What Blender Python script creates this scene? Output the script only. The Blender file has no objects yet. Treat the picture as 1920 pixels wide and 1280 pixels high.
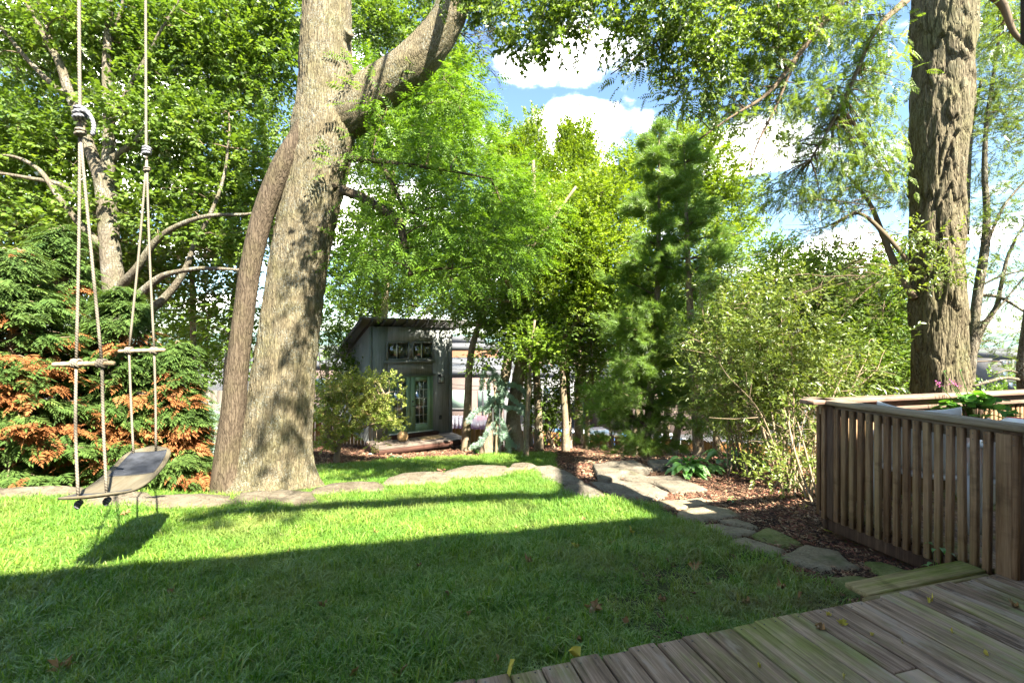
import bpy, bmesh, math, random
import numpy as np
from mathutils import Vector, Matrix

random.seed(5)
rng = np.random.default_rng(11)
C = bpy.context.scene.collection
R_ = math.radians

# ------------------------------------------------------------------ camera
FPX = 870.0            # focal length in pixels of the 1920 px wide photograph
EYE = 1.42             # eye height above the deck (deck top is z = 0)
cam_d = bpy.data.cameras.new('camera')
cam = bpy.data.objects.new('camera', cam_d)
C.objects.link(cam)
cam.location = (0, 0, EYE)
cam.rotation_euler = (R_(90), 0, 0)
cam_d.sensor_width = 36
cam_d.lens = FPX / 1920 * 36
cam_d.clip_start = 0.05
cam_d.clip_end = 6000
sc = bpy.context.scene
sc.camera = cam

# ------------------------------------------------------------------ sun, sky, exposure
SUN_EL = R_(47)
SXY = np.array([0.60, -0.80])                 # horizontal direction towards the sun: behind the camera, to the right
S = np.array([SXY[0]*math.cos(SUN_EL), SXY[1]*math.cos(SUN_EL), math.sin(SUN_EL)])
ld = bpy.data.lights.new('sun', 'SUN')
ld.energy = 2.0
ld.angle = R_(0.53)
ld.color = (1.0, 0.93, 0.80)
sun = bpy.data.objects.new('sun', ld)
C.objects.link(sun)
sun.location = (10, -12, 20)
sun.rotation_euler = Vector(S).to_track_quat('Z', 'Y').to_euler()

w = bpy.data.worlds.new('World')
sc.world = w
w.use_nodes = True
nt = w.node_tree
nt.nodes.clear()
def wn(t, **k):
    n = nt.nodes.new(t)
    for a, b in k.items(): setattr(n, a, b)
    return n
sky = wn('ShaderNodeTexSky', sky_type='NISHITA', sun_disc=False)
sky.sun_elevation = SUN_EL
sky.sun_rotation = math.atan2(SXY[0], SXY[1])
sky.air_density = 1.0
sky.dust_density = 0.3
sky.ozone_density = 1.6
bg = wn('ShaderNodeBackground')
bg.inputs['Strength'].default_value = 0.15
out = wn('ShaderNodeOutputWorld')
tc = wn('ShaderNodeTexCoord')
sep = wn('ShaderNodeSeparateXYZ')
nt.links.new(tc.outputs['Generated'], sep.inputs[0])
def wm(op, a, b=None, c=None, clamp=False):
    n = wn('ShaderNodeMath', operation=op); n.use_clamp = clamp
    for i, v in enumerate((a, b, c)):
        if v is None: continue
        if isinstance(v, (int, float)): n.inputs[i].default_value = v
        else: nt.links.new(v, n.inputs[i])
    return n.outputs[0]
zc = wm('ADD', wm('MAXIMUM', sep.outputs['Z'], 0.0), 0.22)
u = wm('DIVIDE', sep.outputs['X'], zc)
v = wm('DIVIDE', sep.outputs['Y'], zc)
cmb = wn('ShaderNodeCombineXYZ')
nt.links.new(u, cmb.inputs[0]); nt.links.new(v, cmb.inputs[1])
cmb.inputs[2].default_value = 8.2
nz = wn('ShaderNodeTexNoise')
nz.inputs['Scale'].default_value = 2.3
nz.inputs['Detail'].default_value = 9
nz.inputs['Roughness'].default_value = 0.55
nt.links.new(cmb.outputs[0], nz.inputs['Vector'])
# cumulus banks: a soft bank in a direction, broken up by the noise
def bank(dx, dz, rx, rz):
    """a cloud bank round the direction (dx, 1, dz)"""
    ux, vz = wm('DIVIDE', sep.outputs['X'], wm('MAXIMUM', sep.outputs['Y'], 0.05)), wm('DIVIDE', sep.outputs['Z'], wm('MAXIMUM', sep.outputs['Y'], 0.05))
    a = wm('DIVIDE', wm('SUBTRACT', ux, dx), rx); b = wm('DIVIDE', wm('SUBTRACT', vz, dz), rz)
    d = wm('SQRT', wm('ADD', wm('MULTIPLY', a, a), wm('MULTIPLY', b, b)))
    return wm('MULTIPLY', wm('SUBTRACT', 1.0, d, clamp=True), wm('GREATER_THAN', sep.outputs['Y'], 0.05))
banks = bank(0.10, 0.625, 0.26, 0.12)
for args in ((0.13, 0.475, 0.13, 0.07), (0.10, 0.37, 0.14, 0.08), (0.66, 0.18, 0.4, 0.10), (-0.9, 0.35, 0.5, 0.22), (-0.3, 0.27, 0.4, 0.12), (0.5, 0.4, 0.12, 0.07)):
    banks = wm('MAXIMUM', banks, bank(*args))
dens = wm('ADD', nz.outputs[0], wm('MULTIPLY', banks, 0.22))
mr = wn('ShaderNodeMapRange', interpolation_type='SMOOTHSTEP')
mr.inputs['From Min'].default_value = 0.55
mr.inputs['From Max'].default_value = 0.80
nt.links.new(dens, mr.inputs['Value'])
mix = wn('ShaderNodeMix', data_type='RGBA')
nt.links.new(mr.outputs[0], mix.inputs[0])
tint = wn('ShaderNodeMix', data_type='RGBA', blend_type='MULTIPLY'); tint.inputs[0].default_value = 1.0
nt.links.new(sky.outputs[0], tint.inputs[6]); tint.inputs[7].default_value = (.127, .137, .139, 1)
nt.links.new(tint.outputs[2], mix.inputs[6])
mix.inputs[7].default_value = (9.6, 9.1, 8.2, 1)
nt.links.new(mix.outputs[2], bg.inputs[0])
nt.links.new(bg.outputs[0], out.inputs[0])

sc.view_settings.view_transform = 'Standard'
sc.view_settings.look = 'None'
sc.view_settings.gamma = 1
sc.view_settings.use_curve_mapping = False
sc.view_settings.exposure = 4.3
sc.cycles.max_bounces = 10
sc.cycles.diffuse_bounces = 6
sc.cycles.transmission_bounces = 5
sc.cycles.glossy_bounces = 3
sc.cycles.sample_clamp_indirect = 8
sc.cycles.caustics_reflective = False
sc.cycles.caustics_refractive = False

# ------------------------------------------------------------------ helpers
def ray(px, py): return np.array([(px-960)/FPX, 1.0, (640-py)/FPX])
def P(px, py, d):
    r = ray(px, py)*d
    return np.array([r[0], r[1], r[2]+EYE])

def RW(px, d, w_):
    """radius of a round stem seen w_ pixels wide at column px"""
    return w_*d/FPX/2/math.sqrt(1+((px-960)/FPX)**2)

def hash3(i):
    h = (i[..., 0]*374761393 + i[..., 1]*668265263 + i[..., 2]*2147483647) & 0xffffffff
    h = ((h ^ (h >> 13))*1274126177) & 0xffffffff
    h = (h ^ (h >> 16)) & 0xffffffff
    return h/4294967295.0
def vnoise(p):
    p = np.asarray(p, float); i = np.floor(p).astype(np.int64); f = p-i; f = f*f*(3-2*f)
    r = 0
    for a in (0, 1):
        for b in (0, 1):
            for c in (0, 1):
                wgt = (f[..., 0] if a else 1-f[..., 0])*(f[..., 1] if b else 1-f[..., 1])*(f[..., 2] if c else 1-f[..., 2])
                r = r + wgt*hash3(i+np.array([a, b, c]))
    return r
def fbm(p, o=4):
    r = 0; a = .5; p = np.asarray(p, float)
    for k in range(o):
        r = r + a*(vnoise(p+17.3*k)-.5); p = p*2.03; a *= .5
    return r

def sstep(a, b, x):
    t = np.clip((x-a)/(b-a), 0, 1); return t*t*(3-2*t)

# ground height
EX = [-30, -6.0, -4.3, -3.2, -2.74, -2.36, -1.78, -1.16, -.6, 0, .58, 1.1, 3, 30]
EY = [5.7, 5.50, 5.40, 5.42, 5.60, 5.85, 6.15, 6.5, 6.75, 6.9, 6.6, 6.9, 7.2, 7.4]
def z_up(y): return -0.12-0.075*(np.maximum(y, 0.5)-2)
LY = [0, 6, 12, 15, 17, 18.5, 22, 30, 45, 120, 3000]
LZ = [-.1, -.85, -1.78, -2.2, -2.42, -2.75, -5.0, -8.2, -10.0, -11.0, -11.0]
def ground(x, y):
    x = np.asarray(x, float); y = np.asarray(y, float)
    e = np.interp(x, EX, EY)
    wd = np.interp(x, [-30, 0.3, 1.6, 30], [.35, .35, 3.8, 3.8])
    t = sstep(0, 1, (y-e)/wd)
    zl = np.interp(y, LY, LZ)
    z = z_up(y)*(1-t)+zl*t
    hump = .10*fbm(np.stack([x*.6, y*.6, x*0+3], -1), 3)*t*2
    far_l = np.where(x < -9, (np.minimum(y, 60)-8).clip(0)*.10*sstep(-9, -20, x), 0)   # the hill stays higher on the left
    return z+hump+far_l
def gz(x, y): return float(ground(x, y))
def hit(px, py, off=0.0):
    """where the sight line through a photograph pixel meets the ground (plus off)"""
    r = ray(px, py); d = 1.0
    prev = d
    while d < 80:
        q = r*d
        if q[2]+EYE < gz(q[0], q[1])+off: break
        prev = d; d += .1
    a, b = prev, d
    for _ in range(16):
        m = (a+b)/2; q = r*m
        if q[2]+EYE < gz(q[0], q[1])+off: b = m
        else: a = m
    q = r*a
    return np.array([q[0], q[1], q[2]+EYE])

# ---- mesh plumbing
def mesh_from(name, v, f, mat=None, smooth=False, var=None):
    """v (n,3); f (m,3) or (m,4) int array or list of polygons"""
    me = bpy.data.meshes.new(name)
    v = np.ascontiguousarray(v, dtype=np.float32)
    if isinstance(f, np.ndarray):
        m, k = f.shape
        me.vertices.add(len(v)); me.vertices.foreach_set('co', v.ravel())
        me.loops.add(m*k); me.loops.foreach_set('vertex_index', np.ascontiguousarray(f, dtype=np.int32).ravel())
        me.polygons.add(m)
        me.polygons.foreach_set('loop_start', np.arange(0, m*k, k, dtype=np.int32))
        try: me.polygons.foreach_set('loop_total', np.full(m, k, dtype=np.int32))
        except Exception: pass
        me.update(calc_edges=True)
    else:
        me.from_pydata([tuple(map(float, q)) for q in v], [], f); me.update()
    if smooth: me.polygons.foreach_set('use_smooth', np.ones(len(me.polygons), dtype=bool))
    if var is not None:
        a = me.attributes.new('var', 'FLOAT', 'FACE'); a.data.foreach_set('value', np.ascontiguousarray(var, dtype=np.float32))
    if mat is not None:
        for mm in (mat if isinstance(mat, (list, tuple)) else [mat]): me.materials.append(mm)
    return me
def wloc(o):
    l = Vector((0, 0, 0))
    while o is not None: l = l+o.location; o = o.parent
    return l
def obj(name, v, f, mat=None, parent=None, smooth=False, var=None, label=None, kind=None, origin=None):
    """links ONE mesh object; v in world coordinates (parents carry no rotation)"""
    org = np.array(wloc(parent)) if parent is not None else np.zeros(3)
    loc = np.zeros(3)
    if origin is not None: loc = np.array(origin, float)-org
    me = mesh_from(name, np.asarray(v, float)-org-loc, f, mat, smooth, var)
    o = bpy.data.objects.new(name, me); C.objects.link(o)
    o.location = loc
    if parent is not None: o.parent = parent
    if label: o['label'] = label
    if kind: o['kind'] = kind
    return o
def thing(name, label, cat, loc=(0, 0, 0), group=None):
    o = bpy.data.objects.new(name, None); C.objects.link(o)
    o.empty_display_size = .1
    o.location = tuple(float(a) for a in loc); o['label'] = label; o['category'] = cat
    if group: o['group'] = group
    return o
def tag(o, label, cat, group=None):
    o['label'] = label; o['category'] = cat
    if group: o['group'] = group
    return o
def struct(o): o['kind'] = 'structure'; return o

class MB:
    """collects triangles of one mesh"""
    def __init__(s): s.v = []; s.f = []; s.n = 0
    def add(s, v, f):
        v = np.asarray(v, float); f = np.asarray(f, int)
        if f.shape[1] == 4: f = np.concatenate([f[:, [0, 1, 2]], f[:, [0, 2, 3]]])
        s.v.append(v); s.f.append(f+s.n); s.n += len(v); return s
    def box(s, c, size, ax=0.0, M=None, ch=0.0):
        v, f = boxmesh(size, ch)
        if M is None:
            ca, sa = math.cos(ax), math.sin(ax); M = np.array([[ca, -sa, 0], [sa, ca, 0], [0, 0, 1]])
        return s.add(v@np.asarray(M).T+np.asarray(c, float), f)
    def tube(s, pts, rad, sides=6, res=1, cap=True):
        v, f = tubemesh(pts, rad, sides, res, cap); return s.add(v, f)
    def done(s): return np.concatenate(s.v), np.concatenate(s.f)
    def obj(s, name, mat, parent=None, smooth=False, **k):
        v, f = s.done(); return obj(name, v, f, mat, parent, smooth, **k)

_bc = {}
def boxmesh(size, ch=0.0):
    x, y, z = (a/2 for a in size)
    if ch <= 0:
        v = np.array([[a*x, b*y, c*z] for c in (-1, 1) for b in (-1, 1) for a in (-1, 1)])
        f = np.array([[0, 2, 3, 1], [4, 5, 7, 6], [0, 1, 5, 4], [2, 6, 7, 3], [0, 4, 6, 2], [1, 3, 7, 5]])
        return v, f
    # chamfered in plan and top/bottom: three stacked octagon-ish rings
    def ring(xx, yy, c, zz):
        return [[xx-c, -yy, zz], [xx, -yy+c, zz], [xx, yy-c, zz], [xx-c, yy, zz], [-xx+c, yy, zz], [-xx, yy-c, zz], [-xx, -yy+c, zz], [-xx+c, -yy, zz]]
    v = np.array(ring(x-ch, y-ch, ch, -z)+ring(x, y, ch, -z+ch)+ring(x, y, ch, z-ch)+ring(x-ch, y-ch, ch, z))
    f = []
    for k in range(3):
        for i in range(8):
            j = (i+1) % 8; f.append([k*8+i, k*8+j, k*8+8+j, k*8+8+i])
    t = [[24, 25, 26], [24, 26, 27], [24, 27, 28], [24, 28, 29], [24, 29, 30], [24, 30, 31]]
    b = [[a-24, c-24, bb-24] for a, bb, c in t]
    fa = np.array(f); fa = np.concatenate([fa[:, [0, 1, 2]], fa[:, [0, 2, 3]]])
    return v, np.concatenate([fa, np.array(t), np.array(b)])

def catmull(pts, rad, res):
    pts = np.asarray(pts, float); rad = np.asarray(rad, float)
    if len(rad) != len(pts): rad = np.interp(np.linspace(0, 1, len(pts)), np.linspace(0, 1, len(rad)), rad)
    if res <= 1 or len(pts) < 3: return pts, rad
    A = np.column_stack([pts, rad]); n = len(A)
    E = np.vstack([2*A[0]-A[1], A, 2*A[-1]-A[-2]]); o = []
    for i in range(n-1):
        p0, p1, p2, p3 = E[i], E[i+1], E[i+2], E[i+3]
        for k in range(res):
            t = k/res
            o.append(.5*((2*p1)+(-p0+p2)*t+(2*p0-5*p1+4*p2-p3)*t*t+(-p0+3*p1-3*p2+p3)*t**3))
    o.append(A[-1]); o = np.array(o)
    return o[:, :3], np.maximum(o[:, 3], 1e-4)
def frames(p):
    t = np.gradient(p, axis=0); t /= np.linalg.norm(t, axis=1)[:, None]+1e-9
    n = np.zeros_like(p); a = np.array([1., 0, 0]) if abs(t[0][0]) < .8 else np.array([0, 1., 0])
    n[0] = a-t[0]*a.dot(t[0]); n[0] /= np.linalg.norm(n[0])
    for i in range(1, len(p)):
        q = n[i-1]-t[i]*n[i-1].dot(t[i]); n[i] = q/(np.linalg.norm(q)+1e-9)
    return t, n, np.cross(t, n)
def tubemesh(pts, rad, sides=6, res=1, cap=True, disp=None):
    p, r = catmull(pts, rad, res)
    t, n, b = frames(p)
    a = np.arange(sides)*2*np.pi/sides
    ca, sa = np.cos(a), np.sin(a)
    rr = r[:, None]*np.ones(sides)
    if disp is not None: rr = rr+disp(p, r, a)
    v = p[:, None, :]+rr[..., None]*(ca[None, :, None]*n[:, None, :]+sa[None, :, None]*b[:, None, :])
    v = v.reshape(-1, 3); m = len(p)
    i = np.arange(m-1)[:, None]*sides; j = np.arange(sides)[None, :]; j2 = (j+1) % sides
    f = np.stack([i+j, i+j2, i+sides+j2, i+sides+j], -1).reshape(-1, 4)
    f = np.concatenate([f[:, [0, 1, 2]], f[:, [0, 2, 3]]])
    if cap:
        c0 = len(v); v = np.vstack([v, p[0], p[-1]])
        jj = np.arange(sides); k = (jj+1) % sides
        f = np.concatenate([f, np.stack([k, jj, np.full(sides, c0)], -1), np.stack([(m-1)*sides+jj, (m-1)*sides+k, np.full(sides, c0+1)], -1)])
    return v, f

# ------------------------------------------------------------------ materials
def M_(name):
    m = bpy.data.materials.new(name); m.use_nodes = True; n = m.node_tree; n.nodes.clear()
    return m, n
class N:
    """small node-writing helper"""
    def __init__(s, nt): s.t = nt
    def n(s, ty, ins=None, **k):
        o = s.t.nodes.new(ty)
        for a, b in k.items(): setattr(o, a, b)
        for a, b in (ins or {}).items():
            i = o.inputs[a]
            if hasattr(b, 'is_output'): s.t.links.new(b, i)
            else: i.default_value = b
        return o
    def math(s, op, a, b=0.0, clamp=False):
        o = s.n('ShaderNodeMath', {0: a, 1: b}, operation=op); o.use_clamp = clamp; return o.outputs[0]
    def noise(s, vec, scale, detail=4, rough=.55, dim='3D', dist=0.0):
        return s.n('ShaderNodeTexNoise', {'Vector': vec, 'Scale': scale, 'Detail': detail, 'Roughness': rough, 'Distortion': dist}).outputs[0]
    def vor(s, vec, scale, feature='F1', out='Distance', rand=1.0):
        return s.n('ShaderNodeTexVoronoi', {'Vector': vec, 'Scale': scale, 'Randomness': rand}, feature=feature).outputs[out]
    def scale(s, vec, sc_, rot=(0, 0, 0), loc=(0, 0, 0)):
        return s.n('ShaderNodeMapping', {'Vector': vec, 'Scale': sc_, 'Rotation': rot, 'Location': loc}).outputs[0]
    def ramp(s, fac, stops, interp='LINEAR'):
        o = s.n('ShaderNodeValToRGB', {0: fac}); cr = o.color_ramp; cr.interpolation = interp
        while len(cr.elements) > 1: cr.elements.remove(cr.elements[-1])
        cr.elements[0].position = stops[0][0]; cr.elements[0].color = (*stops[0][1], 1)
        for p, c in stops[1:]:
            e = cr.elements.new(p); e.color = (*c, 1)
        return o.outputs[0]
    def rng(s, fac, a, b, c=0.0, d=1.0, smooth=False):
        return s.n('ShaderNodeMapRange', {'Value': fac, 'From Min': a, 'From Max': b, 'To Min': c, 'To Max': d}, **({'interpolation_type': 'SMOOTHSTEP'} if smooth else {})).outputs[0]
    def mix(s, fac, a, b, blend='MIX'):
        o = s.n('ShaderNodeMix', data_type='RGBA', blend_type=blend)
        for i, q in ((0, fac), (6, a), (7, b)):
            if hasattr(q, 'is_output'): s.t.links.new(q, o.inputs[i])
            else: o.inputs[i].default_value = q if i == 0 else (*q, 1)
        return o.outputs[2]
    def bump(s, h, strength=.5, dist=.01):
        return s.n('ShaderNodeBump', {'Height': h, 'Strength': strength, 'Distance': dist}).outputs[0]
    def pri(s, col, rough=.8, normal=None, spec=.3, metal=0.0):
        b = s.n('ShaderNodeBsdfPrincipled')
        for k, q in (('Base Color', col), ('Roughness', rough), ('Specular IOR Level', spec), ('Metallic', metal)):
            if hasattr(q, 'is_output'): s.t.links.new(q, b.inputs[k])
            else: b.inputs[k].default_value = (*q, 1) if k == 'Base Color' else q
        if normal is not None: s.t.links.new(normal, b.inputs['Normal'])
        return b.outputs[0]
    def out(s, sh): s.t.links.new(sh, s.n('ShaderNodeOutputMaterial').inputs[0])
    def pos(s): return s.n('ShaderNodeNewGeometry').outputs['Position']
    def rand(s): return s.n('ShaderNodeObjectInfo').outputs['Random']

def leaf_mat(name, c0, c1, c2=None, trans=.42, gloss=.05, rough=.5, back=1.0):
    """leaf: colour differs leaf by leaf, light comes through"""
    m, t = M_(name); n = N(t)
    a = n.n('ShaderNodeAttribute', attribute_name='var').outputs['Fac']
    stops = [(0.0, c0), (.75, c1)] + ([(1.0, c2)] if c2 else [])
    col = n.ramp(a, stops)
    big = n.noise(n.pos(), 1.1, 2)
    col = n.mix(n.rng(big, .3, .7, 0, .45), col, n.mix(1.0, col, (.62, .80, .55), 'MULTIPLY'))
    d = n.n('ShaderNodeBsdfDiffuse', {'Color': col}).outputs[0]
    tcol = n.mix(1.0, col, (1.45*back, 1.42*back, .60), 'MULTIPLY')
    tr = n.n('ShaderNodeBsdfTranslucent', {'Color': tcol}).outputs[0]
    s1 = n.n('ShaderNodeMixShader', {0: trans, 1: d, 2: tr}).outputs[0]
    g = n.n('ShaderNodeBsdfGlossy', {'Color': (1, 1, 1, 1), 'Roughness': rough}).outputs[0]
    fr = n.n('ShaderNodeFresnel', {'IOR': 1.4}).outputs[0]
    fac = n.math('MULTIPLY', fr, gloss*6)
    n.out(n.n('ShaderNodeMixShader', {0: n.math('MINIMUM', fac, .16), 1: s1, 2: g}).outputs[0])
    return m

def bark_mat(name, base, dark, light, zs=.22, scale=22, lichen=0.0, dist=.02, lich=(.42, .43, .36)):
    m, t = M_(name); n = N(t)
    p = n.pos()
    q = n.scale(p, (1, 1, zs))
    warp = n.noise(q, scale*.35, 3)
    qq = n.n('ShaderNodeVectorMath', {0: q, 1: n.n('ShaderNodeCombineXYZ', {0: n.math('MULTIPLY', warp, .05), 1: n.math('MULTIPLY', warp, .05)}).outputs[0]}, operation='ADD').outputs[0]
    f1 = n.math('ABSOLUTE', n.math('SUBTRACT', n.noise(qq, scale*.55, 2, .5), .5))
    f2 = n.math('ABSOLUTE', n.math('SUBTRACT', n.noise(n.scale(qq, (1, 1, 1), loc=(7, 3, 5)), scale*.9, 2, .5), .5))
    rid = n.math('MULTIPLY', n.rng(f1, 0.0, .085, .15, 1, smooth=True), n.rng(f2, 0.0, .06, .45, 1, smooth=True))
    fine = n.noise(q, scale*4, 5, .65)
    med = n.noise(p, 2.2, 4)
    col = n.mix(rid, dark, base)
    col = n.mix(n.rng(fine, .42, .72), col, light)
    col = n.mix(n.rng(med, .45, .75, 0, .6), col, n.mix(1.0, col, (.80, .95, .62), 'MULTIPLY'))
    if lichen > 0:
        l1 = n.vor(p, 34, 'F1'); l2 = n.noise(p, 3.2, 3)
        spot = n.math('MULTIPLY', n.rng(l1, .34, .20, smooth=True), n.rng(l2, .60-.25*lichen, .66, smooth=True))
        l3 = n.noise(p, 38, 4, .6)
        spot = n.math('MAXIMUM', spot, n.math('MULTIPLY', n.rng(l3, .52, .62), n.rng(l2, .56-.2*lichen, .7, 0, .7)))
        col = n.mix(n.math('MULTIPLY', spot, .85), col, lich)
    h = n.math('ADD', n.math('MULTIPLY', rid, 1.0), n.math('MULTIPLY', fine, .5))
    n.out(n.pri(col, .9, n.bump(h, .9, dist), spec=.15))
    return m

def plain(name, col, rough=.6, spec=.3, metal=0.0, grain=.12, bump=0.0, gs=30):
    m, t = M_(name); n = N(t)
    f = n.noise(n.pos(), gs, 5, .6)
    c = n.mix(n.rng(f, .3, .7), tuple(x*(1-grain) for x in col), tuple(min(1, x*(1+grain)) for x in col))
    n.out(n.pri(c, rough, n.bump(f, .3, bump) if bump else None, spec, metal)); return m

def wood_mat(name, cols, ang=0.0, along='Y', algae=0.0, wear=None, gs=1.0, rough=.85, bump=.004):
    """weathered wood: grain along one direction, each board different"""
    m, t = M_(name); n = N(t)
    p = n.pos(); r = n.rand()
    off = n.n('ShaderNodeCombineXYZ', {0: n.math('MULTIPLY', r, 37.0), 1: n.math('MULTIPLY', r, 61.0), 2: n.math('MULTIPLY', r, 13.0)}).outputs[0]
    rot = n.scale(p, (1, 1, 1), rot=(0, 0, -ang))
    po = n.n('ShaderNodeVectorMath', {0: rot, 1: off}, operation='ADD').outputs[0]
    s = {'Y': (1, .04, 1), 'X': (.04, 1, 1), 'Z': (1, 1, .04)}[along]
    q = n.scale(po, s)
    g1 = n.noise(q, 38*gs, 6, .7, dist=.6)
    g2 = n.noise(q, 150*gs, 3, .6)
    g3 = n.noise(n.scale(po, {'Y': (1, .25, 1), 'X': (.25, 1, 1), 'Z': (1, 1, .25)}[along]), 9*gs, 4, .6)
    tone = n.math('ADD', n.math('MULTIPLY', g1, .62), n.math('ADD', n.math('MULTIPLY', g2, .22), n.math('MULTIPLY', g3, .30)))
    c = n.ramp(n.math('ADD', tone, n.math('MULTIPLY', n.math('SUBTRACT', r, .5), .16)), [(.40, cols[0]), (.54, cols[1]), (.70, cols[2])])
    if wear:
        wv = n.noise(n.scale(po, {'Y': (1, .3, 1), 'X': (.3, 1, 1), 'Z': (1, 1, .3)}[along]), 7, 5, .7)
        c = n.mix(n.rng(wv, .53, .60, 0, .85), c, wear)
    if algae > 0:
        al = n.noise(p, 1.3, 5, .62); al2 = n.noise(q, 24, 4, .7)
        k = n.math('ADD', n.math('MULTIPLY', al, .7), n.math('ADD', n.math('MULTIPLY', al2, .35), n.math('MULTIPLY', n.math('SUBTRACT', r, .5), .12)))
        c = n.mix(n.rng(k, .50, .63, 0, algae), c, n.mix(1.0, c, (.55, .80, .28), 'MULTIPLY'))
        dk = n.noise(n.scale(po, (1, .3, 1)), 5.5, 5, .7)
        c = n.mix(n.rng(dk, .56, .68, 0, .6), c, n.mix(1.0, c, (.42, .38, .33), 'MULTIPLY'))
    n.out(n.pri(c, rough, n.bump(n.math('ADD', g1, n.math('MULTIPLY', g2, .6)), .8, bump), spec=.25))
    return m

DA = R_(16)     # deck frame: boards run along d1, the deck edge along d2
d2 = np.array([math.cos(DA), math.sin(DA)]); d1 = np.array([-math.sin(DA), math.cos(DA)])
def ST(s, t, z=0.0): q = s*d2+t*d1; return np.array([q[0], q[1], z])

M = {}
M['oak_bark'] = bark_mat('oak_bark', (0.128, 0.104, 0.061), (0.040, 0.029, 0.016), (0.180, 0.155, 0.099), zs=.13, scale=42, lichen=1.0, dist=.014, lich=(0.205, 0.221, 0.194))
M['oak_bark2'] = bark_mat('twin_bark', (0.078, 0.059, 0.039), (0.025, 0.017, 0.011), (0.120, 0.094, 0.065), zs=.14, scale=34, lichen=0.0, dist=.015)
M['maple_bark'] = bark_mat('maple_bark', (0.109, 0.090, 0.063), (0.038, 0.030, 0.020), (0.168, 0.147, 0.109), zs=.3, scale=24, lichen=.5, dist=.012)
M['shag_bark'] = bark_mat('shaggy_bark', (0.108, 0.091, 0.053), (0.041, 0.030, 0.017), (0.194, 0.166, 0.105), zs=.16, scale=26, lichen=.12, dist=.02, lich=(0.162, 0.171, 0.117))
M['thin_bark'] = bark_mat('thin_bark', (.20, .15, .10), (.07, .05, .034), (.34, .27, .19), zs=.3, scale=40, lichen=.2, dist=.006)
M['twig'] = plain('twig_bark', (.12, .09, .06), .9, .1, gs=60)
M['pale_twig'] = plain('pale_twig_bark', (0.225, 0.173, 0.112), .9, .1, gs=60)
M['dead_twig'] = plain('dead_twig_bark', (.10, .09, .08), .9, .1, gs=60)
G = leaf_mat
M['l_oak'] = G('oak_leaf', (.065, .110, .016), (.150, .220, .032), (.25, .31, .06), trans=.5)
M['l_maple'] = G('maple_leaf', (.050, .098, .014), (.135, .205, .026), (.25, .33, .05), trans=.48)
M['l_walnut'] = G('walnut_leaf', (.065, .135, .012), (.150, .260, .022), (.25, .36, .04), trans=.5)
M['l_pear'] = G('pear_leaf', (.085, .140, .010), (.21, .290, .020), (.34, .40, .04), trans=.48)
M['l_back'] = G('hackberry_leaf', (.052, .098, .014), (.130, .200, .026), (.22, .31, .05), trans=.48)
M['l_bright'] = G('sapling_leaf', (.085, .150, .014), (.195, .290, .025), (.30, .39, .05), trans=.5)
M['l_locust'] = G('locust_leaf', (.080, .135, .018), (.165, .230, .028), (.26, .33, .05), trans=.48)
M['l_locust_thin'] = G('thin_locust_leaf', (.065, .105, .025), (.130, .175, .038), (.20, .25, .06), trans=.45)
M['l_shrub'] = G('viburnum_leaf', (.090, .135, .022), (.190, .240, .045), (.42, .42, .20), gloss=.14, rough=.36, trans=.45)
M['l_jap'] = G('japanese_maple_leaf', (0.188, 0.275, 0.044), (0.375, 0.388, 0.112), (0.688, 0.450, 0.300), trans=.5)
M['l_pine'] = G('pine_needle', (0.100, 0.180, 0.044), (0.205, 0.312, 0.068), (0.369, 0.444, 0.106), trans=.45, gloss=.02)
M['l_arb'] = G('hemlock_frond', (.038, .078, .020), (.095, .150, .034), (.18, .23, .06), trans=.35, gloss=.03)
M['l_dead'] = G('browned_frond', (0.168, 0.055, 0.019), (0.336, 0.140, 0.053), (0.439, 0.236, 0.114), trans=.35, gloss=.03, back=.8)
M['l_cedar'] = G('blue_cedar_needle', (0.253, 0.374, 0.336), (0.437, 0.550, 0.504), (0.598, 0.682, 0.638), trans=.3, gloss=.05, back=.9)
M['l_hosta'] = G('hosta_leaf', (.06, .19, .015), (.12, .32, .03), (.18, .38, .05), gloss=.04, trans=.5)
M['l_blue'] = G('grey_hosta_leaf', (.10, .19, .15), (.18, .28, .20), (.30, .42, .30))
M['l_ger'] = G('geranium_leaf', (.05, .15, .015), (.11, .27, .03), (.16, .33, .05))
M['petal'] = G('pink_petal', (.45, .10, .35), (.65, .22, .52), (.8, .4, .65), trans=.3, back=.8)
M['l_fall_brown'] = G('dry_leaf', (.20, .10, .045), (.32, .18, .08), (.40, .25, .12), trans=.2)
M['l_fall_yellow'] = G('yellow_leaf', (.40, .32, .04), (.55, .45, .08), (.6, .5, .1), trans=.25)
M['l_fall_green'] = G('dropped_green_leaf', (.08, .18, .04), (.16, .30, .08), (.2, .34, .1), trans=.25)

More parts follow.
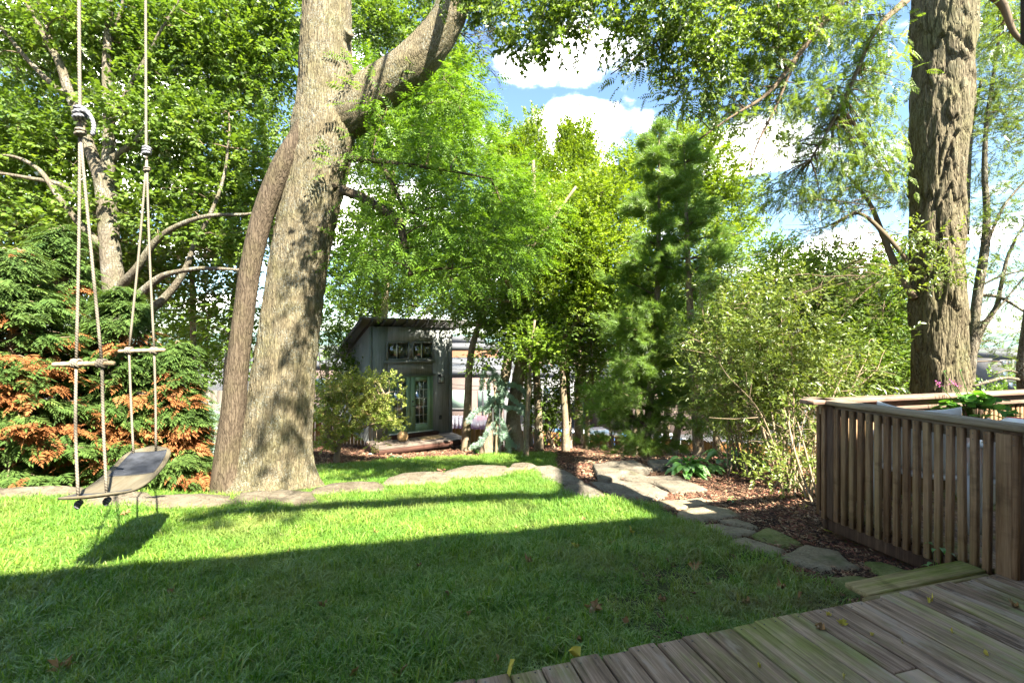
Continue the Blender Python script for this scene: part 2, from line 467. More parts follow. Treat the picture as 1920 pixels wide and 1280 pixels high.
# grass blades
def grass_material():
    m, t = M_('grass_blade'); n = N(t)
    a = n.n('ShaderNodeAttribute', attribute_name='var').outputs['Fac']
    r = n.rand()
    p = n.pos()
    col = n.ramp(n.math('ADD', n.math('MULTIPLY', a, .7), n.math('MULTIPLY', r, .3)), [(0.0, (.065, .145, .012)), (.5, (.128, .240, .024)), (.84, (.23, .32, .060)), (.95, (.34, .34, .14)), (1.0, (.42, .35, .19))])
    big = n.noise(p, 1.7, 4, .6)
    col = n.mix(n.rng(big, .40, .62, 0, .8), col, n.mix(1.0, col, (.62, .86, .70), 'MULTIPLY'))
    big2 = n.noise(p, 5.5, 4, .65)
    col = n.mix(n.rng(big2, .50, .70, 0, .75), col, n.mix(1.0, col, (1.35, 1.12, .9), 'MULTIPLY'))
    big3 = n.noise(p, .8, 3, .6)
    col = n.mix(n.rng(big3, .50, .66, 0, .55), col, (.22, .24, .07))
    thatch = n.noise(p, 9.0, 4, .7)
    col = n.mix(n.rng(thatch, .58, .72, 0, .5), col, (.24, .19, .09))
    # worn, thatchy corner next to the deck and the stones
    dist = n.n('ShaderNodeVectorMath', {0: p, 1: (1.65, 2.95, -.2)}, operation='DISTANCE').outputs['Value']
    k = n.math('MULTIPLY', n.rng(dist, 1.5, .3), n.rng(n.noise(p, 4.5, 4), .42, .6))
    col = n.mix(n.math('MULTIPLY', k, .55), col, (.20, .15, .07))
    d = n.n('ShaderNodeBsdfDiffuse', {'Color': col}).outputs[0]
    tr = n.n('ShaderNodeBsdfTranslucent', {'Color': n.mix(1.0, col, (1.4, 1.4, .6), 'MULTIPLY')}).outputs[0]
    g = n.n('ShaderNodeBsdfGlossy', {'Color': (.9, 1, .8, 1), 'Roughness': .45}).outputs[0]
    s1 = n.n('ShaderNodeMixShader', {0: .4, 1: d, 2: tr}).outputs[0]
    fr = n.n('ShaderNodeFresnel', {'IOR': 1.35}).outputs[0]
    n.out(n.n('ShaderNodeMixShader', {0: n.math('MINIMUM', n.math('MULTIPLY', fr, .35), .10), 1: s1, 2: g}).outputs[0])
    return m
M['grass'] = grass_material()
def soil_mat():
    m, t = M_('bark_mulch_ground'); n = N(t)
    p = n.pos()
    a = n.noise(p, 3, 4); b = n.noise(p, 45, 5, .7); v = n.vor(n.scale(p, (1, 1, .3)), 60, 'F1', 'Color')
    c = n.mix(n.rng(b, .35, .65), (.035, .020, .014), (.13, .070, .045))
    c = n.mix(.35, c, n.mix(1.0, v, (.22, .12, .08), 'MULTIPLY'))
    c = n.mix(n.rng(a, .5, .62, 0, .5), c, (.20, .11, .07))
    sx = n.n('ShaderNodeSeparateXYZ', {0: p}).outputs
    far = n.rng(sx[1], 22, 34, 0, 1)
    town = n.mix(n.rng(n.noise(p, .05, 3), .45, .5), (.10, .098, .10), (.055, .055, .057))
    town = n.mix(n.rng(n.noise(p, .021, 2), .56, .6), town, (.06, .10, .03))
    c = n.mix(far, c, town)
    wild = n.math('MULTIPLY', n.rng(sx[1], 17.5, 19), n.math('SUBTRACT', 1.0, far))
    c = n.mix(n.math('MULTIPLY', wild, .7), c, (.05, .08, .02))
    n.out(n.pri(c, .95, n.bump(b, .8, .02), spec=.1)); return m
M['soil'] = soil_mat()
def turf_mat():
    m, t = M_('turf_soil'); n = N(t); p = n.pos()
    b = n.noise(p, 60, 5, .7)
    c = n.mix(n.rng(b, .35, .7), (.030, .045, .012), (.085, .085, .035))
    n.out(n.pri(c, .95, n.bump(b, .8, .02), spec=.1)); return m
M['turf'] = turf_mat()
def stone_mat(name, cols, moss=.3, sc_=1.0):
    m, t = M_(name); n = N(t); p = n.pos(); r = n.rand()
    off = n.n('ShaderNodeVectorMath', {0: p, 1: n.n('ShaderNodeCombineXYZ', {0: n.math('MULTIPLY', r, 23.), 1: n.math('MULTIPLY', r, 11.)}).outputs[0]}, operation='ADD').outputs[0]
    a = n.noise(off, 4*sc_, 6, .65); b = n.noise(off, 40*sc_, 5, .7); e = n.noise(off, 130, 2)
    c = n.ramp(n.math('ADD', n.math('MULTIPLY', a, .6), n.math('ADD', n.math('MULTIPLY', b, .4), n.math('MULTIPLY', n.math('SUBTRACT', r, .5), .10))), [(.34, cols[0]), (.5, cols[1]), (.68, cols[2])])
    pit = n.rng(n.noise(off, 22, 4, .6), .62, .70)
    c = n.mix(n.math('MULTIPLY', pit, .6), c, tuple(x*.35 for x in cols[0]))
    mo = n.noise(p, 1.6, 5, .65)
    c = n.mix(n.rng(mo, .66-.25*moss, .80-.25*moss, 0, .75), c, (.085, .115, .028))
    st = n.rng(n.noise(n.scale(off, (1, 1, 6)), 9, 5, .7, dist=.8), .56, .66)
    c = n.mix(n.math('MULTIPLY', st, .45), c, tuple(x*.5 for x in cols[0]))
    li = n.math('MULTIPLY', n.rng(n.noise(p, 55, 3), .56, .62), n.rng(n.noise(p, 4, 3), .45, .6))
    c = n.mix(n.math('MULTIPLY', li, .35), c, tuple(min(.6, x*1.35) for x in cols[2]))
    n.out(n.pri(c, .92, n.bump(n.math('ADD', n.math('MULTIPLY', b, .8), n.math('ADD', n.math('MULTIPLY', a, 1.4), n.math('MULTIPLY', e, .25))), 1.0, .035), spec=.15)); return m
M['edging'] = stone_mat('limestone_edging', [(0.083, 0.065, 0.042), (0.149, 0.125, 0.087), (0.211, 0.181, 0.132)], 0.12)
M['slab'] = stone_mat('grey_slab', [(0.079, 0.068, 0.050), (0.166, 0.144, 0.108), (0.252, 0.223, 0.176)], .3)
M['flag'] = stone_mat('flagstone', [(0.160, 0.132, 0.084), (0.264, 0.220, 0.144), (0.360, 0.304, 0.208)], .4)
M['flag_moss'] = stone_mat('mossy_flagstone', [(0.128, 0.136, 0.044), (0.200, 0.212, 0.072), (0.288, 0.256, 0.136)], .8)
M['pebble'] = stone_mat('pebble', [(.3, .28, .25), (.45, .42, .38), (.6, .57, .52)], 0)
M['deck'] = wood_mat('weathered_deck_board', [(0.061, 0.037, 0.022), (0.206, 0.137, 0.091), (0.388, 0.281, 0.200)], DA, 'Y', algae=.9, wear=(0.299, 0.230, 0.177))
M['step'] = wood_mat('weathered_step_board', [(0.060, 0.040, 0.018), (0.170, 0.132, 0.058), (0.323, 0.256, 0.124)], DA, 'X', algae=.95)
M['rail'] = wood_mat('stained_baluster', [(0.088, 0.046, 0.022), (0.181, 0.108, 0.058), (0.286, 0.189, 0.112)], DA, 'Z', algae=.25)
M['cap'] = wood_mat('weathered_rail_cap', [(0.109, 0.076, 0.051), (0.197, 0.156, 0.109), (0.293, 0.242, 0.178)], DA, 'Y', algae=.2)
M['capx'] = wood_mat('weathered_far_rail_cap', [(0.112, 0.068, 0.045), (0.203, 0.135, 0.098), (0.300, 0.225, 0.173)], DA, 'X', algae=.05)
M['post'] = wood_mat('dark_post', [(.035, .020, .014), (.070, .042, .028), (.13, .085, .055)], DA, 'Z')
M['fence_new'] = wood_mat('cedar_fence_plank', [(0.221, 0.102, 0.030), (0.383, 0.196, 0.064), (0.493, 0.289, 0.119)], 0, 'Z')
M['fence_old'] = wood_mat('grey_fence_plank', [(0.072, 0.056, 0.043), (0.122, 0.101, 0.079), (0.169, 0.148, 0.122)], 0, 'Z')
M['shed'] = wood_mat('charcoal_siding', [(0.141, 0.152, 0.144), (0.199, 0.210, 0.197), (0.281, 0.292, 0.275)], 0, 'Z', gs=.8, bump=.002)
M['shed_trim'] = plain('charcoal_trim', (0.169, 0.182, 0.169), .6, grain=.15)
M['rafter'] = plain('dark_rafter_paint', (.075, .075, .072), .7)
M['shingle'] = plain('grey_shingle', (.19, .19, .18), .9, gs=60, grain=.4, bump=.01)
M['door'] = plain('sage_door_paint', (.20, .30, .18), .5, grain=.08)
M['muntin'] = plain('muntin_paint', (.55, .58, .50), .5)
M['redwood'] = wood_mat('redbrown_deck_wood', [(0.024, 0.011, 0.008), (0.057, 0.025, 0.017), (0.096, 0.048, 0.033)], R_(33), 'X')
M['shed_deck'] = wood_mat('dark_shed_deck_board', [(.06, .045, .036), (.12, .095, .075), (.22, .17, .135)], R_(33), 'X')
def glass_mat():
    m, t = M_('window_glass'); n = N(t)
    g = n.n('ShaderNodeBsdfGlossy', {'Color': (1, 1, 1, 1), 'Roughness': .02}).outputs[0]
    tr = n.n('ShaderNodeBsdfTransparent', {'Color': (.85, .9, .85, 1)}).outputs[0]
    fr = n.math('MAXIMUM', n.n('ShaderNodeFresnel', {'IOR': 1.45}).outputs[0], .16)
    n.out(n.n('ShaderNodeMixShader', {0: fr, 1: tr, 2: g}).outputs[0]); return m
M['glass'] = glass_mat()
M['interior'] = plain('warm_plaster', (0.900, 0.721, 0.414), .8)
M['curtain'] = plain('white_curtain', (0.468, 0.468, 0.432), .9)
M['black'] = plain('black_metal', (.02, .02, .022), .45, .4)
M['white_plastic'] = plain('white_plastic', (0.540, 0.540, 0.517), .4, .4, grain=.04)
M['wicker'] = plain('wicker', (.42, .28, .14), .8, gs=80, grain=.3, bump=.01)
M['rope'] = None
def rope_mat(name, a, b):
    m, t = M_(name); n = N(t); p = n.pos()
    s = n.n('ShaderNodeSeparateXYZ', {0: p}).outputs
    k = n.math('ADD', n.math('MULTIPLY', s[2], 2.0), n.math('MULTIPLY', n.math('ADD', s[0], s[1]), 1.2))
    wv = n.math('SINE', n.math('MULTIPLY', k, 170.0))
    f = n.noise(p, 220, 3)
    c = n.mix(n.rng(wv, -1, 1), a, b); c = n.mix(n.rng(f, .4, .7, 0, .4), c, a)
    n.out(n.pri(c, .85, n.bump(n.math('ADD', wv, f), .4, .002), spec=.15)); return m
M['rope'] = rope_mat('braided_rope', (.125, .108, .082), (.205, .180, .140))
M['rope_grey'] = rope_mat('grey_rope_knot', (0.070, 0.077, 0.091), (0.294, 0.294, 0.308))
M['handle'] = wood_mat('turned_swing_handle', [(0.150, 0.095, 0.040), (0.244, 0.177, 0.098), (0.307, 0.244, 0.158)], 0, 'X')
M['board'] = wood_mat('worn_plywood', [(0.050, 0.039, 0.022), (0.082, 0.068, 0.041), (0.111, 0.096, 0.065)], R_(20), 'Y')
M['grip'] = plain('black_grip_tape', (.030, .033, .040), .75, .3, grain=.5, gs=14)
M['brick'] = plain('orange_brick', (0.125, 0.062, 0.033), .9, gs=3)
M['brick2'] = plain('tan_brick', (0.125, 0.092, 0.068), .9, gs=3)
M['concrete'] = plain('pale_concrete', (0.130, 0.128, 0.125), .9, gs=2)
M['white_wall'] = plain('white_wall_paint', (0.165, 0.165, 0.165), .8, gs=2)
M['tan_wall'] = plain('tan_stucco', (0.125, 0.100, 0.075), .9, gs=2)
M['pink_wall'] = plain('pink_stucco', (0.120, 0.087, 0.075), .9, gs=2)
M['grey_roof'] = plain('grey_roof', (0.087, 0.090, 0.095), .9, gs=1)
M['dark_window'] = plain('far_window', (.05, .07, .09), .15, .6)
M['green_window'] = plain('green_window_band', (.18, .25, .20), .2, .6)
M['red_roof'] = plain('red_metal_roof', (0.210, 0.037, 0.043), .35, .5, gs=4)
M['hill'] = plain('far_hill_woods', (.10, .15, .14), .95, .0, gs=.02, grain=.3)
M['car_blue'] = plain('blue_car_paint', (.04, .13, .38), .3, .5)
M['car_white'] = plain('white_car_paint', (.75, .75, .76), .3, .5)
M['car_dark'] = plain('dark_car_paint', (.05, .05, .06), .3, .5)
M['tyre'] = plain('tyre_rubber', (.02, .02, .02), .8)
M['orange'] = plain('orange_cushion', (.80, .16, .02), .8)
M['screw'] = plain('weathered_screw_head', (.10, .09, .08), .5, .4, .6)
M['siding'] = plain('house_siding', (.55, .52, .46), .8)
M['eave'] = plain('dark_eave_paint', (.028, .022, .020), .6)

# ------------------------------------------------------------------ the ground
gx = np.unique(np.concatenate([np.linspace(-2500, -100, 12), np.linspace(-100, -20, 17), np.arange(-20, 20.01, .3), np.linspace(20, 100, 17), np.linspace(100, 2500, 12)]))
gy = np.unique(np.concatenate([np.linspace(-300, -10, 8), np.arange(-10, 0, 1.), np.arange(0, 4.9, .35), np.arange(4.9, 8, .08), np.arange(8, 26, .3), np.linspace(26, 120, 24), np.linspace(120, 3200, 14)]))
X, Y = np.meshgrid(gx, gy, indexing='ij')
Z = ground(X, Y)
Z = Z + .02*fbm(np.stack([X*3, Y*3, X*0], -1), 3)*(Y < 25)
nv = np.stack([X, Y, Z], -1).reshape(-1, 3); ny = len(gy)
i = np.arange(len(gx)-1)[:, None]*ny+np.arange(ny-1)[None, :]
gf = np.stack([i, i+ny, i+ny+1, i+1], -1).reshape(-1, 4)
struct(obj('ground', nv, gf, M['soil'], smooth=True))

def edge_right(y):      # right edge of the upper lawn, along the flagstones
    pts = [hit(a, b) for a, b in ((1600, 1140), (1540, 1095), (1450, 1048), (1350, 1008), (1270, 978), (1225, 950), (1140, 940), (1060, 930), (1040, 905), (1000, 888))]
    ys = [p[1] for p in pts]; xs = [p[0] for p in pts]
    return np.interp(y, ys, xs)
_er_pts = [hit(a, b) for a, b in ((1600, 1140), (1540, 1095), (1450, 1048), (1350, 1008), (1270, 978), (1225, 952), (1140, 942), (1075, 932), (1045, 908), (1000, 888))]
_ery = np.array([p[1] for p in _er_pts]); _erx = np.array([p[0] for p in _er_pts])
def in_upper(x, y):
    e = np.interp(x, EX, EY)
    t = x*d1[0]+y*d1[1]
    return (t > 1.90) & (y < e+.02) & (x < np.interp(y, _ery, _erx))
low_edge = [hit(a, b) for a, b in ((590, 878), (700, 868), (800, 862), (900, 856), (1000, 851), (1060, 854), (1110, 860))]
_lx = np.array([p[0]/p[1] for p in low_edge]); _ly = np.array([p[1] for p in low_edge])
def in_lower(x, y):
    e = np.interp(x, EX, EY)
    far = np.interp(x/np.maximum(y, 1), _lx, _ly)
    rightb = x < .62+.085*(y-6.6)
    return (y > e+.25) & (y < far) & rightb & ((x/np.maximum(y, 1) > -.46) | (y < 8.6))

def grid_sheet(name, fn, x0, x1, y0, y1, st, off):
    xs = np.arange(x0, x1, st); ys = np.arange(y0, y1, st)
    X, Y = np.meshgrid(xs, ys, indexing='ij'); Z = ground(X, Y)+off
    ny = len(ys); idx = np.arange(len(xs)-1)[:, None]*ny+np.arange(ny-1)[None, :]
    cx = (X[:-1, :-1]+st/2); cy = (Y[:-1, :-1]+st/2)
    k = fn(cx, cy)
    f = np.stack([idx, idx+ny, idx+ny+1, idx+1], -1)[k]
    u, inv = np.unique(f, return_inverse=True)
    return struct(obj(name, np.stack([X, Y, Z], -1).reshape(-1, 3)[u], inv.reshape(f.shape), M['turf'], smooth=True))
grid_sheet('lawn', in_upper, -12, 3.2, .6, 7.2, .1, .012)
grid_sheet('lower_lawn', in_lower, -9, 3.2, 5.5, 16, .12, .030)

# scatter of instanced clumps (grass, chips): one object each, points carry turn, size and kind
def scatter_gn(name, pts, rot, scl, idx, protos, label, cat):
    me = bpy.data.meshes.new(name); me.vertices.add(len(pts)); me.vertices.foreach_set('co', np.ascontiguousarray(pts, np.float32).ravel())
    for nm, ty, arr, key in (('rot', 'FLOAT_VECTOR', rot, 'vector'), ('scl', 'FLOAT', scl, 'value'), ('idx', 'INT', idx, 'value')):
        a = me.attributes.new(nm, ty, 'POINT'); a.data.foreach_set(key, np.ascontiguousarray(arr, np.int32 if ty == 'INT' else np.float32).ravel())
    o = bpy.data.objects.new(name, me); C.objects.link(o)
    g = bpy.data.node_groups.new(name+'_scatter', 'GeometryNodeTree')
    g.interface.new_socket('Geometry', in_out='INPUT', socket_type='NodeSocketGeometry')
    g.interface.new_socket('Geometry', in_out='OUTPUT', socket_type='NodeSocketGeometry')
    gi = g.nodes.new('NodeGroupInput'); go = g.nodes.new('NodeGroupOutput')
    iop = g.nodes.new('GeometryNodeInstanceOnPoints'); j = g.nodes.new('GeometryNodeJoinGeometry')
    for p in protos:
        oi = g.nodes.new('GeometryNodeObjectInfo'); oi.inputs['Object'].default_value = p; oi.inputs['As Instance'].default_value = True
        g.links.new(oi.outputs['Geometry'], j.inputs[0])
    def na(nm, ty):
        q = g.nodes.new('GeometryNodeInputNamedAttribute'); q.data_type = ty; q.inputs['Name'].default_value = nm
        return q.outputs['Attribute']
    e2r = g.nodes.new('FunctionNodeEulerToRotation')
    g.links.new(na('rot', 'FLOAT_VECTOR'), e2r.inputs[0])
    g.links.new(gi.outputs[0], iop.inputs['Points']); g.links.new(j.outputs[0], iop.inputs['Instance'])
    iop.inputs['Pick Instance'].default_value = True
    g.links.new(na('idx', 'INT'), iop.inputs['Instance Index'])
    g.links.new(e2r.outputs[0], iop.inputs['Rotation'])
    g.links.new(na('scl', 'FLOAT'), iop.inputs['Scale'])
    g.links.new(iop.outputs[0], go.inputs[0])
    md = o.modifiers.new('scatter', 'NODES'); md.node_group = g
    o['kind'] = 'stuff'; o['label'] = label; o['category'] = cat
    return o
def grass_clump(n, rad, h, wd, lean, seed):
    r = np.random.default_rng(seed); V = []; Fc = []; var = []
    for k in range(n):
        a = r.uniform(0, 6.28); q = rad*math.sqrt(r.uniform()); b = np.array([q*math.cos(a), q*math.sin(a), -.01])
        la = r.uniform(0, 6.28); ln = lean*r.uniform(.2, 1.4); hh = h*r.uniform(.45, 1.15)
        di = np.array([math.cos(la), math.sin(la), 0]); sd = np.array([-di[1], di[0], 0]); ww = wd*r.uniform(.7, 1.3)
        base = len(V)
        for t, wt in ((0, 1), (.4, .95), (.75, .65)):
            c = b+np.array([0, 0, hh*(t-.30*ln*t*t)])+di*hh*ln*t*t
            V += [c-sd*ww*wt/2, c+sd*ww*wt/2]
        V.append(b+np.array([0, 0, hh*(1-.42*ln)])+di*hh*ln)
        Fc += [[base, base+1, base+3], [base, base+3, base+2], [base+2, base+3, base+5], [base+2, base+5, base+4], [base+4, base+5, base+6]]
        var += [r.uniform()]*5
    me = mesh_from('grass_clump', np.array(V), np.array(Fc), M['grass'], False, var)
    return bpy.data.objects.new('grass_clump', me)
clumps = [grass_clump(32, .06, .058+.014*(k % 3), .0036+.0007*(k % 3), .8+.3*(k % 2), 40+k) for k in range(6)]
def spread(fn, x0, x1, y0, y1, dens, keep=None):
    n = int((x1-x0)*(y1-y0)*dens); x = rng.uniform(x0, x1, n); y = rng.uniform(y0, y1, n)
    k = fn(x, y) & (np.abs(x) < 1.18*y+.6)
    
    x, y = x[k], y[k]
    if keep is not None: k = keep(x, y); x, y = x[k], y[k]
    return x, y
def worn(x, y):
    d = np.hypot((x-1.6)*.8, y-2.9)
    nzv = vnoise(np.stack([x*4, y*4, x*0], -1))
    de = np.abs(x*d1[0]+y*d1[1]-1.92)
    return rng.uniform(size=len(x)) > np.maximum(np.clip(1.5-d, 0, 1)*np.clip(nzv*2.4-.45, 0, 1)*.95, np.clip(.55-de, 0, 1)*np.clip(nzv*2.4-.7, 0, 1))
OAKB = np.array([-3.02, 5.95])
def no_tree(x, y): return np.hypot(x-OAKB[0], y-OAKB[1]) > .75
# ------------------------------------------------------------------ stones
STONES = []
def stone(name, outline, top, thick, mat, parent, rough=.012, seed=0, tilt=(0, 0)):
    STONES.append(outline)
    """a slab: outline in world xy, worn edge, uneven top"""
    r = np.random.default_rng(seed)
    o = np.array(outline, float)[:, :2]; c = o.mean(0)
    pts = []
    for k in range(len(o)):
        a, b = o[k], o[(k+1) % len(o)]
        m = 2 if np.linalg.norm(b-a) > .22 else 1
        for q in range(m+1 if m > 1 else 1):
            t = q/(m+1) if m > 1 else 0
            p = a*(1-t)+b*t
            pts.append(p+(r.normal(0, .010, 2) if q else r.normal(0, .004, 2)))
    p = np.array(pts); n = len(p)
    zt = top if callable(top) else (lambda x, y: top+x*0)
    def ring(s, dz, rg):
        q = c+(p-c)*s
        return np.column_stack([q, zt(q[:, 0], q[:, 1])+dz+r.normal(0, rg, n)])
    sz = np.linalg.norm(p-c, axis=1).mean()
    e = min(.025/sz, .12)
    rings = [ring(1-e*.3, -thick, 0), ring(1.0, -.022, .003), ring(1-e, 0, .003), ring(.55, .004, rough)]
    v = np.vstack(rings+[np.array([[c[0], c[1], float(zt(c[0], c[1]))+r.normal(0, rough)]])])
    f = []
    for k in range(3):
        for i in range(n):
            j = (i+1) % n; f += [[k*n+i, k*n+j, (k+1)*n+j], [k*n+i, (k+1)*n+j, (k+1)*n+i]]
    for i in range(n): f.append([3*n+i, 3*n+(i+1) % n, 4*n])
    f = np.array(f)
    # keep the winding upward whatever way the outline turns
    area = np.sum(p[:, 0]*np.roll(p[:, 1], -1)-np.roll(p[:, 0], -1)*p[:, 1])
    if area < 0: f = f[:, ::-1]
    return obj(name, v, f, mat, parent)
def up_top(off): return lambda x, y: z_up(y)+off
def uhit(px, py, off):
    r = ray(px, py); d = (EYE+.12-.15-off)/(-r[2]-.075) if False else None
    # EYE + rz d = -.12-.075(d-2)+off
    d = (EYE+.12-.15-off)/(-r[2]-.075)
    return r[:2]*d
edg = thing('stone_edging', 'low border of pale limestone boulders between upper and lower lawn', 'stone edging', (-1.5, 6.2, -.5))
for k, (x0, x1, yt, yb) in enumerate(((-330, -150, 908, 930), (-160, 10, 910, 934), (-5, 165, 911, 933), (152, 285, 920, 947), (262, 438, 926, 950), (438, 592, 919, 945), (585, 722, 903, 922), (722, 842, 884, 906), (830, 955, 872, 893), (945, 1003, 867, 881))):
    sl = (-4 if x0 > 560 else 3)*0+(-(yb-yt)*.35 if 560 < x0 < 900 else 0)
    x0 -= 7; x1 += 7
    o = [(x0, yb-6+(6 if x0 > 560 else 0)), (x0+12, yt+5+(6 if x0 > 560 else 0)), ((x0*2+x1)/3, yt+1), ((x0+2*x1)/3, yt+(-1)), (x1-12, yt+3+(-2 if x0 > 560 else 0)), (x1, yb-7), (x1-18, yb-2), ((x0+x1)/2, yb), (x0+22, yb+(3 if x0 > 560 else 0))]
    stone('boulder', [uhit(a, b, .05) for a, b in o], up_top(.055), .40, M['edging'], edg, .016, seed=k)
land = thing('stone_landing', 'stepped landing of big grey slabs at the head of the path', 'stone steps', (1.6, 6.8, -.5))
SL = [([(993, 874), (1031, 870), (1072, 886), (1097, 903), (1059, 905), (1017, 895)], .045, .30, 'slab'),
      ([(1048, 912), (1100, 903), (1140, 928), (1102, 942), (1072, 933)], .02, .12, 'slab'),
      ([(1103, 902), (1155, 898), (1217, 905), (1256, 922), (1244, 933), (1203, 937), (1143, 925)], .03, .14, 'slab'),
      ([(1111, 869), (1141, 864), (1189, 861), (1224, 876), (1207, 881), (1172, 884), (1141, 897), (1121, 892)], .10, .40, 'slab'),
      ([(1143, 889), (1176, 883), (1210, 891), (1272, 891), (1327, 915), (1262, 921), (1224, 904), (1182, 900)], .05, .16, 'slab'),
      ([(1213, 862), (1279, 859), (1288, 868), (1244, 875), (1226, 874)], .09, .3, 'slab')]
for k, (o, off, th, mt) in enumerate(SL): stone('slab', [uhit(a, b, off) for a, b in o], up_top(off), th, M[mt], land, .012, seed=20+k)
path = thing('flagstone_path', 'irregular sandy flagstone path from the deck step to the landing', 'path', (2.0, 4.0, -.25))
FL = [([(1228, 939), (1312, 935), (1340, 940), (1324, 947), (1271, 955), (1241, 949)], 'flag'),
      ([(1269, 960), (1331, 948), (1361, 952), (1391, 967), (1342, 974), (1290, 979), (1271, 973)], 'flag'),
      ([(1344, 977), (1380, 973), (1421, 988), (1414, 993), (1376, 985)], 'flag'),
      ([(1309, 984), (1342, 982), (1421, 998), (1388, 1007), (1354, 1009)], 'flag'),
      ([(1408, 1004), (1440, 989), (1507, 1020), (1470, 1027), (1425, 1014)], 'flag_moss'),
      ([(1361, 1012), (1395, 1008), (1477, 1035), (1447, 1042), (1410, 1031)], 'flag'),
      ([(1462, 1043), (1511, 1021), (1575, 1035), (1616, 1065), (1545, 1073), (1485, 1053)], 'flag'),
      ([(1618, 1054), (1650, 1057), (1725, 1076), (1710, 1084), (1661, 1089), (1635, 1070)], 'flag_moss'),
      ([(1549, 1082), (1612, 1081), (1650, 1091), (1614, 1100), (1618, 1126), (1582, 1111)], 'flag_moss')]
for k, (o, mt) in enumerate(FL): stone('flagstone', [uhit(a, b, .02) for a, b in o], up_top(.034), .08, M[mt], path, .003, seed=50+k)

OUTL = []
for o in STONES: OUTL.append(np.array(o)[:, :2])
def off_stone(x, y):
    k = np.ones(len(x), bool)
    for o in OUTL:
        c = o.mean(0); q = c+(o-c)*.96
        near = np.where(np.hypot(x-c[0], y-c[1]) < np.linalg.norm(q-c, axis=1).max())[0]
        if not len(near): continue
        px_, py_ = x[near], y[near]; ins = np.zeros(len(near), bool)
        for i in range(len(q)):
            x0, y0 = q[i]; x1, y1 = q[i-1]
            cr_ = ((y0 > py_) != (y1 > py_)) & (px_ < (x1-x0)*(py_-y0)/((y1-y0) if abs(y1-y0) > 1e-9 else 1e-9)+x0)
            ins ^= cr_
        k[near[ins]] = False
    return k
xa, ya = spread(in_upper, -12, 3, .9, 3.2, 1250, worn)
xb, yb = spread(in_upper, -12, 3, 3.2, 5.0, 800, worn)
xc, yc = spread(in_upper, -12, 3, 5.0, 7.2, 600, no_tree)
xl, yl = spread(in_lower, -9, 3.2, 5.5, 16, 230, no_tree)
(xa, ya), (xb, yb), (xc, yc), (xl, yl) = [(q[0][off_stone(*q)], q[1][off_stone(*q)]) for q in ((xa, ya), (xb, yb), (xc, yc), (xl, yl))]
x = np.concatenate([xa, xb, xc, xl]); y = np.concatenate([ya, yb, yc, yl]); nn = len(x)
scl = np.concatenate([np.full(len(xa), .95), np.full(len(xb), .95), np.full(len(xc), .95), np.full(len(xl), 1.5)])*rng.uniform(.7, 1.3, nn)
scl *= .62+.55*vnoise(np.stack([x*2.2, y*2.2, x*0+5], -1))+.40*vnoise(np.stack([x*7, y*7, x*0+9], -1))
rot = np.stack([rng.normal(0, .12, nn), rng.normal(0, .12, nn), rng.uniform(0, 6.28, nn)], -1)
up = slice(0, nn-len(xl)); lo = slice(nn-len(xl), nn)
pts = np.stack([x, y, ground(x, y)+.01], -1); idx = rng.integers(0, 6, nn)
scatter_gn('grass', pts[up], rot[up], scl[up], idx[up], clumps, 'green turf of the upper lawn between the deck and the stone edging', 'grass')
scatter_gn('lower_grass', pts[lo], rot[lo], scl[lo], idx[lo], clumps, 'sunlit turf of the lower lawn below the stone edging', 'grass')

# mulch: loose chips on the beds
def chip_obj(col, seed, leafy=False):
    r = np.random.default_rng(seed); mb = MB()
    for k in range(9):
        a = r.uniform(0, 6.28); L = r.uniform(.014, .045); W = r.uniform(.003, .009)
        ca, sa = math.cos(a), math.sin(a); tl = r.normal(0, .35)
        Mx = np.array([[ca, -sa, 0], [sa, ca, 0], [0, 0, 1]])@np.array([[1, 0, 0], [0, math.cos(tl), -math.sin(tl)], [0, math.sin(tl), math.cos(tl)]])@np.array([[math.cos(tl*.6), 0, math.sin(tl*.6)], [0, 1, 0], [-math.sin(tl*.6), 0, math.cos(tl*.6)]])
        mb.box((r.uniform(-.06, .06), r.uniform(-.06, .06), r.uniform(.002, .012)), (L, W, .003), M=Mx)
    v, f = mb.done()
    return bpy.data.objects.new('mulch_chip', mesh_from('mulch_chip', v, f, col))
M['chip_a'] = plain('dark_mulch_chip', (.045, .026, .018), .9, gs=90, grain=.5)
M['chip_b'] = plain('brown_mulch_chip', (.15, .085, .050), .9, gs=90, grain=.4)
M['chip_c'] = plain('tan_mulch_chip', (.33, .22, .13), .9, gs=90, grain=.3)
M['chip_d'] = plain('red_mulch_chip', (.22, .095, .060), .9, gs=90, grain=.3)
chips = [chip_obj(M[c], 70+k) for k, c in enumerate(('chip_a', 'chip_a', 'chip_b', 'chip_b', 'chip_c', 'chip_d'))]
def in_bed(x, y):
    t = x*d1[0]+y*d1[1]; s = x*d2[0]+y*d2[1]
    deckp = (t < 1.9) | ((s > 3.66) & (t < 3.15))
    return ~in_upper(x, y) & ~in_lower(x, y) & ~deckp & (y < 18)
x1_, y1_ = spread(in_bed, .6, 8, 2.2, 8, 650)
x2_, y2_ = spread(in_bed, -9, 9, 6, 17.6, 110)
k_ = off_stone(x1_, y1_); x1_, y1_ = x1_[k_], y1_[k_]; k_ = off_stone(x2_, y2_); x2_, y2_ = x2_[k_], y2_[k_]
x = np.concatenate([x1_, x2_]); y = np.concatenate([y1_, y2_]); nn = len(x)
x3_, y3_ = spread(in_upper, -6, 3, 1.5, 6.5, 60)
pk = np.clip(1.5-np.hypot((x3_-1.6)*.8, y3_-2.9), .03, 1)
k_ = rng.uniform(size=len(x3_)) < pk; x3_, y3_ = x3_[k_], y3_[k_]; n3 = len(x3_)
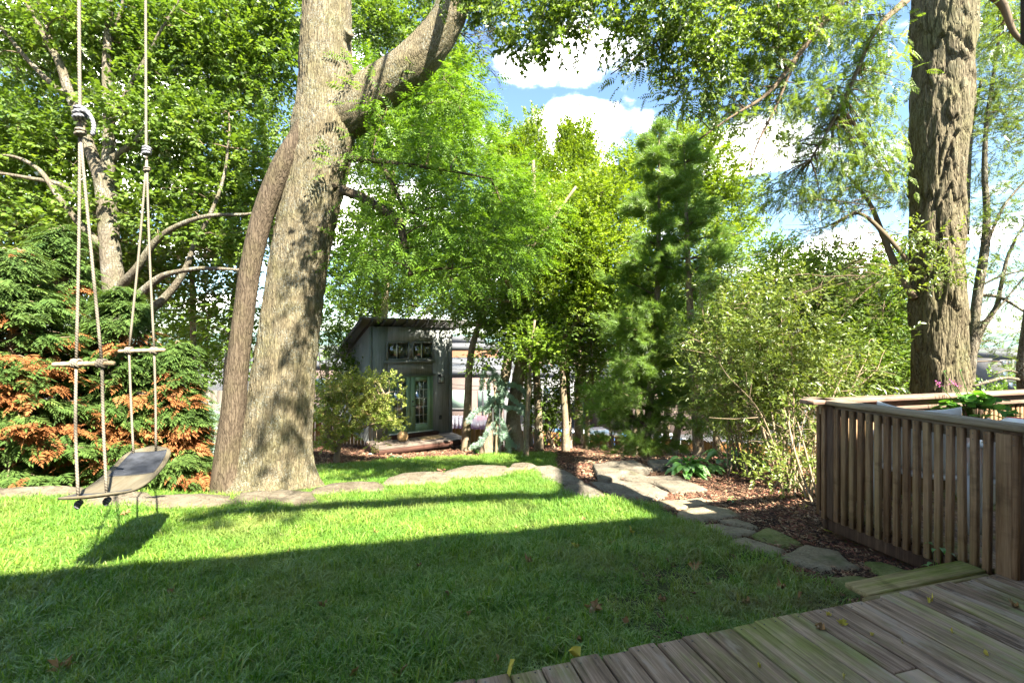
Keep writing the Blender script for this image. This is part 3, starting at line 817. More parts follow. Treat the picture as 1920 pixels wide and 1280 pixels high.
scatter_gn('lawn_litter', np.stack([x3_, y3_, ground(x3_, y3_)+.022], -1), np.stack([rng.normal(0, .3, n3), rng.normal(0, .3, n3), rng.uniform(0, 6.28, n3)], -1), rng.uniform(.5, 1.0, n3), rng.integers(2, 6, n3), chips, 'small brown bits of bark and dead leaf caught in the lawn', 'litter')
rot = np.stack([rng.normal(0, .15, nn), rng.normal(0, .15, nn), rng.uniform(0, 6.28, nn)], -1)
scatter_gn('mulch_chips', np.stack([x, y, ground(x, y)+.006], -1), rot, np.concatenate([np.full(len(x1_), 1.), np.full(len(x2_), 1.9)])*rng.uniform(.6, 1.3, nn), rng.integers(0, 6, nn), chips, 'loose brown bark mulch covering the planting beds', 'mulch')

# ------------------------------------------------------------------ the deck
BP = .1435; BW = .1345; BT = .030
deck = thing('wooden_deck', 'weathered mossy timber deck in the foreground', 'deck', tuple(ST(2, 0, 0)))
RS = 3.70      # the near railing's line (s), the far railing's line (t)
RT = 3.09
TE = 1.92
def deck_board(s0, s1, t0, t1, name='board', mat='deck', par=deck, z=0.0):
    c = ST((s0+s1)/2, (t0+t1)/2, z-BT/2+rng.normal(0, .0012))
    v, f = boxmesh((s1-s0, t1-t0, BT), .004)
    tw = rng.normal(0, .0012)
    ca, sa = math.cos(DA+tw), math.sin(DA+tw); R = np.array([[ca, -sa, 0], [sa, ca, 0], [0, 0, 1]])
    o = bpy.data.objects.new(name, mesh_from(name, v, f if isinstance(f, np.ndarray) else f, M[mat])); C.objects.link(o)
    o.parent = par; o.location = Vector(c)-par.location; o.rotation_euler = (0, rng.normal(0, .006), DA+tw)
    return o
k = 0; s = -.75
while s < 8.2:
    end = (TE+rng.uniform(-.012, .014)) if s+BP < RS+.02 else RT+.06
    j = {9: 1.12, 15: .92, 20: 1.46, 26: 1.2, 31: .7}.get(k)
    if j:
        deck_board(s, s+BW, -1.5, j-.002); deck_board(s, s+BW, j+.002, end)
    else: deck_board(s, s+BW, -1.5, end)
    s += BP; k += 1
mb = MB()
mb.box(ST(1.45, TE-.05, -.115), (4.4, .038, .165), DA)
mb.box(ST(RS+.03, 2.5, -.115), (.038, 1.2, .165), DA)
mb.box(ST(5.9, RT+.02, -.115), (4.4, .038, .165), DA)
for t in (1.2, .6, 0, -.7): mb.box(ST(3.7, t, -.12), (8.6, .038, .15), DA)
mb.box(ST(5.95, 2.3, -.12), (4.4, .038, .15), DA)
mb.obj('joists', M['post'], deck)
for (ss, tt) in ((3.9, 3.0), (6, 3.0), (3.9, 2.1), (.4, 1.8), (2.2, 1.8)):
    MB().box(ST(ss, tt, -.45), (.09, .09, .5), DA).obj('support_post', M['post'], deck)
mb = MB(); q_ = -.75
while q_ < 8.2:
    e_ = TE if q_+BP < RS+.02 else RT+.04
    for tt in [e_-.03, 1.2, .6]+([2.3] if e_ > 2 else []):
        for ds in (.028, BW-.028):
            c_ = ST(q_+ds+rng.normal(0, .003), tt+rng.normal(0, .006), .0006); mb.tube([c_, c_+np.array([0, 0, .0012])], [.0042, .0042], 7, 1)
    q_ += BP
o = mb.obj('screw_heads', M['screw'], deck); o['kind'] = 'stuff'
step = thing('deck_step', 'short plank step jutting from the deck edge over the flagstones', 'step', tuple(ST(3.1, 2.0, 0)))
deck_board(2.66, 3.64, 1.965, 2.105, 'plank', 'step', step, -.004)
deck_board(2.60, 3.62, 1.932, 1.960, 'plank', 'step', step, -.014)
mb = MB(); mb.box(ST(3.15, 2.02, -.055), (.86, .035, .05), DA); mb.box(ST(2.74, 2.0, -.12), (.06, .10, .17), DA); mb.box(ST(3.45, 2.0, -.12), (.06, .10, .17), DA)
mb.obj('bracket', M['post'], step)

def railing(name, label, a, b, inward, n, cap_mat, over, first=.05):
    """a, b in deck coordinates; balusters on the outer side"""
    A = ST(*a); B = ST(*b); dr = (B-A)/np.linalg.norm(B-A); L = np.linalg.norm(B-A)
    ang = math.atan2(dr[1], dr[0]); outw = np.array([*inward, 0])
    r = thing(name, label, 'railing', (A[0], A[1], 0))
    def bx(nm, c, size, m, ch=.003):
        v, f = boxmesh(size, ch)
        o = bpy.data.objects.new(nm, mesh_from(nm, v, f, M[m])); C.objects.link(o); o.parent = r
        o.location = Vector(c)-r.location; o.rotation_euler = (0, 0, ang); return o
    mid = (A+B)/2
    bx('cap_rail', mid+dr*(over[1]-over[0])/2+np.array([0, 0, .904]), (L+over[0]+over[1], .14, .038), cap_mat, .005)
    bx('upper_rail', mid+np.array([0, 0, .838]), (L, .038, .088), 'cap' if cap_mat == 'cap' else 'capx')
    bx('lower_rail', mid+outw*.002+np.array([0, 0, -.065]), (L, .036, .05), 'post')
    v, f = boxmesh((.036, .036, .94), .0025)
    me = mesh_from('baluster', v, f, M['rail'])
    pitch = .0663
    for k in range(n):
        c = A+dr*(first+pitch*k)+outw*.038+np.array([0, 0, .388])
        if (c-A).dot(dr) > L: break
        o = bpy.data.objects.new('baluster', me); C.objects.link(o); o.parent = r
        o.location = Vector(c)-r.location; o.rotation_euler = (rng.normal(0, .004), rng.normal(0, .003), ang+rng.normal(0, .02))
    mb = MB()
    for k in range(n):
        for zz in (-.05, .80, .84):
            c = A+dr*(first+pitch*k)+outw*.0562+np.array([0, 0, zz+rng.normal(0, .004)])
            if (c-A).dot(dr) < L: mb.tube([c, c+outw*.0015], [.004, .004], 7, 1)
    so = mb.obj('screw_heads', M['screw'], r); so['kind'] = 'stuff'
    return r, bx, dr, ang
o1 = -d2
nr, bx, dr, ang = railing('deck_railing', 'near brown deck railing running from the step to the corner post', (RS, 3.05), (RS, 1.78), o1, 19, 'cap', (.22, .05), .085)
bx('corner_post', ST(RS+.005, 3.045, .40), (.089, .089, .95), 'post')
bx('post', ST(RS+.015, 1.86, .40), (.089, .089, .95), 'post')
o = bx('baluster', ST(RS-.04, 3.075, .385), (.036, .04, .95), 'rail')
o = bx('baluster', ST(RS-.04, 1.885, .385), (.075, .04, .95), 'rail')
fr_, bx2, dr2, ang2 = railing('deck_railing', 'far brown deck railing behind the chairs and the potted geranium', (RS-.04, RT+.02), (8.2, RT+.02), d1, 68, 'capx', (.16, .1), .03)
for s in (5.5, 7.3): bx2('post', ST(s, RT-.03, .40), (.089, .089, .95), 'post')

# house behind the camera: it throws the shade over the deck and the near lawn
HT = -1.75
house = thing('house', 'dark house behind the deck whose eave bracket shows top right', 'house', tuple(ST(2, HT-3, -.2)))
MB().box(ST(2, HT-3.0, 2.5), (26, 6.0, 5.4), DA).obj('wall', M['siding'], house)
v = np.array([ST(-11.5, -.64, 5.45), ST(15.5, -1.38, 5.45), ST(15.5, HT-3, 6.3), ST(-11.5, HT-3, 6.3), ST(15.5, HT-6.5, 5.4), ST(-11.5, HT-6.5, 5.4)])
v2 = v-np.array([0, 0, .18])
ff = [[0, 1, 2, 3], [3, 2, 4, 5]]
f = np.array(ff+[[a+6 for a in q[::-1]] for q in ff]+[[6, 7, 1, 0], [11, 5, 4, 10], [0, 3, 9, 6], [3, 5, 11, 9], [1, 7, 8, 2], [2, 8, 10, 4]])
obj('roof', np.vstack([v, v2]), f, M['shingle'], house)
bq = P(1932, 44, 3.0); bb = ST(0, 0); td = -d1
mb = MB(); Lb = 4.4
cen = np.array([bq[0], bq[1], 3.62])+np.array([td[0], td[1], 0])*Lb/2
mb.box(cen, (.22, Lb, .62), DA, ch=.01)
mb.obj('eave_bracket', M['eave'], house)

# ------------------------------------------------------------------ leaf templates
def kite(L=1.0, W=.5, fold=.10, base=(0, 0, 0), ang=0.0, pitch=0.0, roll=0.0):
    v = np.array([[0, 0, 0], [W/2, .45*L, fold*L], [0, L, -.03*L], [-W/2, .45*L, fold*L]], float)
    cr, sr = math.cos(roll), math.sin(roll); v = v@np.array([[cr, 0, sr], [0, 1, 0], [-sr, 0, cr]]).T
    cp, sp = math.cos(pitch), math.sin(pitch); v = v@np.array([[1, 0, 0], [0, cp, -sp], [0, sp, cp]]).T
    ca, sa = math.cos(ang), math.sin(ang); v = v@np.array([[ca, -sa, 0], [sa, ca, 0], [0, 0, 1]]).T
    return v+np.array(base), np.array([[0, 1, 2], [0, 2, 3]])
def lobed(L=1.0, W=.9, k=5, sinus=.5, fold=.06, base=(0, 0, 0), ang=0.0, pitch=0.0, roll=0.0, seed=0):
    """maple or pin-oak leaf: pointed lobes as a fan of triangles"""
    r = np.random.default_rng(seed); pts = [[0, 0, 0]]
    prof = []
    for i in range(k*2+1):
        t = i/(k*2); a = -2.2+4.4*t
        rad = (1.0 if i % 2 else sinus)*(.62+.38*math.cos(a*.55))
        if i in (0, k*2): rad = .22
        prof.append([math.sin(a)*rad*W*.62, .38*L+math.cos(a)*rad*L*.62, 0])
    prof = np.array(prof); prof[:, 2] = fold*np.abs(prof[:, 0])+r.normal(0, .015, len(prof))
    v = np.vstack([[[0, .0, 0]], [[0, .40*L, -.02]], prof])
    f = [[1, 2+i+1, 2+i] for i in range(len(prof)-1)]+[[1, 2, 0], [1, 0, 2+len(prof)-1]]
    cr, sr = math.cos(roll), math.sin(roll); v = v@np.array([[cr, 0, sr], [0, 1, 0], [-sr, 0, cr]]).T
    cp, sp = math.cos(pitch), math.sin(pitch); v = v@np.array([[1, 0, 0], [0, cp, -sp], [0, sp, cp]]).T
    ca, sa = math.cos(ang), math.sin(ang); v = v@np.array([[ca, -sa, 0], [sa, ca, 0], [0, 0, 1]]).T
    return v+np.array(base), np.array(f)
def pack(parts):
    V = []; Fc = []; lid = []; n = 0
    for i, (v, f) in enumerate(parts):
        V.append(v); Fc.append(f+n); n += len(v); lid += [i]*len(f)
    return np.vstack(V), np.vstack(Fc), np.array(lid)
def sprig(nl, L, W, length, seed, spreadang=1.0, droop=.3, fold=.1, lob=None):
    """twig along +Y with leaves left and right; length in metres, leaves L metres"""
    r = np.random.default_rng(seed); parts = []
    for i in range(nl):
        t = (i+.6)/nl; side = 1 if i % 2 else -1
        b = (0, t*length, r.normal(0, .004)); a = side*-spreadang*r.uniform(.6, 1.3)*(1-.5*t)
        kw = dict(base=b, ang=a, pitch=-droop*r.uniform(.0, 2.0)+.25*r.normal(), roll=r.normal(0, .5))
        l = L*r.uniform(.75, 1.15)
        parts.append(lobed(l, l*W, lob[0], lob[1], seed=i, **kw) if lob else kite(l, l*W, fold, **kw))
    return pack(parts)
def pinnate(npair, L, W, length, seed, droop=.35):
    r = np.random.default_rng(seed); parts = []
    for i in range(npair):
        t = (i+1)/(npair+.5); z = -droop*length*t*t
        sz = L*(.7+.6*math.sin(math.pi*min(1, t*.9+.1)))
        for sd in (-1, 1):
            parts.append(kite(sz, sz*W, .05, base=(0, t*length*.95, z), ang=-sd*1.15*r.uniform(.9, 1.1), pitch=-.35+r.normal(0, .15), roll=r.normal(0, .2)))
    parts.append(kite(L, L*W, .05, base=(0, length*.97, -droop*length), pitch=-.5))
    parts.append((np.array([[-.003, 0, 0], [.003, 0, 0], [0, length, -droop*length]]), np.array([[0, 1, 2]])))
    return pack(parts)
def pine_tuft(nn, L, seed, wd=.006, ang=.9):
    r = np.random.default_rng(seed); V = []; Fc = []
    for i in range(nn):
        a = r.uniform(0, 6.28); th = ang*math.sqrt(r.uniform(.02, 1)); l = L*r.uniform(.7, 1.1)
        d = np.array([math.sin(th)*math.cos(a), math.cos(th), math.sin(th)*math.sin(a)])
        b = np.array([0, r.uniform(-.5, .15)*L, 0]); s = np.cross(d, r.normal(size=3)); s /= np.linalg.norm(s)
        tip = b+d*l+np.array([0, 0, -.12*l])
        k = len(V); V += [b-s*wd/2, b+s*wd/2, tip]; Fc.append([k, k+1, k+2])
    return np.array(V), np.array(Fc), np.arange(len(Fc))//3
def frond(L, seed, n=7, W=.30, droop=.3):
    """flat feathery spray (hemlock, false cypress)"""
    r = np.random.default_rng(seed); parts = []
    for i in range(n):
        t = (i+.3)/n
        for sd in (-1, 1):
            l = L*.55*(1-t*.75)*r.uniform(.8, 1.15)
            parts.append(kite(l, l*W, .04, base=(0, t*L, -droop*L*t*t), ang=-sd*(.95-.3*t), pitch=-.25+r.normal(0, .15)))
    parts.append(kite(L*.35, L*.1, .03, base=(0, L*.9, -droop*L*.85), pitch=-.5))
    return pack(parts)

def basis(ax, up):
    y = ax/np.linalg.norm(ax, axis=1)[:, None]
    x = np.cross(y, up); x /= np.linalg.norm(x, axis=1)[:, None]+1e-9
    z = np.cross(x, y)
    return np.stack([x, y, z], -1)       # columns
def scatter(templates, pos, ax, up, scl, cvar):
    """place one of the templates at each point; returns one big mesh"""
    R = basis(ax, up); n = len(pos); kk = rng.integers(0, len(templates), n)
    VV = []; FF = []; CC = []; off = 0
    for t, (tv, tf, lid) in enumerate(templates):
        s = np.where(kk == t)[0]
        if not len(s): continue
        v = np.einsum('nij,kj->nki', R[s], tv)*scl[s][:, None, None]+pos[s][:, None, :]
        f = tf[None]+(np.arange(len(s))*len(tv))[:, None, None]+off
        lr = rng.uniform(0, 1, (len(s), lid.max()+1))[:, lid]
        c = np.clip(cvar[s][:, None]*.62+lr*.38, 0, 1)
        VV.append(v.reshape(-1, 3)); FF.append(f.reshape(-1, 3)); CC.append(c.ravel()); off += len(s)*len(tv)
    return np.vstack(VV), np.vstack(FF), np.concatenate(CC)
def rdir(n):
    a = rng.normal(size=(n, 3)); return a/np.linalg.norm(a, axis=1)[:, None]

T_oak = [sprig(6, .125, .8, .26, k, lob=(5, .42)) for k in range(5)]
T_maple = [sprig(7, .115, .72, .26, 10+k) for k in range(6)]
T_walnut = [pinnate(6, .085, .32, .36, 20+k) for k in range(4)]
T_small = [sprig(8, .075, .62, .24, 30+k) for k in range(6)]
T_back = [sprig(6, .13, .66, .34, 36+k) for k in range(6)]
T_locust = [pinnate(7, .045, .38, .20, 40+k, .25) for k in range(4)]
T_shrub = [sprig(8, .075, .42, .24, 50+k, .8, .25) for k in range(6)]
T_jap = [sprig(7, .075, .85, .2, 60+k, 1.2, .35, lob=(3, .35)) for k in range(4)]
T_pine = [pine_tuft(36, .125, 70+k, .0055) for k in range(4)]
T_arb = [frond(.26, 80+k) for k in range(4)]
T_cedar = [pine_tuft(22, .07, 90+k, .009, 1.5) for k in range(4)]

def blob(px, py, d, rx, ry, rd):
    c = P(px, py, d); return (c, np.array([rx*d/FPX, rd, ry*d/FPX]))
def clump_centres(blobs, n, shell=.45, wexp=.72):
    wts = np.array([np.prod(b[1])**wexp for b in blobs]); wts /= wts.sum()
    k = rng.choice(len(blobs), n, p=wts); d = rdir(n); r = rng.uniform(0, 1, n)**shell
    return np.array([blobs[a][0]+blobs[a][1]*d[i]*r[i] for i, a in enumerate(k)]), np.array([blobs[a][0] for a in k])

def make_tree(name, label, cat, limbs, blobs, tmpl, leaf, bark, nclump, per, cr=.42, sc_=1.0, flat=.6, twig='twig', group=None, sides=10, droop=0.0, upb=.35, trunk_obj=None, shell=.45, ground_it=True, twr=.014, keep=None, extra=None, nobranch=False, dirv=None, wexp=.72):
    """limbs: [[(px,py,depth,width_px)...]...]; the first is the trunk and is carried down to the ground"""
    L3 = []
    for l in limbs:
        p = np.array([P(a, b, c) for a, b, c, w_ in l]); r = np.array([RW(a, c, w_) for a, b, c, w_ in l])
        L3.append((p, r))
    p, r = L3[0]
    if ground_it:
        dirn = p[0]-p[1]; dirn /= np.linalg.norm(dirn)
        h = p[0][2]-gz(p[0][0], p[0][1])
        if h > .02:
            q = p[0]+np.array([dirn[0]*.35, dirn[1]*.35, -1])*h; q[2] = gz(q[0], q[1])-.12
            p = np.vstack([q, p]); r = np.concatenate([[r[0]*1.35], r])
        L3[0] = (p, r)
    root = thing(name, label, cat, (p[0][0], p[0][1], p[0][2]+.1), group)
    nodes = []; nrad = []
    mbt = MB(); mbt.tube(p, r, sides, 5)
    for i, (q, rr) in enumerate(L3):
        qq, r2 = catmull(q, rr, 6); nodes.append(qq[len(qq)//3 if i == 0 else 1:]); nrad.append(r2[len(qq)//3 if i == 0 else 1:])
    if trunk_obj is None: mbt.obj('trunk', M[bark], root, True)
    mbb = MB(); has = False
    for q, rr in L3[1:]:
        mbb.tube(q, rr, max(5, sides-3), 5); has = True
    if len(L3) > 1: mbb.obj('limbs', M[bark], root, True)
    if nclump:
        cc, bc = clump_centres(blobs, nclump, shell, wexp)
        if keep is not None: cc, bc = cc[keep(cc)], bc[keep(cc)]
        N3 = np.vstack(nodes); NR = np.concatenate(nrad)
        if not nobranch:
            mbb = MB()
            for c in cc:
                dd = np.linalg.norm(N3-c, axis=1)+np.maximum(0, N3[:, 2]-c[2])*.8
                a = N3[np.argmin(dd)]; m = (a+c)/2+np.array([0, 0, .10*np.linalg.norm(c-a)])+rng.normal(0, .06, 3)*np.linalg.norm(c-a)
                ln = np.linalg.norm(c-a); r0 = min(twr*(1+.5*ln), NR[np.argmin(dd)]*.8+.004)
                mbb.tube([a, m, c], [r0, r0*.6, .004], 4, 2, False)
                if len(N3) < 900: N3 = np.vstack([N3, m, c*.7+m*.3]); NR = np.concatenate([NR, [r0*.5, r0*.35]])
            mbb.obj('branches', M[twig], root, False)
        n = per*len(cc); k = np.repeat(np.arange(len(cc)), per)
        g = rng.normal(size=(n, 3))*.55; ln = np.linalg.norm(g, axis=1); g = g*np.minimum(1, 1.5/np.maximum(ln, 1e-6))[:, None]
        crs = cr*rng.uniform(.65, 1.35, len(cc))[k]
        pos = cc[k]+g*crs[:, None]*np.array([1, 1, flat])
        outw = g*np.array([1, 1, .6])+.35*rdir(n)+.25*(cc[k]-bc[k])/(np.linalg.norm(cc[k]-bc[k], axis=1)[:, None]+.01)
        ax = outw/(np.linalg.norm(outw, axis=1)[:, None]+1e-6)+np.array([0, 0, upb-droop])
        if dirv is not None: ax = ax*.5+np.array(dirv)
        upv = np.array([0, 0, 1.])+.55*rdir(n)
        cv = np.clip(rng.uniform(.1, .8, len(cc))[k]+rng.normal(0, .12, n), 0, 1)
        kp = pos[:, 2] > ground(pos[:, 0], pos[:, 1])+.05
        v, f, c = scatter(tmpl, pos[kp], ax[kp], upv[kp], sc_*rng.uniform(.75, 1.2, n)[kp], cv[kp])
        obj('crown', v, f, M[leaf], root, False, c)
    return root
def above_shed(c):
    px_ = 960+c[:, 0]/c[:, 1]*FPX; py_ = 640-(c[:, 2]-EYE)/c[:, 1]*FPX
    return (py_ < 560) | (px_ > 895) | (px_ < 600)
# ------------------------------------------------------------------ the big oak
bq = hit(512, 925); BD = bq[1]
def disp_oak(p, r, a):
    th = a[None, :]; z = p[:, 2][:, None]; rr = r[:, None]
    q = np.stack([np.cos(th)*rr*21+z*.0, np.sin(th)*rr*21+z*0, (z*3.4)+th*0], -1)
    q = q+1.2*fbm(np.stack([np.cos(th)*3+z*0, np.sin(th)*3+z*0, z*1.3+th*0], -1), 2)[..., None]
    n = np.abs(fbm(q*1.0, 3)); n2 = np.abs(fbm(q*2.3+9, 2))
    rid = np.clip(n*5.5, 0, 1)*.021+np.clip(n2*4, 0, 1)*.009-.020
    lump = .09*fbm(np.stack([np.cos(th)*1.2+z*0, np.sin(th)*1.2+z*0, z*.8+th*0], -1), 3)
    h = np.clip((z-(bq[2]))/.75, 0, 1)
    roots = (1-h)**2.6*(.13+.17*np.sin(th*5+1.1)+.08*np.sin(th*3+2.5)+.06*np.sin(th*9))
    return rid+lump*rr+np.maximum(roots, -.02)
oak = thing('oak_tree', 'huge grey-barked oak with a forking trunk beside the stone edging', 'tree', (bq[0], bq[1], bq[2]))
prof = [(925, 512, 176), (890, 515, 160), (850, 517, 146), (800, 521, 136), (700, 533, 121), (600, 546, 115), (480, 563, 112), (400, 578, 114), (300, 598, 120), (240, 608, 120), (180, 612, 108), (100, 611, 101), (0, 614, 93), (-120, 612, 84), (-300, 590, 70), (-500, 575, 50)]
tp = [P(c, y, BD) for y, c, w_ in prof]; tr = [RW(c, BD, w_) for y, c, w_ in prof]
tp = [tp[0]-np.array([0, 0, .22])]+tp; tr = [tr[0]]+tr
v, f = tubemesh(tp, tr, 260, 20, True, disp_oak)
obj('trunk', v, f, M['oak_bark'], oak, True)
lp = [P(610, 250, BD+.05), P(652, 215, BD), P(700, 176, BD-.05), P(765, 128, BD-.1), P(815, 75, BD-.15), P(845, 22, BD-.2), P(858, -40, BD-.25), P(850, -200, BD-.5), P(870, -420, BD-.9)]
lr = np.array([64, 86, 82, 74, 66, 60, 58, 50, 34])*BD/FPX/2
lr[0] *= 1.0
def disp_limb(p, r, a):
    th = a[None, :]; s_ = (np.arange(len(p))*.03)[:, None]; rr = r[:, None]
    q = np.stack([np.cos(th)*rr*13+s_*0, np.sin(th)*rr*13+s_*0, s_*3+th*0], -1)
    n = np.abs(fbm(q, 3))
    return np.clip(n*5, 0, 1)*.018-.012+.10*rr*fbm(np.stack([np.cos(th)+s_*0, np.sin(th)+s_*0, s_*1.6+th*0], -1), 3)
v, f = tubemesh(lp, lr, 90, 14, True, disp_limb)
obj('limb', v, f, M['oak_bark'], oak, True)
v, f = tubemesh([P(636, 90, BD-.05), P(650, 68, BD-.12), P(655, 60, BD-.16)], np.array([22, 20, 19])*BD/FPX/2, 24, 5, True)
obj('cut_stub', v, f, M['oak_bark'], oak, True)
def bare_twigs(name, parent, a, b, n, spread_, mat, seed, r0=.008, lvl=3):
    rs = np.random.default_rng(seed); mb = MB()
    def grow(p, d, L, r, k):
        m = p+d*L*.5+rs.normal(0, .05, 3)*L; e = p+d*L+rs.normal(0, .08, 3)*L
        mb.tube([p, m, e], [r, r*.8, r*.55], 4, 2, False)
        if k <= 0: return
        for q in range(rs.integers(2, 4)):
            t = rs.uniform(.35, 1); s0 = p+(e-p)*t
            nd = d+rs.normal(0, spread_, 3); nd /= np.linalg.norm(nd); grow(s0, nd, L*rs.uniform(.55, .8), r*.6, k-1)
    for i in range(n):
        d = b-a; L = np.linalg.norm(d); d = d/L+rs.normal(0, spread_*.6, 3); d /= np.linalg.norm(d)
        grow(a, d, L*rs.uniform(.35, .6), r0, lvl)
    return mb.obj(name, M[mat], parent)
bare_twigs('dead_twigs', oak, P(862, 62, BD-.2), P(935, 125, BD-.2), 4, .33, 'dead_twig', 3, .008, 4)
# oak crown: branch tips that hang into the frame, and unseen clumps added to dapple the trunk
ob = [blob(905, 12, BD-.2, 42, 28, .25), blob(890, -60, BD-.2, 80, 50, .5), blob(1060, -10, 4.6, 90, 45, .5), blob(1120, 20, 4.6, 70, 40, .4), blob(1010, 25, 4.6, 42, 38, .3), blob(1100, 62, 4.6, 22, 34, .15),
      blob(1230, 4, 5.0, 140, 48, .6), blob(1260, 52, 5.2, 90, 46, .4), blob(1330, 100, 5.4, 70, 54, .4), blob(1322, 165, 5.4, 30, 26, .2), blob(1440, 44, 5.6, 90, 54, .5), blob(940, -160, 5.4, 260, 80, 1.2), blob(1250, -160, 5.4, 300, 90, 1.0)]
cc, _ = clump_centres(ob, 225, .5)
cc = cc[((cc[:, 2]-EYE)/cc[:, 1] > .30)]
def crown_from(cc, root, tmpl, leaf, per, cr, sc_, flat=.7, upb=-.1, name='crown', dirv=None, cvr=(.1, .8)):
    n = per*len(cc); k = np.repeat(np.arange(len(cc)), per)
    g = rng.normal(size=(n, 3))*.55
    pos = cc[k]+g*cr*np.array([1, 1, flat]); ax = g+.4*rdir(n); ax = ax/np.linalg.norm(ax, axis=1)[:, None]+np.array([0, 0, upb])
    if dirv is not None: ax = ax*.5+np.array(dirv)
    cv = np.clip(rng.uniform(*cvr, len(cc))[k]+rng.normal(0, .12, n), 0, 1)
    kp = pos[:, 2] > ground(pos[:, 0], pos[:, 1])+.04
    v, f, c = scatter(tmpl, pos[kp], ax[kp], (np.array([0, 0, 1.])+.5*rdir(n))[kp], sc_*rng.uniform(.75, 1.2, n)[kp], cv[kp])
    return obj(name, v, f, M[leaf], root, False, c)
crown_from(cc, oak, T_oak, 'l_oak', 13, .26, .72, .8, -.25)
mb = MB()
anch = np.array([P(860, -300, BD-.6), P(1000, -260, 5.4), P(1250, -200, 5.2), P(1450, -120, 5.5)])
mb.tube([P(862, -120, BD-.3), P(950, -250, 5.6), P(1150, -220, 5.3), P(1330, -130, 5.3), P(1500, -60, 5.6)], [.09, .07, .05, .035, .02], 8, 5)
for q, (a, b) in enumerate((((1000, -240, 5.4), (1015, 60, 4.6)), ((1080, -230, 5.3), (1100, 90, 4.6)), ((1180, -210, 5.3), (1270, 100, 5.2)), ((1330, -130, 5.3), (1330, 170, 5.4)), ((1400, -90, 5.4), (1460, 90, 5.6)))):
    A, B_ = P(*a), P(*b); mb.tube([A, (A+B_)/2+np.array([.15, 0, .1]), B_], [.02, .012, .004], 5, 4)
N3 = np.concatenate([np.linspace(P(*a), P(*b), 12) for a, b in (((1000, -240, 5.4), (1015, 60, 4.6)), ((1080, -230, 5.3), (1100, 90, 4.6)), ((1180, -210, 5.3), (1270, 100, 5.2)), ((1330, -130, 5.3), (1330, 170, 5.4)), ((1400, -90, 5.4), (1460, 90, 5.6)))]+[np.linspace(P(862, -40, BD-.3), P(905, 20, BD-.2), 6)])
for c in cc[::2]:
    a = N3[np.argmin(np.linalg.norm(N3-c, axis=1)+np.maximum(0, c[2]-N3[:, 2]))]
    mb.tube([a, (a+c)/2+np.array([0, 0, .04]), c], [.008, .005, .003], 4, 2, False)
mb.obj('branches', M['twig'], oak)
# unseen leaf clumps added sunward, to dapple trunk, slabs and lawn
S_ = S/S[2]
hc = []
for (tx, ty, tz, h, rx) in ((-2.6, 5.8, 1.2, 8.5, .55), (-2.4, 5.8, 3.2, 8.2, .5), (-2.9, 5.8, 0.2, 8.8, .45), (-2.2, 5.9, 4.6, 8.6, .5), (-3.3, 7, .8, 9, .7), (1.9, 6.6, -.5, 9, .8), (2.6, 7.4, -.6, 9.5, .9), (-1.0, 5.1, -.4, 9.5, .35), (-.1, 5.3, -.4, 9.5, .3), (-1.9, 4.9, -.4, 9.5, .35), (-2.9, 4.5, -.4, 9.5, .32), (.9, 5.5, -.4, 9.5, .3)):
    t = (h-tz); hc.append((np.array([tx+S_[0]*t, ty+S_[1]*t, h]), np.array([rx, rx*.8, rx*.5])))
cc2, _ = clump_centres(hc, 40, .6)
crown_from(cc2, oak, T_oak, 'l_oak', 6, .20, .9, .6, 0, 'dapple_crown')
mb = MB()
top = P(575, -500, BD)
q0 = P(870, -420, BD-.9)
for c in cc2[::9]:
    mb.tube([q0, (q0+c)/2+np.array([0, 0, .8]), c], [.05, .03, .006], 5, 3, False)
mb.obj('dapple_branches', M['maple_bark'], oak)

# the second trunk behind the oak
make_tree('oak_tree', 'slimmer brown-barked trunk leaning up close behind the huge oak', 'tree',
          [[(430, 850, 7.6, 58), (437, 780, 7.6, 50), (444, 700, 7.6, 45), (456, 600, 7.6, 42), (470, 500, 7.6, 41), (494, 400, 7.6, 42), (530, 310, 7.6, 42), (576, 225, 7.7, 36), (612, 100, 7.9, 28), (625, -80, 8.1, 22)],
           [(640, 356, 7.7, 20), (668, 366, 7.7, 19), (700, 382, 7.7, 18), (735, 405, 7.7, 18), (752, 425, 7.6, 17)],
           [(748, 412, 7.65, 17), (757, 450, 7.6, 13), (766, 500, 7.6, 10), (770, 516, 7.6, 8)], [(770, 514, 7.6, 8), (785, 508, 7.6, 6), (830, 503, 7.6, 5), (862, 506, 7.6, 3)],
           [(630, 352, 7.8, 12), (600, 330, 7.8, 16), (560, 300, 7.7, 20)], [(652, 297, 7.8, 12), (690, 300, 7.8, 11), (740, 306, 7.7, 8), (830, 318, 7.7, 6), (920, 335, 7.7, 3)], [(712, 300, 7.8, 9), (735, 345, 7.7, 8), (758, 390, 7.7, 6), (785, 402, 7.6, 4)]],
          [blob(720, 330, 7.8, 90, 80, .5), blob(800, 420, 7.7, 110, 90, .5), blob(770, 250, 8.0, 110, 90, .6), blob(900, 400, 7.8, 80, 90, .4), blob(700, 470, 7.8, 70, 60, .4), blob(850, 520, 7.7, 70, 40, .4), blob(940, 500, 7.8, 60, 60, .4), blob(700, 160, 8.2, 60, 50, .5), blob(830, 190, 8.2, 70, 60, .5)],
          T_walnut, 'l_walnut', 'oak_bark2', 150, 13, .33, .85, .6, sides=22, droop=.35, upb=.2, keep=above_shed)

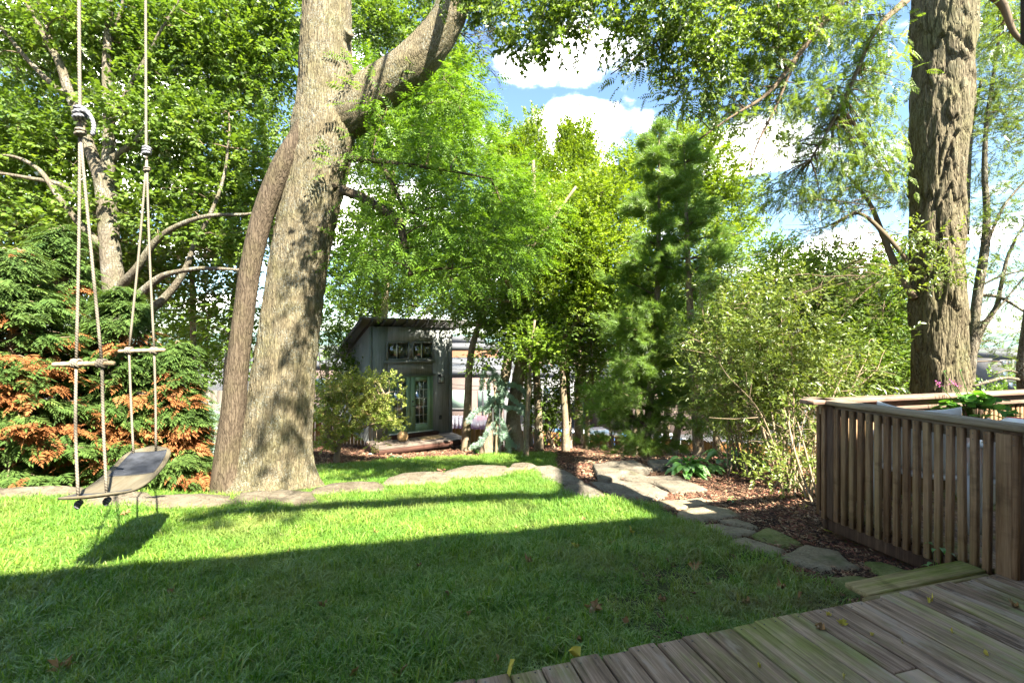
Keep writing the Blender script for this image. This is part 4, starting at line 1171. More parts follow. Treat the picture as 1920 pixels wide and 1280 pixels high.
# ------------------------------------------------------------------ trees on the left
make_tree('maple_tree', 'forked grey maple rising behind the browned evergreen hedge', 'tree',
          [[(222, 640, 11, 54), (216, 560, 11, 48), (205, 450, 11, 42), (200, 360, 11, 46), (196, 330, 11, 44), (203, 300, 11, 28), (205, 220, 11, 25), (200, 140, 11, 19), (202, 60, 11, 15), (207, -20, 11, 12), (200, -150, 11, 8)],
           [(194, 345, 11, 34), (176, 300, 11, 28), (150, 225, 11, 24), (128, 170, 10.9, 22), (112, 120, 10.8, 18), (84, 70, 10.8, 14), (60, 25, 10.7, 12), (30, -40, 10.6, 8)],
           [(132, 180, 10.9, 14), (100, 160, 10.8, 13), (50, 110, 10.7, 11), (0, 50, 10.6, 8), (-60, 0, 10.6, 5)],
           [(112, 125, 10.8, 12), (98, 85, 10.9, 10), (85, 40, 11, 9), (60, -30, 11, 6)],
           [(206, 300, 11, 22), (228, 285, 11, 16), (255, 265, 11, 13), (274, 240, 11, 12), (277, 232, 11, 10)],
           [(222, 215, 11, 14), (240, 170, 11, 11), (262, 130, 11, 9), (285, 90, 11, 8), (300, 60, 11, 6), (325, 20, 11, 5), (350, -30, 11, 3)],
           [(196, 330, 11, 10), (205, 100, 11.1, 8), (228, 20, 11.1, 8), (236, -30, 11.1, 6)],
           [(190, 405, 11, 18), (150, 370, 10.8, 14), (110, 345, 10.6, 12), (60, 335, 10.5, 10), (0, 325, 10.4, 8), (-50, 320, 10.4, 5)],
           [(200, 470, 11, 18), (150, 420, 10.8, 15), (110, 370, 10.6, 13), (75, 320, 10.5, 11), (30, 295, 10.5, 8), (-20, 290, 10.5, 5)],
           [(222, 540, 11, 24), (255, 505, 10.8, 18), (290, 455, 10.7, 15), (330, 425, 10.6, 12), (390, 405, 10.5, 9), (460, 402, 10.5, 6), (490, 395, 10.5, 4)],
           [(235, 580, 11, 28), (270, 545, 10.6, 20), (300, 520, 10.5, 15), (330, 510, 10.4, 11), (380, 503, 10.3, 9), (450, 506, 10.3, 6)],
           [(250, 600, 11.2, 24), (290, 575, 11, 20), (325, 540, 11, 16), (350, 500, 11, 13), (368, 450, 11, 10), (395, 400, 11, 8), (420, 330, 11.2, 6), (430, 250, 11.2, 4)]],
          [blob(60, 80, 11.5, 120, 110, 1.2), blob(200, 60, 11.5, 130, 90, 1.2), blob(340, 80, 12.0, 120, 110, 1.2), blob(450, 120, 12.5, 100, 110, 1.2), blob(320, 230, 11.5, 110, 100, 1.0), blob(430, 300, 12.0, 90, 110, 1.2),
           blob(60, 250, 11.2, 90, 90, .8), blob(110, 430, 11.0, 110, 70, .7), blob(330, 400, 11.5, 100, 70, .8), blob(420, 440, 12.0, 80, 50, .8), blob(500, 40, 12.5, 100, 90, 1.2), blob(200, 330, 13.2, 140, 120, .6), blob(250, 500, 13.0, 60, 50, .6), blob(0, 380, 11.2, 60, 80, .6)],
          T_maple, 'l_maple', 'maple_bark', 430, 21, .50, 1.08, .6, sides=20)
make_tree('maple_tree', 'sunny yellow-green maple at the far left behind the hedge', 'tree',
          [[(40, 560, 13, 22), (35, 430, 13, 20), (40, 330, 13, 16), (60, 250, 13, 10), (70, 180, 13, 6)], [(38, 400, 13, 12), (0, 330, 13, 8), (-60, 280, 13, 5)]],
          [blob(30, 230, 12.6, 110, 70, .9), blob(60, 330, 12.6, 110, 60, .9), blob(-40, 300, 12.6, 80, 120, .9), blob(100, 240, 13, 60, 50, .6)],
          T_maple, 'l_bright', 'maple_bark', 90, 18, .5, 1.0, .55)
bk = [('dark thin-trunked hackberry behind the grey maple', [(362, 620, 16, 12), (360, 520, 16, 11), (355, 400, 16, 9), (350, 250, 16, 6)], [blob(330, 360, 15.5, 90, 120, 1.5), blob(280, 500, 15, 90, 60, 1.2), blob(420, 420, 16, 80, 110, 1.3)], 'l_back', 110),
      ('slender hackberry between the hedge and the slimmer brown trunk', [(424, 700, 14, 11), (430, 640, 14, 10), (436, 560, 14, 8), (450, 480, 14, 6), (455, 380, 14, 4)], [blob(440, 400, 14, 50, 90, 1.0), blob(400, 560, 13.5, 60, 50, .8), blob(455, 600, 13, 22, 60, .5)], 'l_back', 60),
      ('tall hackberry filling the gap left of the oak fork', [(520, 600, 17, 16), (500, 300, 17, 13), (480, 100, 17, 9), (470, -40, 17, 5)], [blob(490, 130, 16.5, 90, 150, 1.5), blob(380, 200, 17, 90, 160, 1.5), blob(500, 350, 16.5, 60, 100, 1.3)], 'l_maple', 120),
      ('leafy boxelder over the hedge at the far left edge', [(110, 680, 14, 16), (100, 560, 14, 13), (90, 450, 14, 9), (80, 380, 14, 5)], [blob(60, 470, 13, 120, 70, .9), blob(160, 520, 13, 100, 60, .9), blob(20, 560, 12.5, 80, 50, .7)], 'l_back', 100),
      ('bright young elm beyond the grey fence by the slimmer brown trunk', [(385, 730, 17, 8), (388, 640, 17, 7), (392, 580, 17, 4)], [blob(390, 650, 17.5, 60, 60, 1.4), blob(330, 640, 18, 60, 60, 1.2), blob(410, 690, 16.5, 40, 35, .8), blob(300, 560, 18, 80, 60, 1)], 'l_bright', 90)]
bk.append(('tall background maple behind the grey forked maple', [(180, 640, 17, 16), (180, 400, 17, 12), (180, 150, 17, 7)], [blob(60, 120, 17, 130, 120, 1.6), blob(220, 120, 17, 130, 130, 1.6), blob(150, 330, 17, 150, 110, 1.6), blob(250, 450, 17, 100, 70, 1.4), blob(360, 60, 17, 100, 100, 1.4), blob(20, 420, 17, 90, 90, 1.4)], 'l_maple', 380))
bk.append(('tall background hackberry seen through the fork of the oak', [(720, 600, 18, 14), (735, 350, 18, 11), (745, 120, 18, 7)], [blob(720, 90, 17.5, 70, 110, 1.4), blob(790, 60, 17.5, 80, 90, 1.4), blob(700, 250, 17.5, 60, 70, 1.2), blob(830, 170, 17.5, 50, 60, 1.0), blob(690, 10, 17.5, 60, 60, 1.2), blob(850, 120, 17.5, 30, 34, .8), blob(690, 400, 18, 50, 60, 1.2)], 'l_back', 230))
for k, (lb, tr_, bl, lf, nc) in enumerate(bk):
    make_tree('background_tree', lb, 'tree', [tr_], bl, T_back, lf, 'thin_bark', nc, 15, .62, 1.15, .6, twr=.02)

# ------------------------------------------------------------------ centre and right background trees
make_tree('walnut_tree', 'spreading walnut with feathery leaves above the charcoal shed roof', 'tree',
          [[(1008, 750, 15.5, 13), (1000, 660, 15.5, 12), (985, 560, 14.5, 11), (985, 480, 13.5, 14), (1000, 400, 13.5, 10), (1000, 300, 13.5, 6)],
           [(968, 550, 13.5, 10), (900, 470, 13.2, 9), (830, 420, 13, 7), (760, 400, 13, 5)], [(985, 480, 13.5, 9), (1030, 420, 13.4, 7), (1080, 350, 13.4, 5)], [(985, 570, 14.5, 6), (920, 560, 13.6, 5), (860, 540, 13, 4)]],
          [blob(720, 230, 13, 100, 100, 1.1), blob(820, 250, 12.6, 100, 110, 1.0), blob(840, 180, 13, 60, 50, .6), blob(880, 350, 12.6, 110, 110, 1.0), blob(760, 440, 12.6, 110, 100, 1.0), blob(900, 480, 12.6, 90, 80, .9), blob(700, 560, 13.5, 90, 50, .8), blob(960, 420, 12.8, 80, 110, .9)],
          T_walnut, 'l_walnut', 'thin_bark', 400, 20, .50, 1.15, .55, droop=.3, keep=above_shed)
sp = [(950, 225, 14, 40), (985, 255, 14, 40), (1008, 225, 14, 40), (965, 300, 40, 50), (1020, 300, 40, 60)]
make_tree('pear_tree', 'upright pear tree with two-pronged leafy spires left of the sky gap', 'tree',
          [[(990, 700, 17, 14), (990, 500, 17, 12), (985, 380, 17, 9), (985, 250, 17, 4)]],
          [blob(948, 262, 17, 12, 42, .25), blob(978, 285, 17, 11, 40, .25), blob(1004, 262, 17, 13, 48, .3), blob(1016, 300, 17, 12, 40, .25), blob(1040, 330, 17, 10, 40, .25), blob(980, 350, 17, 60, 60, .8), blob(970, 430, 17, 80, 80, 1), blob(930, 300, 17.5, 20, 50, .3), blob(1030, 420, 17, 50, 60, .8)],
          T_small, 'l_pear', 'thin_bark', 400, 14, .22, 1.25, 1.3, upb=1.3, shell=.6, wexp=.42)
make_tree('pear_tree', 'upright pear tree with three narrow spires against the clouds', 'tree',
          [[(1085, 700, 17.5, 14), (1085, 500, 17.5, 12), (1085, 380, 17.5, 9), (1085, 260, 17.5, 4)]],
          [blob(1064, 262, 17.5, 9, 38, .25), blob(1062, 290, 17.5, 13, 34, .25), blob(1094, 258, 17.5, 10, 44, .25), blob(1104, 300, 17.5, 14, 44, .3), blob(1080, 310, 17.5, 18, 40, .3), blob(1080, 370, 17.5, 50, 60, .8), blob(1070, 450, 17.5, 70, 80, 1), blob(1114, 345, 17.5, 14, 40, .3)],
          T_small, 'l_pear', 'thin_bark', 380, 14, .22, 1.25, 1.3, upb=1.3, shell=.6, wexp=.42)
make_tree('elm_tree', 'yellow-green elm filling the middle between the pears and the pines', 'tree',
          [[(1060, 790, 15, 13), (1055, 680, 15, 12), (1075, 560, 15, 10), (1100, 470, 15, 8), (1120, 400, 15, 6), (1130, 340, 15, 4)],
           [(1075, 560, 15, 7), (1110, 530, 14.6, 6), (1150, 480, 14.5, 5), (1190, 440, 14.5, 3)], [(1058, 640, 15, 6), (1090, 590, 14.6, 6), (1140, 555, 14.4, 4), (1180, 545, 14.3, 3)]],
          [blob(1050, 430, 14.6, 80, 80, 1.0), blob(1120, 390, 15, 80, 60, 1.0), blob(1170, 350, 15.5, 60, 40, .8), blob(1130, 480, 14.6, 80, 70, 1.0), blob(1050, 540, 14.6, 80, 60, .9), blob(1180, 310, 15.5, 40, 18, .5), blob(1150, 560, 14.6, 60, 50, .8), blob(1150, 300, 15.5, 25, 14, .4)],
          T_small, 'l_pear', 'thin_bark', 340, 22, .42, 1.35, .7)
make_tree('elm_tree', 'sunlit elm showing gold-green tips behind the taller pine', 'tree',
          [[(1345, 700, 15.5, 12), (1350, 560, 15.5, 10), (1345, 420, 15.5, 7), (1340, 320, 15.5, 4)]],
          [blob(1290, 262, 15.5, 45, 22, .5), blob(1310, 300, 15.5, 70, 45, .8), blob(1340, 340, 15.3, 70, 50, .8), blob(1290, 380, 15.5, 80, 60, .8), blob(1370, 410, 15.3, 50, 50, .7), blob(1340, 480, 15.2, 70, 60, .8), blob(1230, 300, 15.8, 40, 35, .5), blob(1240, 400, 15.8, 60, 70, .7)],
          T_small, 'l_pear', 'thin_bark', 250, 18, .40, 1.35, .7)
make_tree('boxelder_tree', 'bright green boxelder with upright tips right of the pines', 'tree',
          [[(1465, 700, 13.5, 12), (1460, 600, 13.5, 10), (1458, 520, 13.5, 5)]],
          [blob(1450, 490, 13.3, 50, 26, .5), blob(1470, 540, 13.3, 70, 45, .7), blob(1420, 590, 13.3, 60, 40, .6), blob(1530, 600, 13.5, 60, 50, .7), blob(1430, 470, 13.3, 14, 22, .2), blob(1475, 475, 13.3, 12, 22, .2)],
          T_small, 'l_bright', 'thin_bark', 130, 18, .36, 1.25, .8, upb=.8)
for lb, tr_, bl, nc, lf in (
    ('dense hackberry behind the shed roof', [(700, 700, 20, 12), (705, 560, 20, 10), (700, 420, 20, 6)], [blob(640, 480, 20, 50, 90, 1.2), blob(720, 500, 20, 90, 90, 1.2), blob(820, 540, 20, 90, 60, 1.2), blob(660, 600, 20, 50, 50, 1.2), blob(760, 580, 20, 100, 34, 1.0), blob(880, 590, 20, 50, 40, 1.0)], 210, 'l_back'),
    ('dense elm behind the slim trees in the middle', [(1010, 760, 20, 12), (1005, 620, 20, 10), (1010, 480, 20, 6)], [blob(950, 560, 20, 80, 70, 1.2), blob(1040, 600, 20, 90, 70, 1.2), blob(1130, 600, 20, 90, 70, 1.2), blob(1120, 660, 20, 60, 26, 1.0)], 230, 'l_maple'),
    ('dark hackberry filling in behind the pines', [(1250, 780, 18, 12), (1255, 640, 18, 10), (1250, 500, 18, 6)], [blob(1200, 560, 18, 90, 90, 1.2), blob(1290, 600, 18, 90, 90, 1.2), blob(1240, 700, 18, 110, 50, 1.0), blob(1380, 640, 18, 80, 80, 1.2)], 230, 'l_back'),
    ('rounded linden rising behind the viburnum shrubs', [(1520, 740, 16, 12), (1525, 640, 16, 10), (1530, 560, 16, 6)], [blob(1480, 620, 16, 90, 70, 1.0), blob(1580, 620, 16, 80, 60, 1.0), blob(1540, 560, 16, 60, 34, .7), blob(1640, 600, 16, 60, 60, .8), blob(1530, 700, 16, 120, 34, .8)], 170, 'l_maple')):
    make_tree('background_tree', lb, 'tree', [tr_], bl, T_back, lf, 'thin_bark', nc, 15, .6, 1.3, .6, twr=.02)
# thin trees along the back fence: trunks one sees, crowns that join overhead
ft = [('slim bare-stemmed tree right beside the shed corner', [(874, 822, 15.2, 17), (877, 760, 15.2, 15), (880, 690, 15.2, 13), (888, 640, 15.2, 12), (908, 580, 15.2, 9), (920, 520, 15.2, 6)], [blob(900, 560, 15.2, 60, 40, .6), blob(850, 585, 15.6, 40, 16, .4)], 26, 'l_back'),
      ('tree leaning to the right behind the blue weeping cedar', [(912, 845, 14.6, 28), (925, 790, 14.6, 25), (938, 740, 14.6, 20), (950, 690, 14.6, 18), (957, 620, 14.6, 13), (965, 560, 14.6, 8)], [blob(960, 600, 14.4, 60, 50, .7), blob(920, 660, 14.2, 35, 40, .4)], 40, 'l_back'),
      ('thick dark trunk with a scarred base behind the cedar', [(966, 852, 14.8, 44), (964, 820, 14.8, 34), (962, 780, 14.8, 26), (968, 730, 14.8, 24), (980, 660, 14.8, 20), (985, 600, 14.8, 12), (990, 520, 14.8, 7)], [blob(1000, 610, 14.6, 70, 50, .8), blob(1020, 680, 14.4, 40, 26, .5)], 32, 'l_back'),
      ('pale straight young trunk left of the back mulch bed', [(987, 843, 13.6, 10), (989, 780, 13.6, 9), (992, 720, 13.6, 8), (995, 660, 13.6, 6), (1003, 600, 13.6, 4)], [blob(1000, 655, 13.5, 50, 34, .5)], 20, 'l_bright'),
      ('small crooked tree in the middle of the back bed', [(1037, 838, 16, 9), (1028, 815, 16, 8), (1024, 790, 16, 6), (1030, 760, 16, 4)], [blob(1030, 770, 15.8, 40, 30, .5), blob(1010, 740, 15.8, 40, 30, .5)], 30, 'l_back'),
      ('slim dark straight tree at the centre of the back fence', [(1069, 838, 16, 9), (1067, 780, 16, 8), (1064, 700, 16, 8), (1062, 620, 16, 7), (1058, 540, 16, 5)], [blob(1060, 620, 15.8, 60, 50, .7), blob(1090, 680, 15.6, 45, 30, .5)], 36, 'l_back'),
      ('twin-stemmed slim tree left of the pines', [(1098, 838, 16, 11), (1102, 790, 16, 9), (1097, 740, 16, 8), (1094, 680, 16, 7), (1090, 620, 16, 5)], [blob(1100, 610, 15.8, 60, 45, .7), blob(1110, 700, 15.6, 40, 40, .5)], 36, 'l_back'),
      ('leaning trunk by the back fence just behind the left pine', [(1187, 858, 14, 20), (1192, 820, 14, 16), (1196, 780, 14, 13), (1200, 720, 14, 10), (1205, 640, 14, 8)], [blob(1190, 600, 14, 60, 50, .6)], 30, 'l_back'),
      ('leaning pale trunk between the two pines at the fence', [(1258, 862, 14, 20), (1264, 835, 14, 17), (1272, 800, 14, 14), (1282, 740, 14, 11), (1290, 660, 14, 8)], [blob(1280, 640, 14, 50, 50, .6)], 30, 'l_back')]
for k, (lb, tr_, bl, nc, lf) in enumerate(ft):
    ex = [[(1107, 790, 16, 6), (1112, 740, 16, 6), (1110, 690, 16, 5), (1108, 640, 16, 4)]] if 'twin' in lb else []
    make_tree('slim_tree', lb, 'tree', [tr_]+ex, bl, T_back, lf, 'thin_bark', nc, 14, .42, .95, .6, twr=.012, group='slim trees along the back fence')
# undergrowth crowns between the trunks
for lb, bl, lf, nc in (('loose viburnum clump in front of the middle of the back fence', [blob(1020, 775, 16.5, 50, 24, .5), blob(1080, 750, 16.5, 40, 24, .5)], 'l_back', 15),
                       ('leafy hazel clump at the fence right of the pines', [blob(1390, 760, 12.5, 80, 60, .8), blob(1340, 700, 12.5, 60, 50, .7), blob(1450, 700, 12.5, 80, 60, .8)], 'l_back', 90),
                       ('leafy shrub growing behind the fence left of the pines', [blob(1150, 735, 17, 40, 34, .6)], 'l_back', 14),
                       ('dark laurel shrub beside the oak and the orange fence', [blob(612, 740, 16.5, 40, 40, .6), blob(640, 700, 17, 40, 50, .7), blob(620, 640, 17, 40, 60, .7)], 'l_back', 50)):
    c0 = bl[0][0]; b0 = hit(960+c0[0]/c0[1]*FPX, 845) if False else np.array([c0[0], c0[1], gz(c0[0], c0[1])])
    r_ = thing('shrub', lb, 'shrub', b0)
    cc, _ = clump_centres(bl, nc, .5)
    mb = MB()
    for q in range(7):
        e = cc[rng.integers(len(cc))]; mb.tube([b0+np.array([rng.normal(0, .1), rng.normal(0, .1), -.05]), (b0+e)/2+rng.normal(0, .1, 3), e], [.025, .018, .006], 5, 3)
    for c in cc: mb.tube([b0+(c-b0)*.55+np.array([0, 0, .1]), c], [.008, .004], 4, 1, False)
    mb.obj('stems', M['thin_bark'], r_, True)
    crown_from(cc, r_, T_back, lf, 15, .40, .85, .7, .3)

# ------------------------------------------------------------------ pines
def pine(label, x0, ybase, d, ytop, xt, wtr, tiers, seed):
    rs = np.random.default_rng(seed)
    b = hit(x0, ybase) if d is None else P(x0, ybase, d); d = b[1]
    top = P(xt, ytop, d)
    root = thing('pine_tree', label, 'tree', (b[0], b[1], b[2]))
    mid = (b+top)/2+np.array([rs.normal(0, .06), 0, 0])
    r0 = wtr*d/FPX/2
    MB().tube([b+np.array([0, 0, -.25]), b, mid, top], [r0*1.25, r0*1.05, r0*.62, .01], 14, 8).obj('trunk', M['thin_bark'], root, True)
    mb = MB(); cen = []; dr_ = []
    for (yy, rl, rr, n) in tiers:
        z = P(x0, yy, d)[2]; t = (z-b[2])/(top[2]-b[2]); base = b+(top-b)*t
        for q in range(n):
            a = rs.uniform(0, 6.28); L = (rl if math.cos(a) < 0 else rr)*d/FPX*rs.uniform(.6, 1.08)
            L *= abs(math.cos(a))*.45+.55
            dv = np.array([math.cos(a), math.sin(a), rs.uniform(-.05, .42)])
            e = base+dv*L+np.array([0, 0, -.05*L]); m = base+dv*L*.55+np.array([0, 0, .06*L])
            mb.tube([base, m, e], [.018+.006*L, .012, .004], 5, 3, False)
            nb = int(5+L*11)
            for k in range(nb):
                s_ = rs.uniform(.25, 1)
                pt = base+(e-base)*s_+np.array([0, 0, .05*L])*(1-s_)
                off = rs.normal(0, 1, 3)*np.array([.19, .19, .12])*(.5+.6*L)*(1.05-s_*.6)
                cen.append(pt+off); dr_.append(dv+.8*off/(np.linalg.norm(off)+.01)+np.array([0, 0, .35]))
    mb.obj('branches', M['twig'], root, False)
    cen = np.array(cen); dr_ = np.array(dr_); rep = 4
    pos = np.repeat(cen, rep, 0)+rng.normal(0, .055, (len(cen)*rep, 3)); ax = np.repeat(dr_, rep, 0)+.55*rdir(len(pos))
    kp = pos[:, 2] > ground(pos[:, 0], pos[:, 1])+.08
    v, f, c = scatter(T_pine, pos[kp], ax[kp], np.array([0, 0, 1.])+.3*rdir(kp.sum()), rng.uniform(1.0, 1.6, kp.sum()), np.clip(rng.normal(.45, .2, kp.sum()), 0, 1))
    obj('crown', v, f, M['l_pine'], root, False, c)
    return root
pine('tall soft-needled white pine, the left of the two pines', 1210, 862, 11.0, 225, 1236, 17, [(y, 20+.24*(y-225) if y < 620 else 125, 20+.15*(y-225) if y < 620 else 85, 5 if y < 500 else 7) for y in range(240, 835, 31)], 3)
pine('white pine with a bare stretch of stem, the right of the two pines', 1311, 866, 10.4, 262, 1282, 20, [(y, 22+.20*(y-262), 24+.34*(y-262), 5) for y in range(275, 560, 30)]+[(610, 60, 70, 5), (660, 50, 60, 4), (720, 50, 70, 5), (760, 60, 80, 6), (800, 50, 80, 5)], 4)

# ------------------------------------------------------------------ the right side
TD = 6.8
tb = np.array([6.13, TD, 0.]); tb[2] = gz(tb[0], tb[1])
def disp_shag(p, r, a):
    """long loose plates of bark, their lower ends lifting off"""
    n, m = len(p), len(a)
    z = (p[:, 2][:, None]+0*a[None, :]); th = a[None, :]+0*z
    rr = r[:, None]+0*th
    wx = .5*fbm(np.stack([np.cos(th)*2, np.sin(th)*2, z*1.6], -1), 3)
    NCOL = 11
    U = th/(2*np.pi)*NCOL+wx*2.6; V = z/.50+2.6*fbm(np.stack([np.cos(th)*3, np.sin(th)*3, z*.8+4], -1), 3)
    V = V+hash3(np.stack([np.floor(U).astype(int) % NCOL, U.astype(int)*0+3, U.astype(int)*0+9], -1))*0
    best = np.full(z.shape, 9.); sec = np.full(z.shape, 9.); cid = np.zeros(z.shape); bv = np.zeros(z.shape)
    iu = np.floor(U).astype(int); iv = np.floor(V).astype(int)
    for du in (-1, 0, 1):
        for dv in (-2, -1, 0, 1, 2):
            cu = (iu+du) % NCOL; cv = iv+dv
            key = np.stack([cu, cv, cu*0+7], -1); h1 = hash3(key); h2 = hash3(key+np.array([0, 0, 5])); h3 = hash3(key+np.array([0, 0, 11]))
            x = (iu+du)+h1-U; y = cv+1.3*h2-.15-V
            dd = np.abs(x)**1.5+np.abs(y)**1.5*.9*(.6+.8*h3)
            m1 = dd < best
            sec = np.where(m1, best, np.minimum(sec, dd)); cid = np.where(m1, h3, cid); bv = np.where(m1, y, bv); best = np.where(m1, dd, best)
    edge = sec-best
    plate = sstep(.02, .22, edge)*(.016+.030*cid)+sstep(.0, .35, edge)*.035*np.clip(bv+.3, 0, 1)*cid
    burl = 0
    for (zz, aa, s_, hgt) in ((4.72, 0, .22, .0), ):
        burl = burl
    lump = .16*fbm(np.stack([np.cos(th)*1.3, np.sin(th)*1.3, z*.9], -1), 3)*rr*2
    fine = .008*fbm(np.stack([np.cos(th)*rr*40, np.sin(th)*rr*40, z*14], -1), 3)
    return plate-.015+lump+fine
shag = thing('hickory_tree', 'massive shaggy-barked tree behind the deck railing on the right', 'tree', tuple(tb))
sp_ = [(860, 1764, 138), (735, 1762, 112), (640, 1760, 105), (520, 1758, 100), (400, 1757, 98), (300, 1758, 102), (210, 1762, 116), (120, 1768, 116), (40, 1770, 122), (-60, 1775, 126), (-250, 1790, 110), (-500, 1800, 84)]
tp = [P(c, y, TD) for y, c, w_ in sp_]; tr = [RW(c, TD, w_) for y, c, w_ in sp_]
tp = [np.array([tp[0][0], TD, tb[2]-.2])]+tp; tr = [tr[0]*1.1]+tr
v, f = tubemesh(tp, tr, 150, 26, True, disp_shag)
obj('trunk', v, f, M['shag_bark'], shag, True)
mb = MB()
for (a, b_, c_, rr_) in (((1770, 160), (1770, 166), (1768, 176), 30),):
    q = [P(a[0], a[1], TD-.1), P(b_[0], b_[1], TD-.18), P(c_[0], c_[1], TD-.22)]
    mb.tube(q, np.array([rr_, rr_*.9, rr_*.35])*TD/FPX/2*1.3, 14, 5)
mb.obj('burl', M['shag_bark'], shag, True)
# its branches: sprays hanging over the railing and the canopy above
mb = MB()
LB = [[(1700, -90, 6.5, 26), (1640, -60, 6.2, 20), (1560, 25, 5.9, 12), (1500, 100, 5.8, 9), (1440, 175, 5.7, 7), (1370, 220, 5.6, 4), (1310, 262, 5.6, 3)],
      [(1560, 25, 5.9, 8), (1520, 60, 5.9, 7), (1480, 140, 5.9, 6), (1455, 200, 5.9, 5), (1420, 270, 5.9, 4), (1405, 320, 5.9, 2)],
      [(1640, -60, 6.2, 14), (1500, -60, 5.9, 11), (1400, -20, 5.6, 8), (1300, 20, 5.4, 6), (1230, 80, 5.3, 4), (1145, 140, 5.2, 2)],
      [(1700, 0, 6.5, 14), (1640, 60, 6.3, 9), (1600, 150, 6.2, 7), (1560, 230, 6.1, 5), (1520, 300, 6.1, 3)],
      [(1850, -20, 6.6, 22), (1880, 10, 6.6, 14), (1900, 60, 6.6, 9), (1930, 90, 6.6, 6)]]
for l in LB: mb.tube([P(a, b, c) for a, b, c, w_ in l], [w_*c/FPX/2 for a, b, c, w_ in l], 7, 5)
N3 = np.concatenate([catmull([P(a, b, c) for a, b, c, w_ in l], [1]*len(l), 5)[0] for l in LB])
bl = [blob(1480, 40, 6, 130, 80, .7), blob(1600, 60, 6.3, 100, 110, .7), blob(1540, 170, 6.2, 110, 90, .6), blob(1430, 150, 6, 90, 80, .5), blob(1620, 210, 6.5, 80, 90, .5), blob(1360, 190, 5.7, 60, 50, .3), blob(1560, 290, 6.6, 120, 70, .6), blob(1460, 270, 6.3, 70, 60, .4), blob(1640, 330, 6.8, 60, 80, .4), blob(1480, 350, 6.6, 90, 40, .4), blob(1230, 100, 5.3, 50, 30, .2), blob(1165, 135, 5.2, 20, 10, .1), blob(1275, 190, 5.6, 14, 12, .1), blob(1880, 60, 7, 70, 90, .5), blob(1400, -60, 6, 260, 60, 1)]
cc, _ = clump_centres(bl, 290, .55)
for c in cc:
    a = N3[np.argmin(np.linalg.norm(N3-c, axis=1)+.5*np.maximum(0, c[2]-N3[:, 2]))]
    mb.tube([a, (a+c)/2+np.array([0, 0, .05]), c], [.010, .006, .003], 4, 3, False)
mb.obj('branches', M['twig'], shag, True)
cc = cc[~((960+cc[:, 0]/cc[:, 1]*FPX > 1675) & (960+cc[:, 0]/cc[:, 1]*FPX < 1850) & (cc[:, 1] < 7.6))]
crown_from(cc, shag, T_locust, 'l_locust', 15, .30, .9, .45, -.25, dirv=(-.25, 0, -.15))
ov = []  # unseen limb added, traced back up the sun to band the lawn with shade
for (px_, py_) in ((340, 985), (430, 968), (520, 962), (620, 955), (720, 950), (830, 942), (950, 936), (1060, 930)):
    g_ = hit(px_, py_); ov.append(g_+S/S[2]*(8.6-g_[2]))
mb = MB(); mb.tube([P(1795, -480, TD), np.array([6.6, 3.0, 8.7]), np.array([6.0, .2, 8.75])]+[q for q in ov[::-1]], [.17, .15, .14, .13, .13, .12, .12, .11, .10, .08, .06], 10, 4); mb.obj('shade_limb', M['shag_bark'], shag, True)
ovc = np.array([q+rng.normal(0, 1, 3)*np.array([.16, .16, .10]) for q in ov[:3] for z_ in range(4)])  # leaves added on it to soften that shadow band
crown_from(ovc, shag, T_locust, 'l_locust', 10, .22, 1.2, .6, 0, name='shade_leaves')
# bare drooping twigs with few leaves under the canopy, right of the pines
mb = MB(); ends = []
for q in range(34):
    a = P(rng.uniform(1600, 1710), rng.uniform(330, 540), rng.uniform(6.9, 8.6)); L = rng.uniform(.6, 2.2)
    dv = np.array([-1, rng.normal(0, .3), rng.uniform(-.35, .45)]); pts_ = [a]
    for k in range(5): dv = dv+rng.normal(0, .13, 3)+np.array([0, 0, -.09]); pts_.append(pts_[-1]+dv/np.linalg.norm(dv)*L/5)
    mb.tube(pts_, np.linspace(.010, .003, 6), 4, 2, False)
    for k in range(5):
        for z_ in range(3):
            p0 = pts_[k]+(pts_[k+1]-pts_[k])*rng.uniform(); e = p0+np.array([rng.uniform(-.3, .05), rng.normal(0, .12), rng.uniform(-.22, .14)])
            mb.tube([p0, e], [.004, .002], 3, 1, False); ends.append(e)
for l in ([(1715, 505, 6.8, 8), (1660, 440, 7, 8), (1610, 400, 7.3, 6), (1560, 420, 7.4, 3)], [(1715, 560, 6.8, 14), (1680, 500, 7, 12), (1655, 440, 7.2, 10), (1630, 380, 7.4, 7), (1590, 330, 7.6, 4)]):
    mb.tube([P(a, b, c) for a, b, c, w_ in l], [w_*c/FPX/2 for a, b, c, w_ in l], 7, 5)
mb.obj('drooping_twigs', M['twig'], shag, True)
ends = np.array(ends)
crown_from(ends[rng.uniform(size=len(ends)) < .9], shag, T_locust, 'l_locust_thin', 2, .08, .75, .5, -.2, name='thin_leaves')
# sprays of leaves against the trunk at mid height
cc, _ = clump_centres([blob(1740, 440, 6.3, 60, 30, .1), blob(1770, 500, 6.3, 70, 25, .1), blob(1700, 520, 6.3, 30, 40, .1)], 26, .6)
crown_from(cc, shag, T_shrub, 'l_shrub', 5, .14, .9, .6, 0, name='epicormic_leaves')

